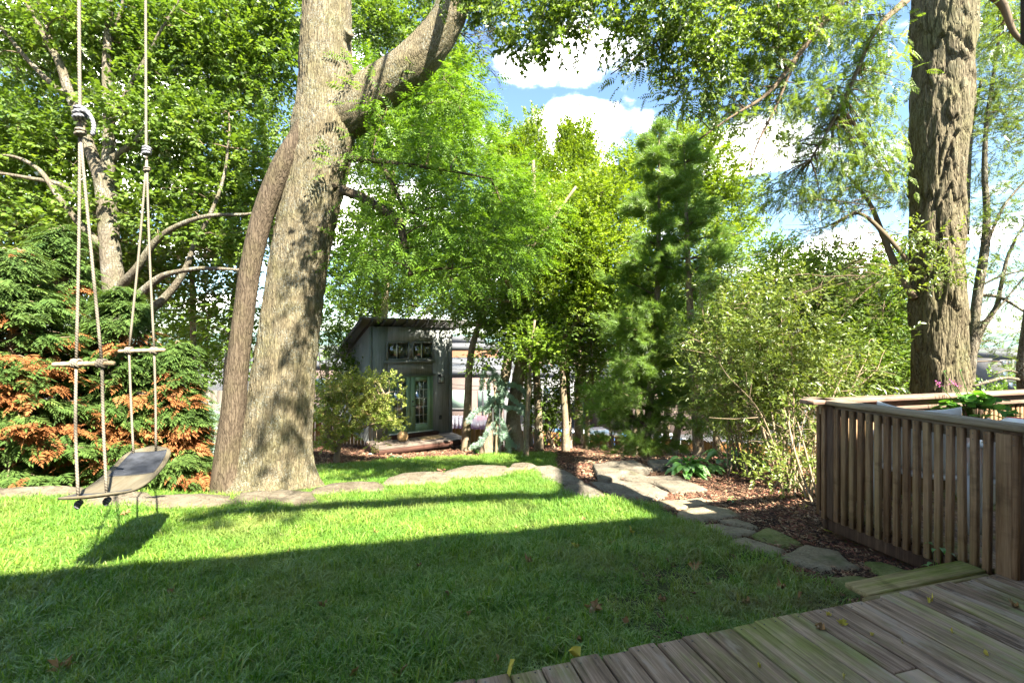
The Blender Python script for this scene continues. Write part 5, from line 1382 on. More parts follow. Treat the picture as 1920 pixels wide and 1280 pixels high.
# locusts behind the trunk, right edge
make_tree('locust_tree', 'leaning multi-stemmed locust close behind the shaggy tree', 'tree',
          [[(1815, 735, 9.4, 26), (1822, 660, 9.4, 24), (1832, 560, 9.4, 22), (1846, 470, 9.4, 20), (1850, 400, 9.4, 16), (1846, 320, 9.4, 13), (1850, 230, 9.4, 10), (1866, 120, 9.4, 8), (1880, 20, 9.4, 5)],
           [(1818, 690, 9.4, 16), (1840, 620, 9.4, 14), (1868, 575, 9.4, 12), (1876, 540, 9.4, 10), (1890, 480, 9.4, 8), (1915, 430, 9.4, 6), (1940, 400, 9.4, 4)],
           [(1838, 553, 9.4, 10), (1866, 555, 9.4, 9), (1890, 565, 9.3, 8), (1930, 590, 9.3, 6)],
           [(1812, 440, 9.6, 12), (1815, 340, 9.6, 11), (1822, 240, 9.6, 8), (1840, 150, 9.6, 6)], [(1846, 470, 9.4, 8), (1880, 390, 9.4, 7), (1930, 330, 9.4, 5)],
           [(1828, 610, 9.4, 7), (1860, 590, 9.3, 6), (1920, 520, 9.2, 4)], [(1832, 540, 9.4, 6), (1870, 520, 9.3, 5), (1925, 505, 9.2, 4)]],
          [blob(1880, 250, 9.6, 90, 90, .8), blob(1870, 400, 9.4, 80, 70, .7), blob(1900, 520, 9.4, 60, 50, .5), blob(1880, 610, 9.3, 60, 40, .5), blob(1850, 150, 9.6, 90, 90, .8), blob(1880, 40, 9.8, 90, 80, .8), blob(1700, 300, 9.8, 60, 90, .6), blob(1880, 680, 9.3, 40, 22, .3)],
          T_locust, 'l_locust_thin', 'maple_bark', 260, 15, .42, .95, .5, twr=.010, droop=.25, sides=12)
bq2 = P(1912, 700, 7.6)
r_ = make_tree('locust_tree', 'dark stem with a low twisted branch at the right edge of the view', 'tree',
          [[(1922, 740, 7.6, 34), (1920, 690, 7.6, 32), (1925, 640, 7.6, 30), (1935, 560, 7.6, 28), (1950, 400, 7.6, 24), (1960, 100, 7.6, 18)],
           [(1912, 712, 7.6, 9), (1885, 708, 7.5, 8), (1850, 716, 7.4, 8), (1825, 724, 7.4, 6)], [(1912, 700, 7.6, 6), (1890, 694, 7.6, 5), (1868, 700, 7.5, 3)]],
          [blob(1950, 200, 7.6, 60, 130, .5), blob(1925, 660, 7.6, 25, 25, .2)], T_locust, 'l_locust_thin', 'maple_bark', 26, 10, .3, .9, .5, twr=.008, droop=.2)
# trees and tall shrubs between the pines and the shaggy trunk
make_tree('hornbeam_tree', 'dark glossy hornbeam filling the space left of the shaggy trunk', 'tree',
          [[(1600, 735, 9.2, 10), (1625, 680, 9.2, 9), (1655, 620, 9.2, 8), (1690, 560, 9.2, 6), (1700, 500, 9.2, 4)], [(1592, 735, 9.2, 9), (1610, 650, 9.2, 7), (1600, 580, 9.2, 5), (1590, 500, 9.2, 3)], [(1600, 720, 9.2, 7), (1560, 640, 9.1, 6), (1530, 570, 9.1, 4)]],
          [blob(1560, 530, 9.0, 80, 45, .7), blob(1640, 560, 9.0, 70, 60, .7), blob(1680, 520, 9.0, 50, 40, .5), blob(1520, 600, 9.0, 80, 60, .7), blob(1610, 640, 9.0, 80, 40, .6), blob(1650, 700, 9.2, 70, 40, .5), blob(1690, 640, 9.2, 30, 70, .4), blob(1550, 690, 9.2, 60, 40, .6)],
          T_shrub, 'l_back', 'thin_bark', 190, 22, .34, 1.25, .6)
for lb, bx_, by_, d_, bls, nst, nc, seed in (
    ('big twiggy viburnum shrub with pale stems left of the deck railing', 1488, 925, None, [(1440, 640, 6.1, 110, 90, .5), (1520, 720, 6.0, 60, 110, .45), (1400, 740, 6.2, 90, 80, .5), (1480, 820, 6.0, 60, 60, .4), (1530, 850, 6.0, 24, 60, .2), (1350, 640, 6.4, 60, 60, .3), (1600, 680, 6.4, 70, 60, .3), (1440, 545, 6.4, 60, 40, .3)], 26, 190, 1),
    ('arching sparse viburnum shrub in front of the right pine', 1395, 890, None, [(1370, 560, 7.0, 80, 60, .4), (1310, 660, 7.0, 60, 70, .4), (1390, 690, 7.0, 80, 90, .4), (1330, 760, 7.0, 50, 60, .3), (1420, 800, 7.0, 50, 50, .3)], 18, 110, 2)):
    b = hit(bx_, by_); r_ = thing('viburnum_shrub', lb, 'shrub', b)
    rs = np.random.default_rng(seed); mb = MB(); nod = []
    bb_ = [blob(*q) for q in bls]
    for q in range(nst):
        B0 = bb_[rs.integers(len(bb_))]; e = B0[0]+B0[1]*rs.normal(0, .5, 3)
        s0 = b+np.array([rs.normal(0, .16), rs.normal(0, .16), -.05]); m = s0+(e-s0)*.5+np.array([0, 0, .15])+rs.normal(0, .07, 3)
        pp, rr = catmull([s0, m, e], [.014, .009, .004], 8); mb.add(*tubemesh(pp, rr, 5, 1)); nod.append(pp[4:])
        for z_ in range(5):
            s1 = pp[rs.integers(5, len(pp))]; e1 = s1+rs.normal(0, .22, 3)+np.array([0, 0, .08]); mb.tube([s1, (s1+e1)/2+rs.normal(0, .03, 3), e1], [.005, .004, .002], 4, 2, False)
    nod = np.concatenate(nod); cc, _ = clump_centres(bb_, nc, .55)
    for c in cc:
        a = nod[np.argmin(np.linalg.norm(nod-c, axis=1))]; mb.tube([a, (a+c)/2+rs.normal(0, .03, 3), c], [.005, .004, .002], 4, 2, False)
    mb.obj('stems', M['pale_twig'], r_, True)
    crown_from(cc, r_, T_shrub, 'l_shrub', 11, .22, .85, .7, .15)
    if seed == 1:
        low = np.array([b+np.array([rs.normal(0, .3), rs.normal(0, .25), rs.uniform(.1, .5)]) for q in range(26)])
        crown_from(low, r_, T_shrub, 'l_shrub', 6, .14, .7, .6, .3, name='low_leaves')

# ------------------------------------------------------------------ hedge of half-browned evergreens on the left
hs = [('browned evergreen at the far left of the hedge', 20, 905, 6.6, 150, 470, [(-60, 640), (60, 740), (30, 700)], 1),
      ('tall dark evergreen behind the left swing rope', 110, 890, 7.6, 110, 430, [(130, 690), (60, 720)], 2),
      ('evergreen with orange dead sprays behind the swing', 230, 885, 7.4, 95, 545, [(200, 630), (190, 730), (240, 700)], 3),
      ('evergreen with orange dead tips at the right end of the hedge', 330, 878, 7.6, 55, 640, [(310, 700), (340, 760), (320, 800)], 4)]
for lb, cx, yb, d_, hw, yt, dead, seed in hs:
    rs = np.random.default_rng(100+seed)
    b = P(cx, yb, d_); b[2] = gz(b[0], b[1]); tp_ = P(cx, yt, d_+.2)
    r_ = thing('hemlock_tree', lb, 'tree', b, 'half-browned evergreens of the left hedge')
    MB().tube([b-np.array([0, 0, .1]), (b+tp_)/2, tp_], [.06, .045, .01], 8, 4).obj('trunk', M['thin_bark'], r_, True)
    H = tp_[2]-b[2]; W = hw*d_/FPX
    mb = MB(); pos = []; ax = []; dd = []
    for q in range(int(120+70*W*H/2)):
        t = rs.uniform(.03, 1)**.9; a = rs.uniform(0, 6.28); R = W*(1.05-t**1.6*.9)*rs.uniform(.75, 1.1)
        p0 = b+(tp_-b)*t; dv = np.array([math.cos(a), math.sin(a)*.8, rs.uniform(-.15, .3)]); e = p0+dv*R; 
        mb.tube([p0, (p0+e)/2+np.array([0, 0, .05]), e], [.010, .007, .003], 4, 2, False)
        isd = rs.uniform() < (.62 if (.18 < t < .62) else (.22 if t < .8 else .03))
        n_ = int(12+R*16)
        for k in range(n_):
            s_ = rs.uniform(.35, 1.05); pt = p0+(e-p0)*s_+rs.normal(0, .075, 3)*np.array([1, 1, .6])
            pos.append(pt); ax.append(dv+np.array([rs.normal(0, .5), rs.normal(0, .5), -.25])); dd.append(isd)
    mb.obj('branches', M['pale_twig'], r_)
    pos = np.array(pos); ax = np.array(ax); dd = np.array(dd)
    # dead sprays sit in clumps, on the garden side
    nzv = .6*vnoise(pos*np.array([2.4, 2.4, 4.2])+seed*7)+.4*vnoise(pos*np.array([6, 6, 9.])+seed*3)
    dd = dd & (nzv > .50) | ((nzv > .60) & (pos[:, 2] < b[2]+.62*H) & (pos[:, 2] > b[2]+.12*H))
    dd = dd & (pos[:, 1] < d_+.25)
    kp = pos[:, 2] > ground(pos[:, 0], pos[:, 1])+.05
    for nm, k_, mt in (('crown', kp & ~dd, 'l_arb'), ('dead_foliage', kp & dd, 'l_dead')):
        if k_.sum() < 2: continue
        v, f, c = scatter(T_arb, pos[k_], ax[k_], np.array([0, 0, 1.])+.35*rdir(k_.sum()), rng.uniform(.6, 1.05, k_.sum()), np.clip(rng.normal(.45, .22, k_.sum()), 0, 1))
        obj(nm, v, f, M[mt], r_, False, c)

# ------------------------------------------------------------------ the shed
SA = R_(33); e1 = np.array([math.cos(SA), math.sin(SA), 0]); e2 = np.array([-math.sin(SA), math.cos(SA), 0])
SC = np.array([-4.79, 15.6, 0.])
SW, SD, SZ0, SZ1 = 3.02, 3.9, -2.05, 1.93
SZB = .66                       # wall top at the back
def SH(a, b, z): return SC+e1*a+e2*b+np.array([0, 0, z])     # a along the front, b into the depth
shed = thing('shed', 'tall charcoal garden studio with slanted roof and sage french doors', 'shed', SH(SW/2, SD/2, SZ0))
def sbox(nm, a0, a1, b0, b1, z0, z1, mat, par=shed, ch=0.0, **k):
    return MB().box(SH((a0+a1)/2, (b0+b1)/2, (z0+z1)/2), (a1-a0, b1-b0, z1-z0), SA, ch=ch).obj(nm, M[mat], par, **k)
DX0, DX1, DZ0, DZ1 = .62, 2.28, -1.80, .20       # door opening
WZ0, WZ1 = .82, 1.36
W1 = (.62, 1.36); W2 = (1.54, 2.26)
# front wall in pieces round the openings
mb = MB()
def fw(a0, a1, z0, z1): mb.box(SH((a0+a1)/2, .05, (z0+z1)/2), (a1-a0, .10, z1-z0), SA)
fw(0, DX0, SZ0, SZ1); fw(DX1, SW, SZ0, SZ1); fw(DX0, DX1, SZ0, DZ0); fw(DX0, DX1, DZ1, WZ0); fw(DX0, DX1, WZ1, SZ1)
fw(W1[1], W2[0], WZ0, WZ1); fw(W2[1], DX1, WZ0, WZ1)
mb.obj('front_wall', M['shed'], shed)
def slopez(b): return SZ1+(SZB-SZ1)*b/SD
for nm, a in (('side_wall', 0.0), ('side_wall', SW)):
    o_ = .10 if a == 0 else -.10
    v = []
    for aa in (a+(-.002 if a == 0 else .002), a+o_):
        for b, z in ((.0, SZ0), (SD, SZ0), (SD, slopez(SD)), (.0, slopez(0))): v.append(SH(aa, b, z))
    f = np.array([[0, 1, 2], [0, 2, 3], [4, 6, 5], [4, 7, 6], [0, 3, 7], [0, 7, 4], [1, 5, 6], [1, 6, 2], [3, 2, 6], [3, 6, 7]])
    obj(nm, np.array(v), f, M['shed'], shed)
mb = MB()
for (p0, p1, q0, q1) in ((.10, .5, SZ0, SZB-.02), (SW-.5, SW-.10, SZ0, SZB-.02), (.5, SW-.5, SZ0, -1.3), (.5, SW-.5, .45, SZB-.02)): mb.box(SH((p0+p1)/2, SD-.055, (q0+q1)/2), (p1-p0, .09, q1-q0), SA)
mb.obj('back_wall', M['shed'], shed)
sbox('added_back_glass', .5, SW-.5, SD-.06, SD-.05, -1.3, .45, 'glass')  # unseen rear window added to let daylight into the shed
sbox('floor', .10, SW-.10, .10, SD-.10, SZ0, -1.82, 'interior')
sbox('loft', .10, SW-.10, .3, SD-.10, .45, .52, 'interior'); sbox('loft_wall', .12, SW-.12, .42, .46, .53, 1.6, 'interior')  # pale warm wall set close behind the upper panes to brighten them
sbox('inner_wall', .12, 1.9, .9, .95, -1.8, .44, 'interior')  # likewise set close behind the doors so their glass looks warm
# vertical panel battens on the front
for a in (.02, SW-.02): sbox('corner_board', a-.05, a+.05, -.022, -.001, SZ0, SZ1-.03, 'shed_trim')
# roof: sheet with overhang, rafters and fascia
th = math.atan2(SZ1-SZB, SD)
Rm = np.array([[math.cos(SA), -math.sin(SA), 0], [math.sin(SA), math.cos(SA), 0], [0, 0, 1]])@np.array([[1, 0, 0], [0, math.cos(-th), -math.sin(-th)], [0, math.sin(-th), math.cos(-th)]])
def roofbox(nm, a, b, z, size, mat, par, n=0.0):
    c = SH(a, b, slopez(b)+z)
    return MB().box(c, size, M=Rm).obj(nm, M[mat], par)
RL = 4.75
rf = roofbox('roof', SW/2+.05, SD/2-.03, .165, (SW+.85, RL, .035), 'shingle', shed)
for k in range(9): roofbox('rafter', .02+k*(SW+.30)/8.4, SD/2-.05, .075, (.045, RL-.06, .13), 'rafter', rf)
roofbox('fascia', -.36, SD/2-.03, .10, (.03, RL, .14), 'rafter', rf)
# doors
def window_unit(par, a0, a1, z0, z1, nx, nz, b=-.01, mat='muntin', wd=.016):
    g = sbox('glass', a0, a1, b+.012, b+.018, z0, z1, 'glass', par)
    for i in range(1, nx): a = a0+(a1-a0)*i/nx; sbox('muntin', a-wd/2, a+wd/2, b-.002, b+.010, z0, z1, mat, par)
    for i in range(1, nz): z = z0+(z1-z0)*i/nz; sbox('muntin', a0, a1, b-.003, b+.009, z-wd/2, z+wd/2, mat, par)
mid = (DX0+DX1)/2
for i, (a0, a1) in enumerate(((DX0+.04, mid-.004), (mid+.004, DX1-.04))):
    mb = MB(); s_ = .165
    for (p0, p1, q0, q1) in ((a0, a0+s_, DZ0+.03, DZ1-.04), (a1-s_, a1, DZ0+.03, DZ1-.04), (a0+s_, a1-s_, DZ0+.03, DZ0+.29), (a0+s_, a1-s_, DZ1-.20, DZ1-.04)):
        mb.box(SH((p0+p1)/2, .02, (q0+q1)/2), (p1-p0, .045, q1-q0), SA)
    d_ = mb.obj('door', M['door'], shed)
    sbox('bead', a0+s_, a1-s_, -.012, .0, DZ0+.285, DZ0+.30, 'muntin', d_)
    window_unit(d_, a0+s_, a1-s_, DZ0+.30, DZ1-.20, 3, 5, .0)
    if i == 1:
        MB().tube([SH(a0+.06, -.01, -.86), SH(a0+.06, -.06, -.86), SH(a0+.17, -.065, -.86)], [.014, .011, .009], 8, 1).obj('handle', M['black'], d_)
        MB().tube([SH(a0+.06, -.01, -.70), SH(a0+.06, -.035, -.70)], [.028, .028], 12, 1).obj('lock', M['black'], d_)
mb = MB()
for (p0, p1, q0, q1) in ((DX0-.0, DX0+.035, DZ0, DZ1), (DX1-.035, DX1, DZ0, DZ1), (DX0+.035, DX1-.035, DZ1-.035, DZ1)): mb.box(SH((p0+p1)/2, .01, (q0+q1)/2), (p1-p0, .06, q1-q0), SA)
mb.obj('door_frame', M['door'], shed)
sbox('door_sill', DX0, DX1, -.06, .0, DZ0-.0, DZ0+.03, 'muntin')
sbox('drip_cap', DX0-.06, DX1+.10, -.05, -.001, DZ1+.01, DZ1+.035, 'shed_trim')
for a0, a1 in (W1, W2):
    fr = MB()
    for (p0, p1, q0, q1) in ((a0-.05, a0, WZ0-.05, WZ1+.05), (a1, a1+.05, WZ0-.05, WZ1+.05), (a0, a1, WZ1, WZ1+.05), (a0, a1, WZ0-.05, WZ0)): fr.box(SH((p0+p1)/2, -.015, (q0+q1)/2), (p1-p0, .03, q1-q0), SA)
    wnd = fr.obj('window', M['shed_trim'], shed)
    sbox('glass', a0, a1, .03, .036, WZ0, WZ1, 'glass', wnd)
    m_ = (a0+a1)/2; sbox('mullion', m_-.02, m_+.02, .005, .028, WZ0, WZ1, 'black', wnd); sbox('sash', m_-.06, m_-.025, .012, .026, WZ0, WZ1, 'muntin', wnd)
    # tied-back curtain in the right half
    n_ = 16; v = []; 
    for r_i in range(9):
        t = r_i/8; wd = .5*(1-.62*math.sin(math.pi*min(1, t*1.15))**1.5) if t < .87 else .5*(.45+.55*(t-.87)/.13*.6)
        for q in range(n_):
            u_ = q/(n_-1)-.5; v.append(SH(m_+.03+(a1-m_-.03)*(.5+u_*wd*2*.86), .10+.012*math.sin(q*2.4), WZ1-.02-(WZ1-WZ0-.03)*t))
    f = np.array([[i*n_+j, i*n_+j+1, (i+1)*n_+j+1, (i+1)*n_+j] for i in range(8) for j in range(n_-1)])
    obj('curtain', np.array(v), f, M['curtain'], wnd, True)
sbox('window_sill', W1[0]-.12, W2[1]+.10, -.055, -.001, WZ0-.16, WZ0-.06, 'shed_trim')
# lamp by the door, outlet box
lm = sbox('wall_lamp', 2.50, 2.60, -.03, -.001, -.02, .22, 'black')
mb = MB(); mb.box(SH(2.56, -.12, .03), (.16, .16, .20), SA); lm2 = mb.obj('lamp_glass', M['curtain'], lm)
mb = MB(); mb.box(SH(2.56, -.12, .15), (.19, .19, .035), SA); mb.box(SH(2.56, -.12, -.085), (.18, .18, .02), SA)
for a in (-.08, .08):
    for b in (-.08, .08): mb.box(SH(2.56+a, -.12+b, .03), (.014, .014, .22), SA)
mb.obj('lamp_cage', M['black'], lm)
sbox('outlet_box', 2.52, 2.62, -.03, -.001, -1.42, -1.28, 'black')
# deck of the shed
sd = thing('shed_deck', 'low dark timber deck with red-brown edge in front of the studio doors', 'deck', SH(1.5, -.8, -2.0))
DW0, DW1 = -.12, 2.98
for k in range(10):
    b1_ = -.02-k*.142
    MB().box(SH((DW0+DW1)/2, b1_-.069, -1.935+rng.normal(0, .001)), (DW1-DW0, .136, .028), SA).obj('board', M['shed_deck'], sd)
dxb = -1.42
mb = MB(); mb.box(SH((DW0+DW1)/2, dxb-.03, -2.03), (DW1-DW0+.02, .03, .165), SA); mb.box(SH(DW0-.02, dxb/2, -2.03), (.03, 1.42, .165), SA); mb.box(SH(DW1+.02, dxb/2, -2.03), (.03, 1.42, .165), SA)
mb.obj('skirt_board', M['redwood'], sd)
for a in (DW0+.12, 1.45, DW1-.12): MB().box(SH(a, dxb+.08, -2.28), (.10, .10, .50), SA).obj('post', M['redwood'], sd)
st_ = thing('door_step', 'red-brown board step under the french doors', 'step', SH(1.45, -.14, -1.92))
sbox('tread', .66, 2.42, -.27, -.025, -1.845, -1.812, 'redwood', st_); sbox('riser', .68, 2.40, -.26, -.23, -1.918, -1.846, 'redwood', st_)
# wicker lantern and door mat
lc = SH(.93, -.62, -1.918); mb = MB(); hh = [0, .03, .08, .15, .22, .28, .32, .33]; rr = [.09, .13, .165, .18, .17, .14, .10, .07]
mb.tube([lc+np.array([0, 0, h_]) for h_ in hh], rr, 20, 1, True)
for h_ in np.linspace(.04, .30, 8):
    R_l = np.interp(h_, hh, rr)+.004; q = [lc+np.array([R_l*math.cos(a), R_l*math.sin(a), h_]) for a in np.linspace(0, 6.283, 21)]; mb.tube(q, [.006]*21, 5, 1, False)
tag(mb.obj('lantern', M['wicker'], None, True), 'round woven wicker lantern on the shed deck left of the mat', 'lantern')
v, f = boxmesh((.80, .50, .014), .004)
ca, sa = math.cos(SA), math.sin(SA)
tag(obj('doormat', v@np.array([[ca, -sa, 0], [sa, ca, 0], [0, 0, 1]]).T+SH(1.95, -.62, -1.913), f, M['wicker']), 'flat brown coir doormat before the french doors', 'doormat')
tag(MB().tube([hit(731, 852)+np.array([0, 0, -.02]), hit(731, 852)+np.array([0, 0, .22]), hit(731, 852)+np.array([.02, 0, .26])], [.05, .06, .02], 10, 1).obj('path_light', M['black'], None), 'small dark garden spotlight left of the shed deck corner', 'garden light')

# ------------------------------------------------------------------ fences
def fence(label, pts, top, hgt, pitch, mat, wd, posts=True, gap=.004, dog=False):
    pts = [np.array(p, float) for p in pts]
    root = thing('fence', label, 'fence', (pts[0][0], pts[0][1], gz(pts[0][0], pts[0][1])))
    cum = [0]
    for a, b in zip(pts[:-1], pts[1:]): cum.append(cum[-1]+np.linalg.norm(b-a))
    tot = cum[-1]; n = int(tot/pitch)
    v, f = boxmesh((wd-gap, .018, 1.0), .003); me = mesh_from('plank', v, f, M[mat])
    for k in range(n):
        s = (k+.5)*pitch; i = min(np.searchsorted(cum, s)-1, len(pts)-2); t = (s-cum[i])/(cum[i+1]-cum[i]); p = pts[i]*(1-t)+pts[i+1]*t
        dv = pts[i+1]-pts[i]; a = math.atan2(dv[1], dv[0]); zt = np.interp(s, cum, top)+rng.normal(0, .008)
        o = bpy.data.objects.new('plank', me); C.objects.link(o); o.parent = root
        o.location = Vector((p[0], p[1], zt-hgt/2))-root.location; o.rotation_euler = (0, rng.normal(0, .006), a+rng.normal(0, .012)); o.scale = (1, 1, hgt)
    mb = MB()
    for i in range(len(pts)-1):
        dv = pts[i+1]-pts[i]; nrm = np.array([-dv[1], dv[0]])/np.linalg.norm(dv)
        for dz in (.25, hgt-.3):
            A = np.array([*(pts[i]+nrm*.04), top[i]-dz]); B = np.array([*(pts[i+1]+nrm*.04), top[i+1]-dz]); mb.tube([A, B], [.04, .04], 4, 1)
    mb.obj('rail', M[mat], root)
    return root
fence('warm orange cedar plank fence along the back of the garden', [(-9.2, 19.2), (-2.6, 20.2), (2.2, 19.6), (4.6, 17.4), (9.5, 13.5)], [-1.40, -2.35, -2.42, -2.15, -1.7], 2.2, .142, 'fence_new', .138)
fence('weathered grey plank fence left of the twin oak trunks', [(-12.0, 14.2), (-8.35, 12.2), (-6.5, 12.0)], [.20, .15, .12], 2.15, .185, 'fence_old', .180)

# ------------------------------------------------------------------ japanese maple beside the shed, weeping cedar
jb = P(631, 862, 12.4); jb[2] = gz(jb[0], jb[1])
jm = thing('japanese_maple', 'low japanese maple with pinkish leaf tips in front of the shed', 'tree', jb)
mb = MB(); nodes = []
for pl in ([(631, 866, 12.4, 9), (633, 846, 12.4, 7), (640, 820, 12.4, 6), (660, 790, 12.4, 4), (690, 760, 12.3, 3), (730, 735, 12.1, 2)], [(632, 845, 12.4, 5), (615, 815, 12.4, 4), (608, 780, 12.4, 3), (622, 730, 12.4, 2)], [(640, 820, 12.4, 4), (680, 800, 12.2, 3), (720, 790, 12.0, 2)], [(660, 790, 12.4, 3), (665, 750, 12.5, 2), (660, 705, 12.5, 1.5)]):
    q, r_ = catmull([P(a, b, c) for a, b, c, w_ in pl], [w_*c/FPX/2*1.5 for a, b, c, w_ in pl], 5); mb.add(*tubemesh(q, r_, 7, 1)); nodes.append(q)
mb.obj('trunk', M['pale_twig'], jm, True)
nodes = np.concatenate(nodes)[6:]
cc, _ = clump_centres([blob(650, 730, 12.4, 50, 24, .55), blob(615, 760, 12.4, 34, 40, .5), blob(700, 715, 12.3, 34, 12, .4), blob(680, 760, 12.2, 40, 22, .5), blob(735, 745, 12.0, 32, 8, .25), blob(730, 788, 12.0, 36, 14, .3), blob(660, 800, 12.3, 50, 22, .5), blob(620, 820, 12.4, 30, 14, .4), blob(715, 822, 12.1, 30, 10, .3), blob(655, 696, 12.4, 26, 8, .3)], 105, .5)
mb = MB()
for c in cc:
    a = nodes[np.argmin(np.linalg.norm(nodes-c, axis=1))]; mb.tube([a, (a+c)/2+np.array([0, 0, .05]), c], [.012, .008, .004], 4, 3, False)
mb.obj('branches', M['pale_twig'], jm)
crown_from(cc, jm, T_jap, 'l_jap', 12, .17, 1.0, .45, -.05, cvr=(0, 1.0))

def cedar():
    b = hit(930, 852); b[2] = gz(b[0], b[1]); d = b[1]
    r_ = thing('weeping_cedar', 'staked blue weeping cedar with drooping frosty arms', 'tree', b)
    tp_ = [b-np.array([0, 0, .1]), P(931, 800, d), P(928, 740, d), P(925, 700, d), P(918, 686, d)]
    MB().tube(tp_, [.045, .04, .035, .03, .02], 8, 4).obj('trunk', M['pale_twig'], r_, True)
    arms = [[(926, 695), (912, 690), (905, 705), (902, 730)], [(927, 700), (945, 720), (965, 722), (985, 735), (990, 750)], [(927, 715), (950, 738), (970, 755), (992, 772)], [(928, 740), (945, 762), (965, 765), (990, 780)], [(928, 745), (910, 765), (890, 772), (878, 790)],
            [(929, 780), (945, 800), (952, 825), (955, 848)], [(929, 790), (910, 815), (900, 830), (885, 838)], [(930, 800), (940, 815), (930, 840), (915, 848)], [(926, 700), (935, 712), (942, 735), (938, 770)], [(925, 705), (915, 720), (918, 750), (912, 775)], [(930, 810), (950, 822), (960, 832), (972, 838)], [(928, 760), (936, 780), (944, 800), (940, 822)]]
    mb = MB(); pos = []; ax = []
    for a in arms:
        dd = d+rng.normal(0, .15)
        q, rr = catmull([P(x_, y_, d+(dd-d)*k/3) for k, (x_, y_) in enumerate(a)], [.018, .014, .01, .006], 10)
        mb.add(*tubemesh(q, rr, 5, 1))
        for k in range(len(q)):
            for z_ in range(9):
                o_ = rng.normal(0, .036, 3); pos.append(q[k]+o_); ax.append(o_*14+np.array([0, 0, -.35]))
    mb.obj('branches', M['pale_twig'], r_)
    pos = np.array(pos); ax = np.array(ax)
    v, f, c = scatter(T_cedar, pos, ax, np.array([0, 0, 1.])+.4*rdir(len(pos)), rng.uniform(.8, 1.2, len(pos)), rng.uniform(.1, .9, len(pos)))
    obj('crown', v, f, M['l_cedar'], r_, False, c)
    for x_ in (924, 937):
        s = hit(x_+1, 858)
        tag(MB().tube([s-np.array([0, 0, .1]), P(x_, 765, s[1])], [.012, .012], 6, 1).obj('stake', M['black'], None), 'thin dark stake on the %s side of the weeping cedar' % ('shed' if x_ == 924 else 'pine'), 'stake', 'stakes holding the weeping cedar')
    return r_
cedar()
# bluish juniper sprays beside the right end of the hedge
b = P(378, 842, 8.8); b[2] = gz(b[0], b[1])
ju = thing('juniper_shrub', 'small blue-grey juniper between hedge and grey fence', 'shrub', b)
pos = []; ax = []; mb = MB()
for (x_, y_) in ((395, 770), (405, 775), (385, 790), (398, 800), (380, 760), (410, 835), (395, 845), (380, 822), (370, 800), (360, 835)):
    e = P(x_, y_, 8.8+rng.normal(0, .15)); q, rr = catmull([b, (b+e)/2+np.array([-.1, 0, .12]), e], [.02, .012, .005], 8); mb.add(*tubemesh(q, rr, 5, 1))
    for k in range(6, len(q)):
        for z_ in range(9): o_ = rng.normal(0, .06, 3); pos.append(q[k]+o_); ax.append((e-b)*.6+o_*6)
mb.obj('stems', M['pale_twig'], ju)
pos = np.array(pos); ax = np.array(ax)
v, f, c = scatter(T_cedar, pos, ax, np.array([0, 0, 1.])+.4*rdir(len(pos)), rng.uniform(.8, 1.3, len(pos)), rng.uniform(.1, .8, len(pos)))
obj('crown', v, f, M['l_cedar'], ju, False, c)

# ------------------------------------------------------------------ low plants
def leafy(name, label, cat, px, py, R, H, n, lw, mat, seed, group=None, b=None):
    rs = np.random.default_rng(seed); b = hit(px, py) if b is None else b
    V = []; Fc = []; k = 0; var = []
    for q in range(n):
        a = rs.uniform(0, 6.28); el = rs.uniform(.25, 1.25); L = R*rs.uniform(.7, 1.1); hz = H*math.sin(el)*rs.uniform(.7, 1.1); dv = np.array([math.cos(a), math.sin(a), 0]); sd = np.array([-dv[1], dv[0], 0])
        base = b+dv*.02; st = base+dv*L*.45*math.cos(el*.6)+np.array([0, 0, hz]); w_ = lw*rs.uniform(.7, 1.2); LL = w_*1.6
        for t, ww, dz in ((0, .10, 0), (.3, .9, .02), (.6, .85, -.01), (1, .02, -.09)):
            c = st+dv*LL*t+np.array([0, 0, dz*LL*4*(.4+.6*t)]); V += [c-sd*w_*ww/2+np.array([0, 0, .12*w_*ww]), c, c+sd*w_*ww/2+np.array([0, 0, .12*w_*ww])]
        for j in range(3):
            o_ = k+j*3; Fc += [[o_, o_+1, o_+4], [o_, o_+4, o_+3], [o_+1, o_+2, o_+5], [o_+1, o_+5, o_+4]]
        V += [base, base+sd*.006, st]; Fc.append([k+12, k+13, k+14]); var += [rs.uniform(.1, .9)]*13; k += 15
    r_ = thing(name, label, cat, b, group)
    obj('leaves', np.array(V), np.array(Fc), M[mat], r_, True, var)
    return r_
leafy('hosta_plant', 'bright green broad-leaved hosta beside the grey slabs', 'plant', 1288, 893, .26, .26, 46, .13, 'l_hosta', 1)
leafy('hosta_plant', 'smaller hosta tuft right of the bright green one', 'plant', 1322, 886, .20, .16, 26, .11, 'l_hosta', 2)
leafy('hosta_plant', 'low dark hosta clump under the viburnum shrub', 'plant', 1400, 880, .28, .20, 40, .13, 'l_hosta', 3)
leafy('hosta_plant', 'dark leafy hosta mound between shrub and right pine', 'plant', 1362, 868, .28, .22, 34, .14, 'l_hosta', 4)
leafy('grey_plant', 'small silvery plant on the mulch before the shed deck', 'plant', 742, 862, .24, .10, 26, .09, 'l_blue', 5)
leafy('daylily_plant', 'bright green leafy clump right of the shed deck post', 'plant', 893, 851, .30, .34, 60, .05, 'l_hosta', 6)
leafy('daylily_plant', 'light green tuft under the corner of the shed deck', 'plant', 870, 844, .2, .2, 30, .05, 'l_hosta', 7)
leafy('seedling', 'tiny green seedling in the mulch beside the path', 'plant', 1380, 942, .06, .05, 8, .03, 'l_hosta', 8)
leafy('violet_plant', 'low green weeds at the left oak fence corner', 'plant', 636, 876, .12, .10, 20, .05, 'l_hosta', 9)
wb = ST(RS-.07, 2.22, 0); wb[2] = gz(wb[0], wb[1])
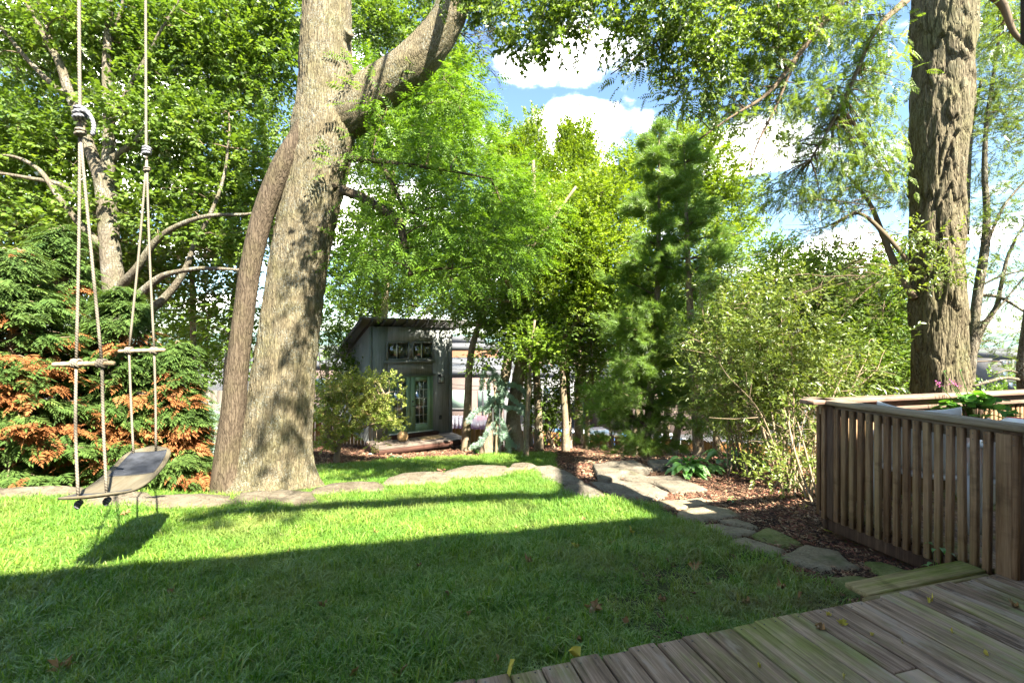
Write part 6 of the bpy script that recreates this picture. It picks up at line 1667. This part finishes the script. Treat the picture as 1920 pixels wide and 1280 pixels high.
leafy('ivy_sprig', 'green ivy-like weed poking out between the railing balusters', 'plant', 0, 0, .06, .26, 12, .032, 'l_ger', 10, b=wb+np.array([0, 0, .0]))
# gravel ring and a few rocks near the hedge
rk = [(330, 872, .12), (350, 868, .10), (372, 862, .13), (392, 866, .09), (310, 880, .11), (412, 858, .10), (360, 876, .08), (700, 853, .16)]
for k, (x_, y_, s_) in enumerate(rk):
    q = hit(x_, y_); rs = np.random.default_rng(k); n_ = 8
    o_ = [(q[0]+s_*math.cos(a)*rs.uniform(.8, 1.2), q[1]+s_*.7*math.sin(a)*rs.uniform(.8, 1.2)) for a in np.linspace(0, 6.28, n_, endpoint=False)]
    z0_ = q[2]+s_*.35
    r_ = stone('rock', o_, (lambda z: (lambda x, y: z+x*0))(z0_), s_*.6, M['pebble'], None, .012, seed=200+k)
    tag(r_, 'pale rock lying on the mulch beside the shed deck' if k == 7 else 'pale rock on the mulch strip by the hedge foot', 'rock', None if k == 7 else 'rocks by the hedge')
q = hit(306, 922); mb = MB(); mb.tube([q-np.array([0, 0, .03]), q+np.array([.01, 0, .07])], [.010, .012], 8, 1); mb.tube([q+np.array([-.02, 0, .05]), q+np.array([.035, 0, .13])], [.028, .036], 12, 1)
tag(mb.obj('spotlight', M['black'], None, True), 'small black ground spotlight on the grass left of the oak', 'garden light')

# ------------------------------------------------------------------ the swing
SWG = thing('board_swing', 'curved wooden board swing with black grip hung on four ropes', 'swing', (-2.75, 3.3, .45))
A0 = np.array([-2.60, 2.80]); A1 = np.array([-3.04, 3.93]); axv = (A1-A0); BL = np.linalg.norm(axv); axv /= BL; pv = np.array([axv[1], -axv[0]])
def BPt(t, s_, dz=0.0):          # t 0..1 along, s_ -1..1 across
    w_ = .175*(1-abs(2*t-1)**6*.35)
    z = .375+.115*abs(2*t-1)**2.2+(.05*t)+.012*s_*s_
    q = A0+axv*BL*t+pv*w_*s_
    return np.array([q[0], q[1], z+dz])
def board_mesh(t0, t1, s0, s1, zt, zb, nt=26, ns=10, rnd=True):
    V = []; 
    for zz in (zt, zb):
        for i in range(nt+1):
            t = t0+(t1-t0)*i/nt; lim = 1.0
            if rnd:
                u_ = abs(2*(t-.5)); lim = math.sqrt(max(.0, 1-max(0, (u_-.80)/.20)**2)) if u_ > .80 else 1.0; lim = max(lim, .06)
            for j in range(ns+1): V.append(BPt(t, (s0+(s1-s0)*j/ns)*lim, zz))
    n_ = (nt+1)*(ns+1); F_ = []
    for i in range(nt):
        for j in range(ns):
            a = i*(ns+1)+j; F_ += [[a, a+1, a+ns+2, a+ns+1], [n_+a, n_+a+ns+1, n_+a+ns+2, n_+a+1]]
    for i in range(nt):
        for j in (0, ns): a = i*(ns+1)+j; F_.append([a, a+ns+1, n_+a+ns+1, n_+a] if j == 0 else [a, n_+a, n_+a+ns+1, a+ns+1])
    for j in range(ns):
        a = j; F_.append([a, n_+a, n_+a+1, a+1]); a = nt*(ns+1)+j; F_.append([a, a+1, n_+a+1, n_+a])
    return np.array(V), np.array(F_)
v, f = board_mesh(0, 1, -1, 1, 0, -.016)
bd = obj('board', v, f, M['board'], SWG)
v, f = board_mesh(.62, .93, -.80, .80, .0035, .0005, rnd=False); obj('grip_pad', v, f, M['grip'], bd)
v, f = board_mesh(.05, .26, -.84, .84, .0035, .0005, rnd=False); obj('grip_pad', v, f, M['grip'], bd)
d_n, d_f = 2.95, 3.86
ropes = []
def rope(pts, r=.0085, mat='rope', name='rope'):
    return MB().tube(pts, [r]*len(pts), 8, 4).obj(name, M[mat], SWG, True)
Kn = P(150, 250, d_n+.02); Kf = P(275, 300, d_f)
Hn = [P(143, 681, d_n), P(191, 681, d_n)]; Hf = [P(242, 657, d_f), P(289, 657, d_f)]
def at_px(t, px_):
    ss = np.linspace(-.86, .86, 87); q = [BPt(t, a) for a in ss]; return q[int(np.argmin([abs(960+b[0]/b[1]*FPX-px_) for b in q]))]
Bn = [at_px(.07, 146), at_px(.10, 200)]; Bf = [at_px(.92, 250), at_px(.94, 292)]
pn = sorted(Bn, key=lambda q: q[0]/q[1]); pf = sorted(Bf, key=lambda q: q[0]/q[1])
for K, H_, B_ in ((Kn, Hn, pn), (Kf, Hf, pf)):
    for h_, b_ in zip(H_, B_):
        rope([K, (K*.5+h_*.5)+rng.normal(0, .006, 3), h_]); rope([h_, (h_+b_)/2+rng.normal(0, .004, 3), b_])
        MB().tube([b_+np.array([0, 0, -.02]), b_+np.array([.004, 0, -.035]), b_+np.array([-.004, 0, -.055]), b_+np.array([0, 0, -.075])], [.012, .022, .018, .008], 8, 3).obj('knot', M['rope_grey'], SWG, True)
for (xa_, xb_, y_, d_, hs_) in ((100, 214, 682, d_n, Hn), (223, 309, 657, d_f, Hf)):
    a_, b_ = P(xa_, y_+1.5, d_), P(xb_, y_-1, d_)
    n_ = 22; q = [a_+(b_-a_)*k/n_ for k in range(n_+1)]; rr = [(.0165+.0022*math.sin(k*2.2))*(1 if 1 < k < n_-1 else .9) for k in range(n_+1)]
    h_ = MB().tube(q, rr, 10, 2).obj('handle', M['handle'], SWG, True)
    for hp in hs_:
        for k in (-1, 0, 1):
            c = hp+np.array([.010*k, 0, 0]); MB().tube([c+np.array([.006*k, .024*math.cos(a), .024*math.sin(a)]) for a in np.linspace(0, 6.28, 13)], [.008]*13, 6, 1, False).obj('rope_wrap', M['rope'], h_, True)
# upper ropes up to the limb, with their knots
TOPZ = 6.9
Un = [Kn, P(150, 205, d_n+.02), P(148, -60, d_n+.02)]; Uf = [Kf, P(274, 265, d_f), P(273, -60, d_f)]
un_top = np.array([Un[2][0], Un[2][1], TOPZ]); uf_top = np.array([Uf[2][0], Uf[2][1], TOPZ+.05])
rope(Un+[un_top], .0095); rope(Uf+[uf_top], .0095)
def knot(c, s_, mat, n=3, name='knot'):
    mb = MB()
    for k in range(n):
        t = (k-(n-1)/2)*.016*s_; mb.tube([c+np.array([.020*s_*math.cos(a)+.004*k, .016*s_*math.sin(a), t+.006*math.cos(a+k)]) for a in np.linspace(0, 6.28, 15)], [.009*s_]*15, 7, 1, False)
    mb.tube([c-np.array([0, 0, .02*s_]), c+np.array([0, 0, .02*s_])], [.016*s_]*2, 8, 1)
    return mb.obj(name, M[mat], SWG, True)
knot(P(150, 213, d_n), 1.5, 'rope_grey'); knot(P(150, 248, d_n), 1.15, 'rope', 2); knot(P(274, 283, d_f), 1.3, 'rope_grey'); knot(P(275, 318, d_f), 1.0, 'rope', 2)
tb_ = [P(*q, d_n-.02) for q in ((150, 207), (163, 210), (172, 222), (176, 238), (173, 254))]; MB().tube(tb_, [.012]*5, 8, 4).obj('rope_tail', M['rope_grey'], SWG, True)
# both hang from a limb that reaches over from the oak
mb = MB(); mb.tube([P(560, -420, BD), np.array([-3.6, 5.2, 6.9]), np.array([un_top[0]*.5+uf_top[0]*.5, (un_top[1]+uf_top[1])/2, TOPZ+.12]), np.array([un_top[0]+.2, un_top[1]-1.2, TOPZ+.2])], [.16, .13, .10, .06], 12, 5)
mb.obj('swing_limb', M['oak_bark'], oak, True)

# ------------------------------------------------------------------ chairs and planter behind the railing
def moulded_chair(label, s, t, turn, cushion, bh=.50):
    c = ST(s, t, 0); r_ = thing('chair', label, 'chair', c)
    A_ = DA+turn; R = np.array([[math.cos(A_), -math.sin(A_), 0], [math.sin(A_), math.cos(A_), 0], [0, 0, 1]])
    def sheet(fn, nu, nv, th_, name, mat, par=r_):
        V = []; 
        for o_ in (0, 1):
            for i in range(nu+1):
                for j in range(nv+1): p, nn_ = fn(i/nu, j/nv); V.append(np.array(p)-np.array(nn_)*th_*o_)
        n_ = (nu+1)*(nv+1); F_ = []
        for i in range(nu):
            for j in range(nv): a = i*(nv+1)+j; F_ += [[a, a+1, a+nv+2, a+nv+1], [n_+a, n_+a+nv+1, n_+a+nv+2, n_+a+1]]
        for i in range(nu):
            a = i*(nv+1); F_.append([a, a+nv+1, n_+a+nv+1, n_+a]); a += nv; F_.append([a, n_+a, n_+a+nv+1, a+nv+1])
        for j in range(nv):
            a = j; F_.append([a, n_+a, n_+a+1, a+1]); a = nu*(nv+1)+j; F_.append([a, a+1, n_+a+1, n_+a])
        return obj(name, np.array(V)@R.T+c, np.array(F_), mat, par, False)
    def back(u_, v_): x_ = (u_-.5)*.50; z_ = .42+bh*v_; return (x_, .24+.10*v_-.10*(1-(2*u_-1)**2)*0+.05*(2*u_-1)**2*-1, z_+(.045*(2*u_-1)**2*v_)), (0, -1, .2)
    def seat(u_, v_): return ((u_-.5)*.52, -.26+.52*v_, .43-.03*math.sin(math.pi*u_)-.02*v_), (0, 0, 1)
    sheet(back, 10, 8, .028, 'backrest', M['white_plastic']); sheet(seat, 8, 6, .03, 'seat', M['white_plastic'])
    for sx in (-1, 1):
        MB().box((0, 0, 0), (.045, .50, .028), ch=.004).obj  # arm profile below
        v, f = boxmesh((.06, .52, .03), .006); obj('arm', (v+np.array([sx*.30, 0, .64]))@R.T+c, f, M['white_plastic'], r_)
        for sy in (-1, 1):
            p = np.array([[sx*.27, sy*.22, .42], [sx*.30, sy*.27, .0]]); mb = MB(); mb.tube([p[0]@R.T+c, p[1]@R.T+c], [.030, .022], 4, 1); mb.obj('leg', M['white_plastic'], r_)
            if sy < 0 or True: mb = MB(); mb.tube([np.array([sx*.29, sy*.21, .42])@R.T+c, np.array([sx*.30, sy*.22, .63])@R.T+c], [.018, .018], 6, 1); mb.obj('arm_support', M['white_plastic'], r_)
    v, f = boxmesh((.42, .09, .44), .03)
    ry = np.array([[1, 0, 0], [0, math.cos(-.2), -math.sin(-.2)], [0, math.sin(-.2), math.cos(-.2)]])
    obj('cushion', (v@ry.T+np.array([0, .17, .66]))@R.T+c, f, cushion, r_)
    v, f = boxmesh((.44, .42, .06), .02); obj('seat_cushion', (v+np.array([0, -.02, .465]))@R.T+c, f, cushion, r_)
    return r_
def zebra():
    m, t = M_('zebra_cushion'); n = N(t); p = n.pos()
    wv = n.n('ShaderNodeTexWave', {'Vector': n.scale(p, (1, 1, .8), rot=(0, .5, 0)), 'Scale': 11, 'Distortion': 9, 'Detail': 1, 'Detail Scale': 1.4}).outputs[1]
    sx = n.n('ShaderNodeSeparateXYZ', {0: p}).outputs
    bw = n.mix(n.rng(wv, .48, .52), (.02, .02, .02), (.75, .73, .70))
    rw = n.mix(n.rng(n.math('SINE', n.math('MULTIPLY', sx[2], 46.0)), .55, .65), (.68, .06, .03), (.8, .78, .75))
    n.out(n.pri(n.mix(n.rng(sx[2], .745, .75), bw, rw), .8)); return m
M['zebra'] = zebra()
moulded_chair('white moulded patio chair with orange cushion behind the railing', 4.32, 2.74, 2.0, M['orange'], .47)
moulded_chair('white patio chair with zebra and red striped cushion by the railing', 4.60, 2.10, 1.75, M['zebra'], .40)
pb = ST(5.12, 2.84, 0)
pl = thing('planter', 'tall white pot of pink geraniums beside the far railing', 'potted plant', pb)
MB().tube([pb+np.array([0, 0, h_]) for h_ in (0, .02, .3, .58, .62, .62)], [.12, .13, .17, .20, .215, .19], 24, 1).obj('pot', M['white_plastic'], pl, True)
MB().tube([pb+np.array([0, 0, .60]), pb+np.array([0, 0, .622])], [.18, .18], 20, 1).obj('soil', M['soil'], pl)
rs = np.random.default_rng(5); V = []; Fc = []; var = []; k = 0; mb = MB(); mp = MB()
for q in range(120):
    a = rs.uniform(0, 6.28); R0 = rs.uniform(.02, .30); h_ = .66+.26*math.sqrt(max(0, 1-(R0/.33)**2))*rs.uniform(.6, 1.15); c = pb+np.array([R0*math.cos(a), R0*math.sin(a), h_]); w_ = rs.uniform(.03, .048)
    nx = rs.normal(0, .3, 2); ring_ = [c+np.array([w_*math.cos(b_)*(1-.12*(i_ % 2)), w_*math.sin(b_)*(1-.12*(i_ % 2)), w_*(nx[0]*math.cos(b_)+nx[1]*math.sin(b_))+.25*w_]) for i_, b_ in enumerate(np.linspace(0, 6.28, 9)[:-1])]
    V += [c]+ring_; Fc += [[k, k+1+i_, k+1+(i_+1) % 8] for i_ in range(8)]; var += [rs.uniform()]*8; k += 9
    if q % 4 == 0: mb.tube([pb+np.array([0, 0, .6]), c], [.005, .003], 4, 1, False)
obj('leaves', np.array(V), np.array(Fc), M['l_ger'], pl, True, var); 
for (x_, y_) in ((1759, 717), (1786, 719), (1793, 724)):
    c = P(x_, y_, 4.25); mb.tube([pb+np.array([0, 0, .62]), (pb+c)/2+np.array([.02, 0, .3]), c], [.005, .004, .003], 5, 3, False)
    for z_ in range(22):
        e = c+rs.normal(0, .016, 3); d_ = rdir(1)[0]*.014; s_ = np.cross(d_, [0, 0, 1.]); mp.add([e, e+d_+s_*.6, e+d_*1.6, e+d_-s_*.6], [[0, 1, 2, 3]])
for (x_, y_) in ((1771, 700), (1801, 698)): c = P(x_, y_, 4.25); mb.tube([pb+np.array([0, 0, .62]), (pb+c)/2+np.array([.02, 0, .3]), c, c+np.array([.01, 0, .02])], [.005, .004, .003, .008], 5, 3, False)
mb.obj('stems', M['l_ger'], pl, True); mp.obj('blossoms', M['petal'], pl)

# ------------------------------------------------------------------ fallen leaves on lawn and deck
def fallen(px, py, L, mat, lb, name='fallen_leaf', z=None, ang=0, lob=True, group=None, seed=0, lift=.045):
    if z is None: c = hit(px, py, lift)
    else: r = ray(px, py); d = (EYE-z)/(-r[2]); c = np.array([r[0]*d, d, z])
    v, f = lobed(L, L*.95, 7 if lob else 3, .45 if lob else .85, .25, ang=ang, pitch=.10, seed=seed) if lob else lobed(L, L*.5, 2, .8, .3, ang=ang, pitch=.12, seed=seed)
    v[:, 2] += .15*L*np.sin(v[:, 0]/L*5+seed)+.008
    tag(obj(name, v+c, f, M[mat], None, False, np.full(len(f), .3+.5*((seed*37) % 10)/10)), lb, 'leaf', group)
fallen(765, 1250, .105, 'l_fall_brown', 'large dry brown oak leaf on the lawn near the deck corner', ang=2.2, seed=1)
fallen(1130, 1150, .12, 'l_fall_brown', 'curled tan oak leaf pair on the shaded lawn', ang=.9, seed=2)
fallen(1000, 1055, .085, 'l_fall_brown', 'small tan leaf standing in the middle of the lawn', ang=1.4, seed=3)
fallen(1297, 1066, .10, 'l_fall_brown', 'curled orange-brown leaf on the lawn beside the path', ang=-.9, seed=4)
fallen(108, 1262, .10, 'l_fall_brown', 'brown leaf in the grass at the lower left corner', ang=.5, seed=5)
fallen(224, 966, .10, 'l_fall_brown', 'orange leaf on the sunlit grass below the swing', ang=-1.2, seed=6)
for k, (x_, y_) in enumerate(((1094, 977), (975, 986), (1465, 1098), (1320, 1090), (1075, 1205), (880, 1160), (850, 1115), (545, 1030), (600, 1130), (655, 1268), (1150, 1020), (1180, 1165), (1240, 1120), (780, 1060), (700, 1000), (380, 1170), (330, 1110), (930, 1230), (1390, 1130), (1500, 1125), (1130, 960), (460, 1240))): fallen(x_, y_, .055, 'l_fall_brown', 'small dry brown leaf fragment lying in the lawn', ang=k*1.3, seed=7+k, group='small leaf fragments in the lawn', lob=k % 2 == 0)
fallen(755, 1198, .12, 'l_fall_green', 'upper leaf of a fresh green oak sprig dropped on the lawn', ang=-.9, seed=21)
fallen(760, 1192, .11, 'l_fall_green', 'lower blue-green leaf of the dropped oak sprig', ang=2.9, seed=22)
fallen(872, 1212, .085, 'l_fall_green', 'single pale green leaf lying on the grass near the deck', ang=.3, seed=23)
fallen(1085, 1026, .07, 'l_fall_yellow', 'yellow-green leaf on the lawn in front of the landing', ang=.7, seed=24)
fallen(1190, 996, .055, 'l_fall_yellow', 'small yellow leaf at the lawn edge by the path', ang=1.9, seed=25)
fallen(957, 1272, .075, 'l_fall_yellow', 'slender yellow leaf on the end of a deck board', z=.004, ang=.0, lob=False, seed=26)
fallen(1066, 1228, .075, 'l_fall_yellow', 'tan leaf half on the deck edge', z=.006, ang=-1.2, lob=False, seed=27)
fallen(1548, 1184, .055, 'l_fall_brown', 'crumpled dry leaf standing on the deck boards', z=.004, ang=.4, seed=28)
fallen(1577, 1172, .05, 'l_fall_yellow', 'curled straw-coloured leaf on the deck right of the crumpled one', z=.004, ang=-.8, seed=29)
fallen(1912, 1138, .05, 'l_fall_brown', 'brown leaf on the deck at the right edge', z=.004, ang=1.1, seed=30)
for k, (x_, y_) in enumerate(((1559, 1155), (1555, 1152), (1420, 1246), (1745, 1126), (1745, 1130), (1786, 1183), (1843, 1224), (1582, 1275), (1640, 1190), (1690, 1200))): fallen(x_, y_, .022, 'l_fall_yellow', 'tiny pale leaf crumb on the deck boards', z=.003, ang=k*1.7, lob=False, seed=31+k, group='leaf crumbs on the deck')
for k, (x_, y_) in enumerate(((1600, 905+45), (1550, 935), (1660, 1000), (1700, 1040), (1730, 1055), (1760, 1062), (1720, 1032), (1510, 950), (1480, 960), (1560, 1000), (1820, 1050), (1500, 930))): fallen(x_, y_, .085, 'l_fall_yellow' if k % 2 else 'l_fall_brown', 'dry yellowish leaf lying on the mulch outside the railing', ang=k*2.1, seed=50+k, group='dry leaves on the mulch outside the railing', lift=.02)

# ------------------------------------------------------------------ the town below
def TZ(y): return float(np.interp(y, LY, LZ))
def building(label, x0, x1, y, depth, ztop, mat, win=None, par_mat='concrete', rows=1, name='building', nwin=8, roof='grey_roof', wh=None, wz=None):
    zb = TZ(y)-1.0; r_ = thing(name, label, 'building', ((x0+x1)/2, y+depth/2, zb+1))
    MB().box(((x0+x1)/2, y+depth/2, (zb+ztop)/2), (x1-x0, depth, ztop-zb)).obj('wall', M[mat], r_)
    t = .012*y
    MB().box(((x0+x1)/2, y+depth/2, ztop+t/2+.002), (x1-x0+.4, depth+.4, t)).obj('roof', M[roof], r_)
    if win:
        for rr_ in range(rows):
            for k in range(nwin):
                wd = (x1-x0)/nwin; hh_ = wh or 1.3; zc_ = (wz if wz is not None else ztop-1.6)-rr_*2.6
                w_ = MB().box((x0+wd*(k+.5), y-.03, zc_), (wd*.62, .10, hh_)).obj('window', M[win], r_)
                if y < 60: MB().box((x0+wd*(k+.5), y-.10, zc_-hh_/2-.05), (wd*.7, .12, .08)).obj('sill', M[par_mat], w_)
    return r_
def X_(px, d): return (px-960)/FPX*d
# lean-to with the red roof just past the fence
rr_ = thing('red_roofed_shed', 'small outbuilding with a red ribbed metal roof past the fence', 'shed', (X_(885, 25), 25.5, TZ(25)))
a_, b_ = P(842, 779, 26.5), P(932, 779, 26.5); c_, d_ = P(930, 813, 23.5), P(840, 813, 23.5)
V = [a_, b_, c_, d_]; V += [q-np.array([0, 0, .06]) for q in V]
rfp = obj('roof', np.array(V), np.array([[0, 3, 2, 1], [4, 5, 6, 7], [0, 1, 5, 4], [2, 3, 7, 6], [1, 2, 6, 5], [3, 0, 4, 7]]), M['red_roof'], rr_)
for k in range(13):
    t = (k+.5)/13; MB().tube([a_*(1-t)+b_*t+np.array([0, 0, .03]), d_*(1-t)+c_*t+np.array([0, 0, .03])], [.025, .025], 5, 1).obj('rib', M['red_roof'], rfp)
MB().box(((a_+b_+c_+d_)/4+np.array([0, 0, -2.0])), (2.1, 2.6, 2.6)).obj('wall', M['fence_old'], rr_)
building('tan stucco workshop with a long green window band', X_(830, 44), X_(942, 44), 44, 10, P(0, 703, 44)[2], 'pink_wall', 'green_window', nwin=2, wh=1.7, wz=P(0, 748, 44)[2])
building('grey flat-roofed hall with a loading rail beside the brick block', X_(800, 64), X_(960, 64), 64, 16, P(0, 688, 64)[2], 'white_wall', 'dark_window', nwin=9, wh=1.2, wz=P(0, 722, 64)[2])
building('orange brick block with small windows behind the grey hall', X_(780, 92), X_(930, 92), 92, 16, P(0, 655, 92)[2], 'brick', 'dark_window', nwin=7, wh=1.4, wz=P(0, 681, 92)[2])
building('white rooftop plant house on the brick block', X_(835, 96), X_(905, 96), 96, 6, P(0, 641, 96)[2], 'white_wall', 'dark_window', nwin=5, wh=1.0, wz=P(0, 649, 96)[2])
building('long tan brick building behind the slim trees', X_(985, 96), X_(1250, 96), 96, 14, P(0, 672, 96)[2], 'brick2', 'dark_window', nwin=16, rows=2, wh=1.5, wz=P(0, 690, 96)[2])
building('low white store with pale parapet behind the back bed', X_(940, 66), X_(1130, 66), 66, 12, P(0, 705, 66)[2], 'white_wall', 'dark_window', nwin=10, wh=1.3, wz=P(0, 735, 66)[2])
building('pink stucco building in the dip behind the pines', X_(1130, 58), X_(1330, 58), 58, 12, P(0, 712, 58)[2], 'pink_wall', 'dark_window', nwin=8, wh=1.4, wz=P(0, 742, 58)[2])
building('brick warehouse seen through the viburnum', X_(1290, 84), X_(1560, 84), 84, 16, P(0, 676, 84)[2], 'brick2', 'dark_window', nwin=14, wh=1.6, wz=P(0, 700, 84)[2])
building('cream apartment slab left of the shaggy trunk', X_(1600, 120), X_(1740, 120), 120, 14, P(0, 652, 120)[2], 'tan_wall', 'dark_window', nwin=12, rows=3, wh=1.4, wz=P(0, 664, 120)[2])
building('tall white town block with rows of windows at the far right', X_(1822, 130), X_(1900, 130), 130, 14, P(0, 682, 130)[2], 'white_wall', 'dark_window', nwin=10, rows=3, wh=1.5, wz=P(0, 690, 130)[2])
building('grey tower block at the right edge of the view', X_(1876, 112), X_(1960, 112), 112, 12, P(0, 672, 112)[2], 'concrete', 'dark_window', nwin=7, rows=4, wh=1.3, wz=P(0, 682, 112)[2])
building('pale garage behind the japanese maple and the fence', X_(560, 52), X_(700, 52), 52, 10, P(0, 690, 52)[2], 'pink_wall', 'dark_window', nwin=5, wh=1.3, wz=P(0, 720, 52)[2])
# light pole and wires
d_ = 34; lpz = [P(905, 790, d_), P(905, 662, d_)]
lp_ = thing('light_pole', 'thin dark street light pole right of the shed', 'pole', (lpz[0][0], d_, TZ(d_)))
MB().tube([np.array([lpz[0][0], d_, TZ(d_)]), lpz[1]], [.09, .07], 8, 1).obj('mast', M['black'], lp_)
MB().box(lpz[1]+np.array([.5, 0, 0]), (1.2, .2, .10)).obj('lamp_head', M['black'], lp_)
for k, y_ in enumerate((672, 683, 712, 719)):
    a_, b_ = P(780, y_, 40), P(1010, y_+6, 40)
    tag(MB().tube([a_, (a_+b_)/2-np.array([0, 0, .4]), b_], [.022]*3, 4, 6).obj('power_line', M['black'], None), ('highest', 'second highest', 'third highest', 'lowest')[k]+' of the four wires crossing behind the shed corner', 'wire')
def car(px, d, mat, lb, turn=0.0):
    x_ = X_(px, d); z_ = TZ(d)+.0; r_ = thing('parked_car', lb, 'car', (x_, d, z_))
    c, s_ = math.cos(turn), math.sin(turn); R = np.array([[c, -s_, 0], [s_, c, 0], [0, 0, 1]])
    secs = [(-2.2, .35, .72, .80), (-2.1, .30, .86, .86), (-1.2, .28, .95, .88), (.9, .28, .98, .88), (2.1, .30, .90, .84), (2.22, .36, .74, .78)]
    def loft(S_s, nm, mat_):
        V = []; 
        for (xx, zb_, zt_, hw) in S_s: V += [(xx, -hw, zb_), (xx, hw, zb_), (xx, hw*.96, (zb_+zt_)/2+.05), (xx, hw*.88, zt_), (xx, -hw*.88, zt_), (xx, -hw*.96, (zb_+zt_)/2+.05)]
        n_ = 6; F_ = []
        for i in range(len(S_s)-1):
            for j in range(n_): F_.append([i*n_+j, i*n_+(j+1) % n_, (i+1)*n_+(j+1) % n_, (i+1)*n_+j])
        F_ = [tuple(q) for q in F_]+[tuple(range(5, -1, -1)), tuple(range((len(S_s)-1)*n_, len(S_s)*n_))]
        return obj(nm, np.array(V)@R.T+np.array([x_, d, z_]), F_, M[mat_], r_)
    loft(secs, 'body', mat); loft([(-1.55, .90, .95, .80), (-.95, .90, 1.38, .74), (.55, .90, 1.42, .74), (1.55, .90, .98, .80)], 'cabin', 'dark_window')
    loft([(-.90, 1.36, 1.40, .70), (.50, 1.40, 1.45, .70)], 'roof', mat)
    for sx in (-1.35, 1.35):
        for sy in (-.82, .82):
            q = np.array([[sx, sy-.1, .32], [sx, sy+.1, .32]])@R.T+np.array([x_, d, z_]); MB().tube(list(q), [.32, .32], 14, 1).obj('wheel', M['tyre'], r_)
for px_, d_, m_, lb in ((968, 52, 'car_blue', 'blue car parked past the fence below the cedar'), (946, 50, 'car_white', 'white car parked past the fence right of the red roof'), (1055, 53, 'car_blue', 'blue car seen between the slim back trees'), (1090, 52, 'car_white', 'white car seen between the slim back trees'), (1185, 50, 'car_blue', 'blue car showing under the left pine'), (1255, 50, 'car_white', 'white car showing between the two pines'), (1125, 54, 'car_dark', 'dark car parked left of the pines')): car(px_, d_, m_, lb, rng.normal(0, .1))
# far trees and hills
fc = []; ft_ = thing('distant_trees', 'far woods and street trees between the town buildings', 'trees', (0, 130, TZ(130)))
del ft_['category']
bpy.data.objects.remove(ft_)
pos = []
for q in range(150):
    d_ = rng.uniform(70, 170); x_ = rng.uniform(-1.25, 1.25)*d_; c = np.array([x_, d_, TZ(d_)+rng.uniform(1, 4)]); pos.append(c+rng.normal(size=(60, 3))*np.array([2.6, 2.6, 1.9]))
pos = np.vstack(pos); k_ = pos[:, 2] > ground(pos[:, 0], pos[:, 1]); pos = pos[k_]
v, f, c = scatter(T_back, pos, rdir(len(pos)), rdir(len(pos)), rng.uniform(4, 7, len(pos)), rng.uniform(0, 1, len(pos)))
o = obj('distant_trees', v, f, M['l_back'], None, False, c); o['kind'] = 'stuff'; o['label'] = 'far street trees among the town buildings'; o['category'] = 'trees'
V = []; Fh = []; nh = 120
for j, (yy, base_, amp) in enumerate(((900, -14, 0), (1100, 6, 14), (1500, 18, 26), (2100, 10, 40), (2600, -12, 0))):
    for i in range(nh+1):
        x_ = -3600+7200*i/nh; h_ = base_+(amp*(vnoise(np.array([[x_*.0016, j*3.1, 0]]))[0]) if amp else 0); V.append((x_, yy, h_))
for j in range(4):
    for i in range(nh): a = j*(nh+1)+i; Fh.append([a, a+1, a+nh+2, a+nh+1])
struct(obj('hills', np.array(V), np.array(Fh), M['hill'], None, True))
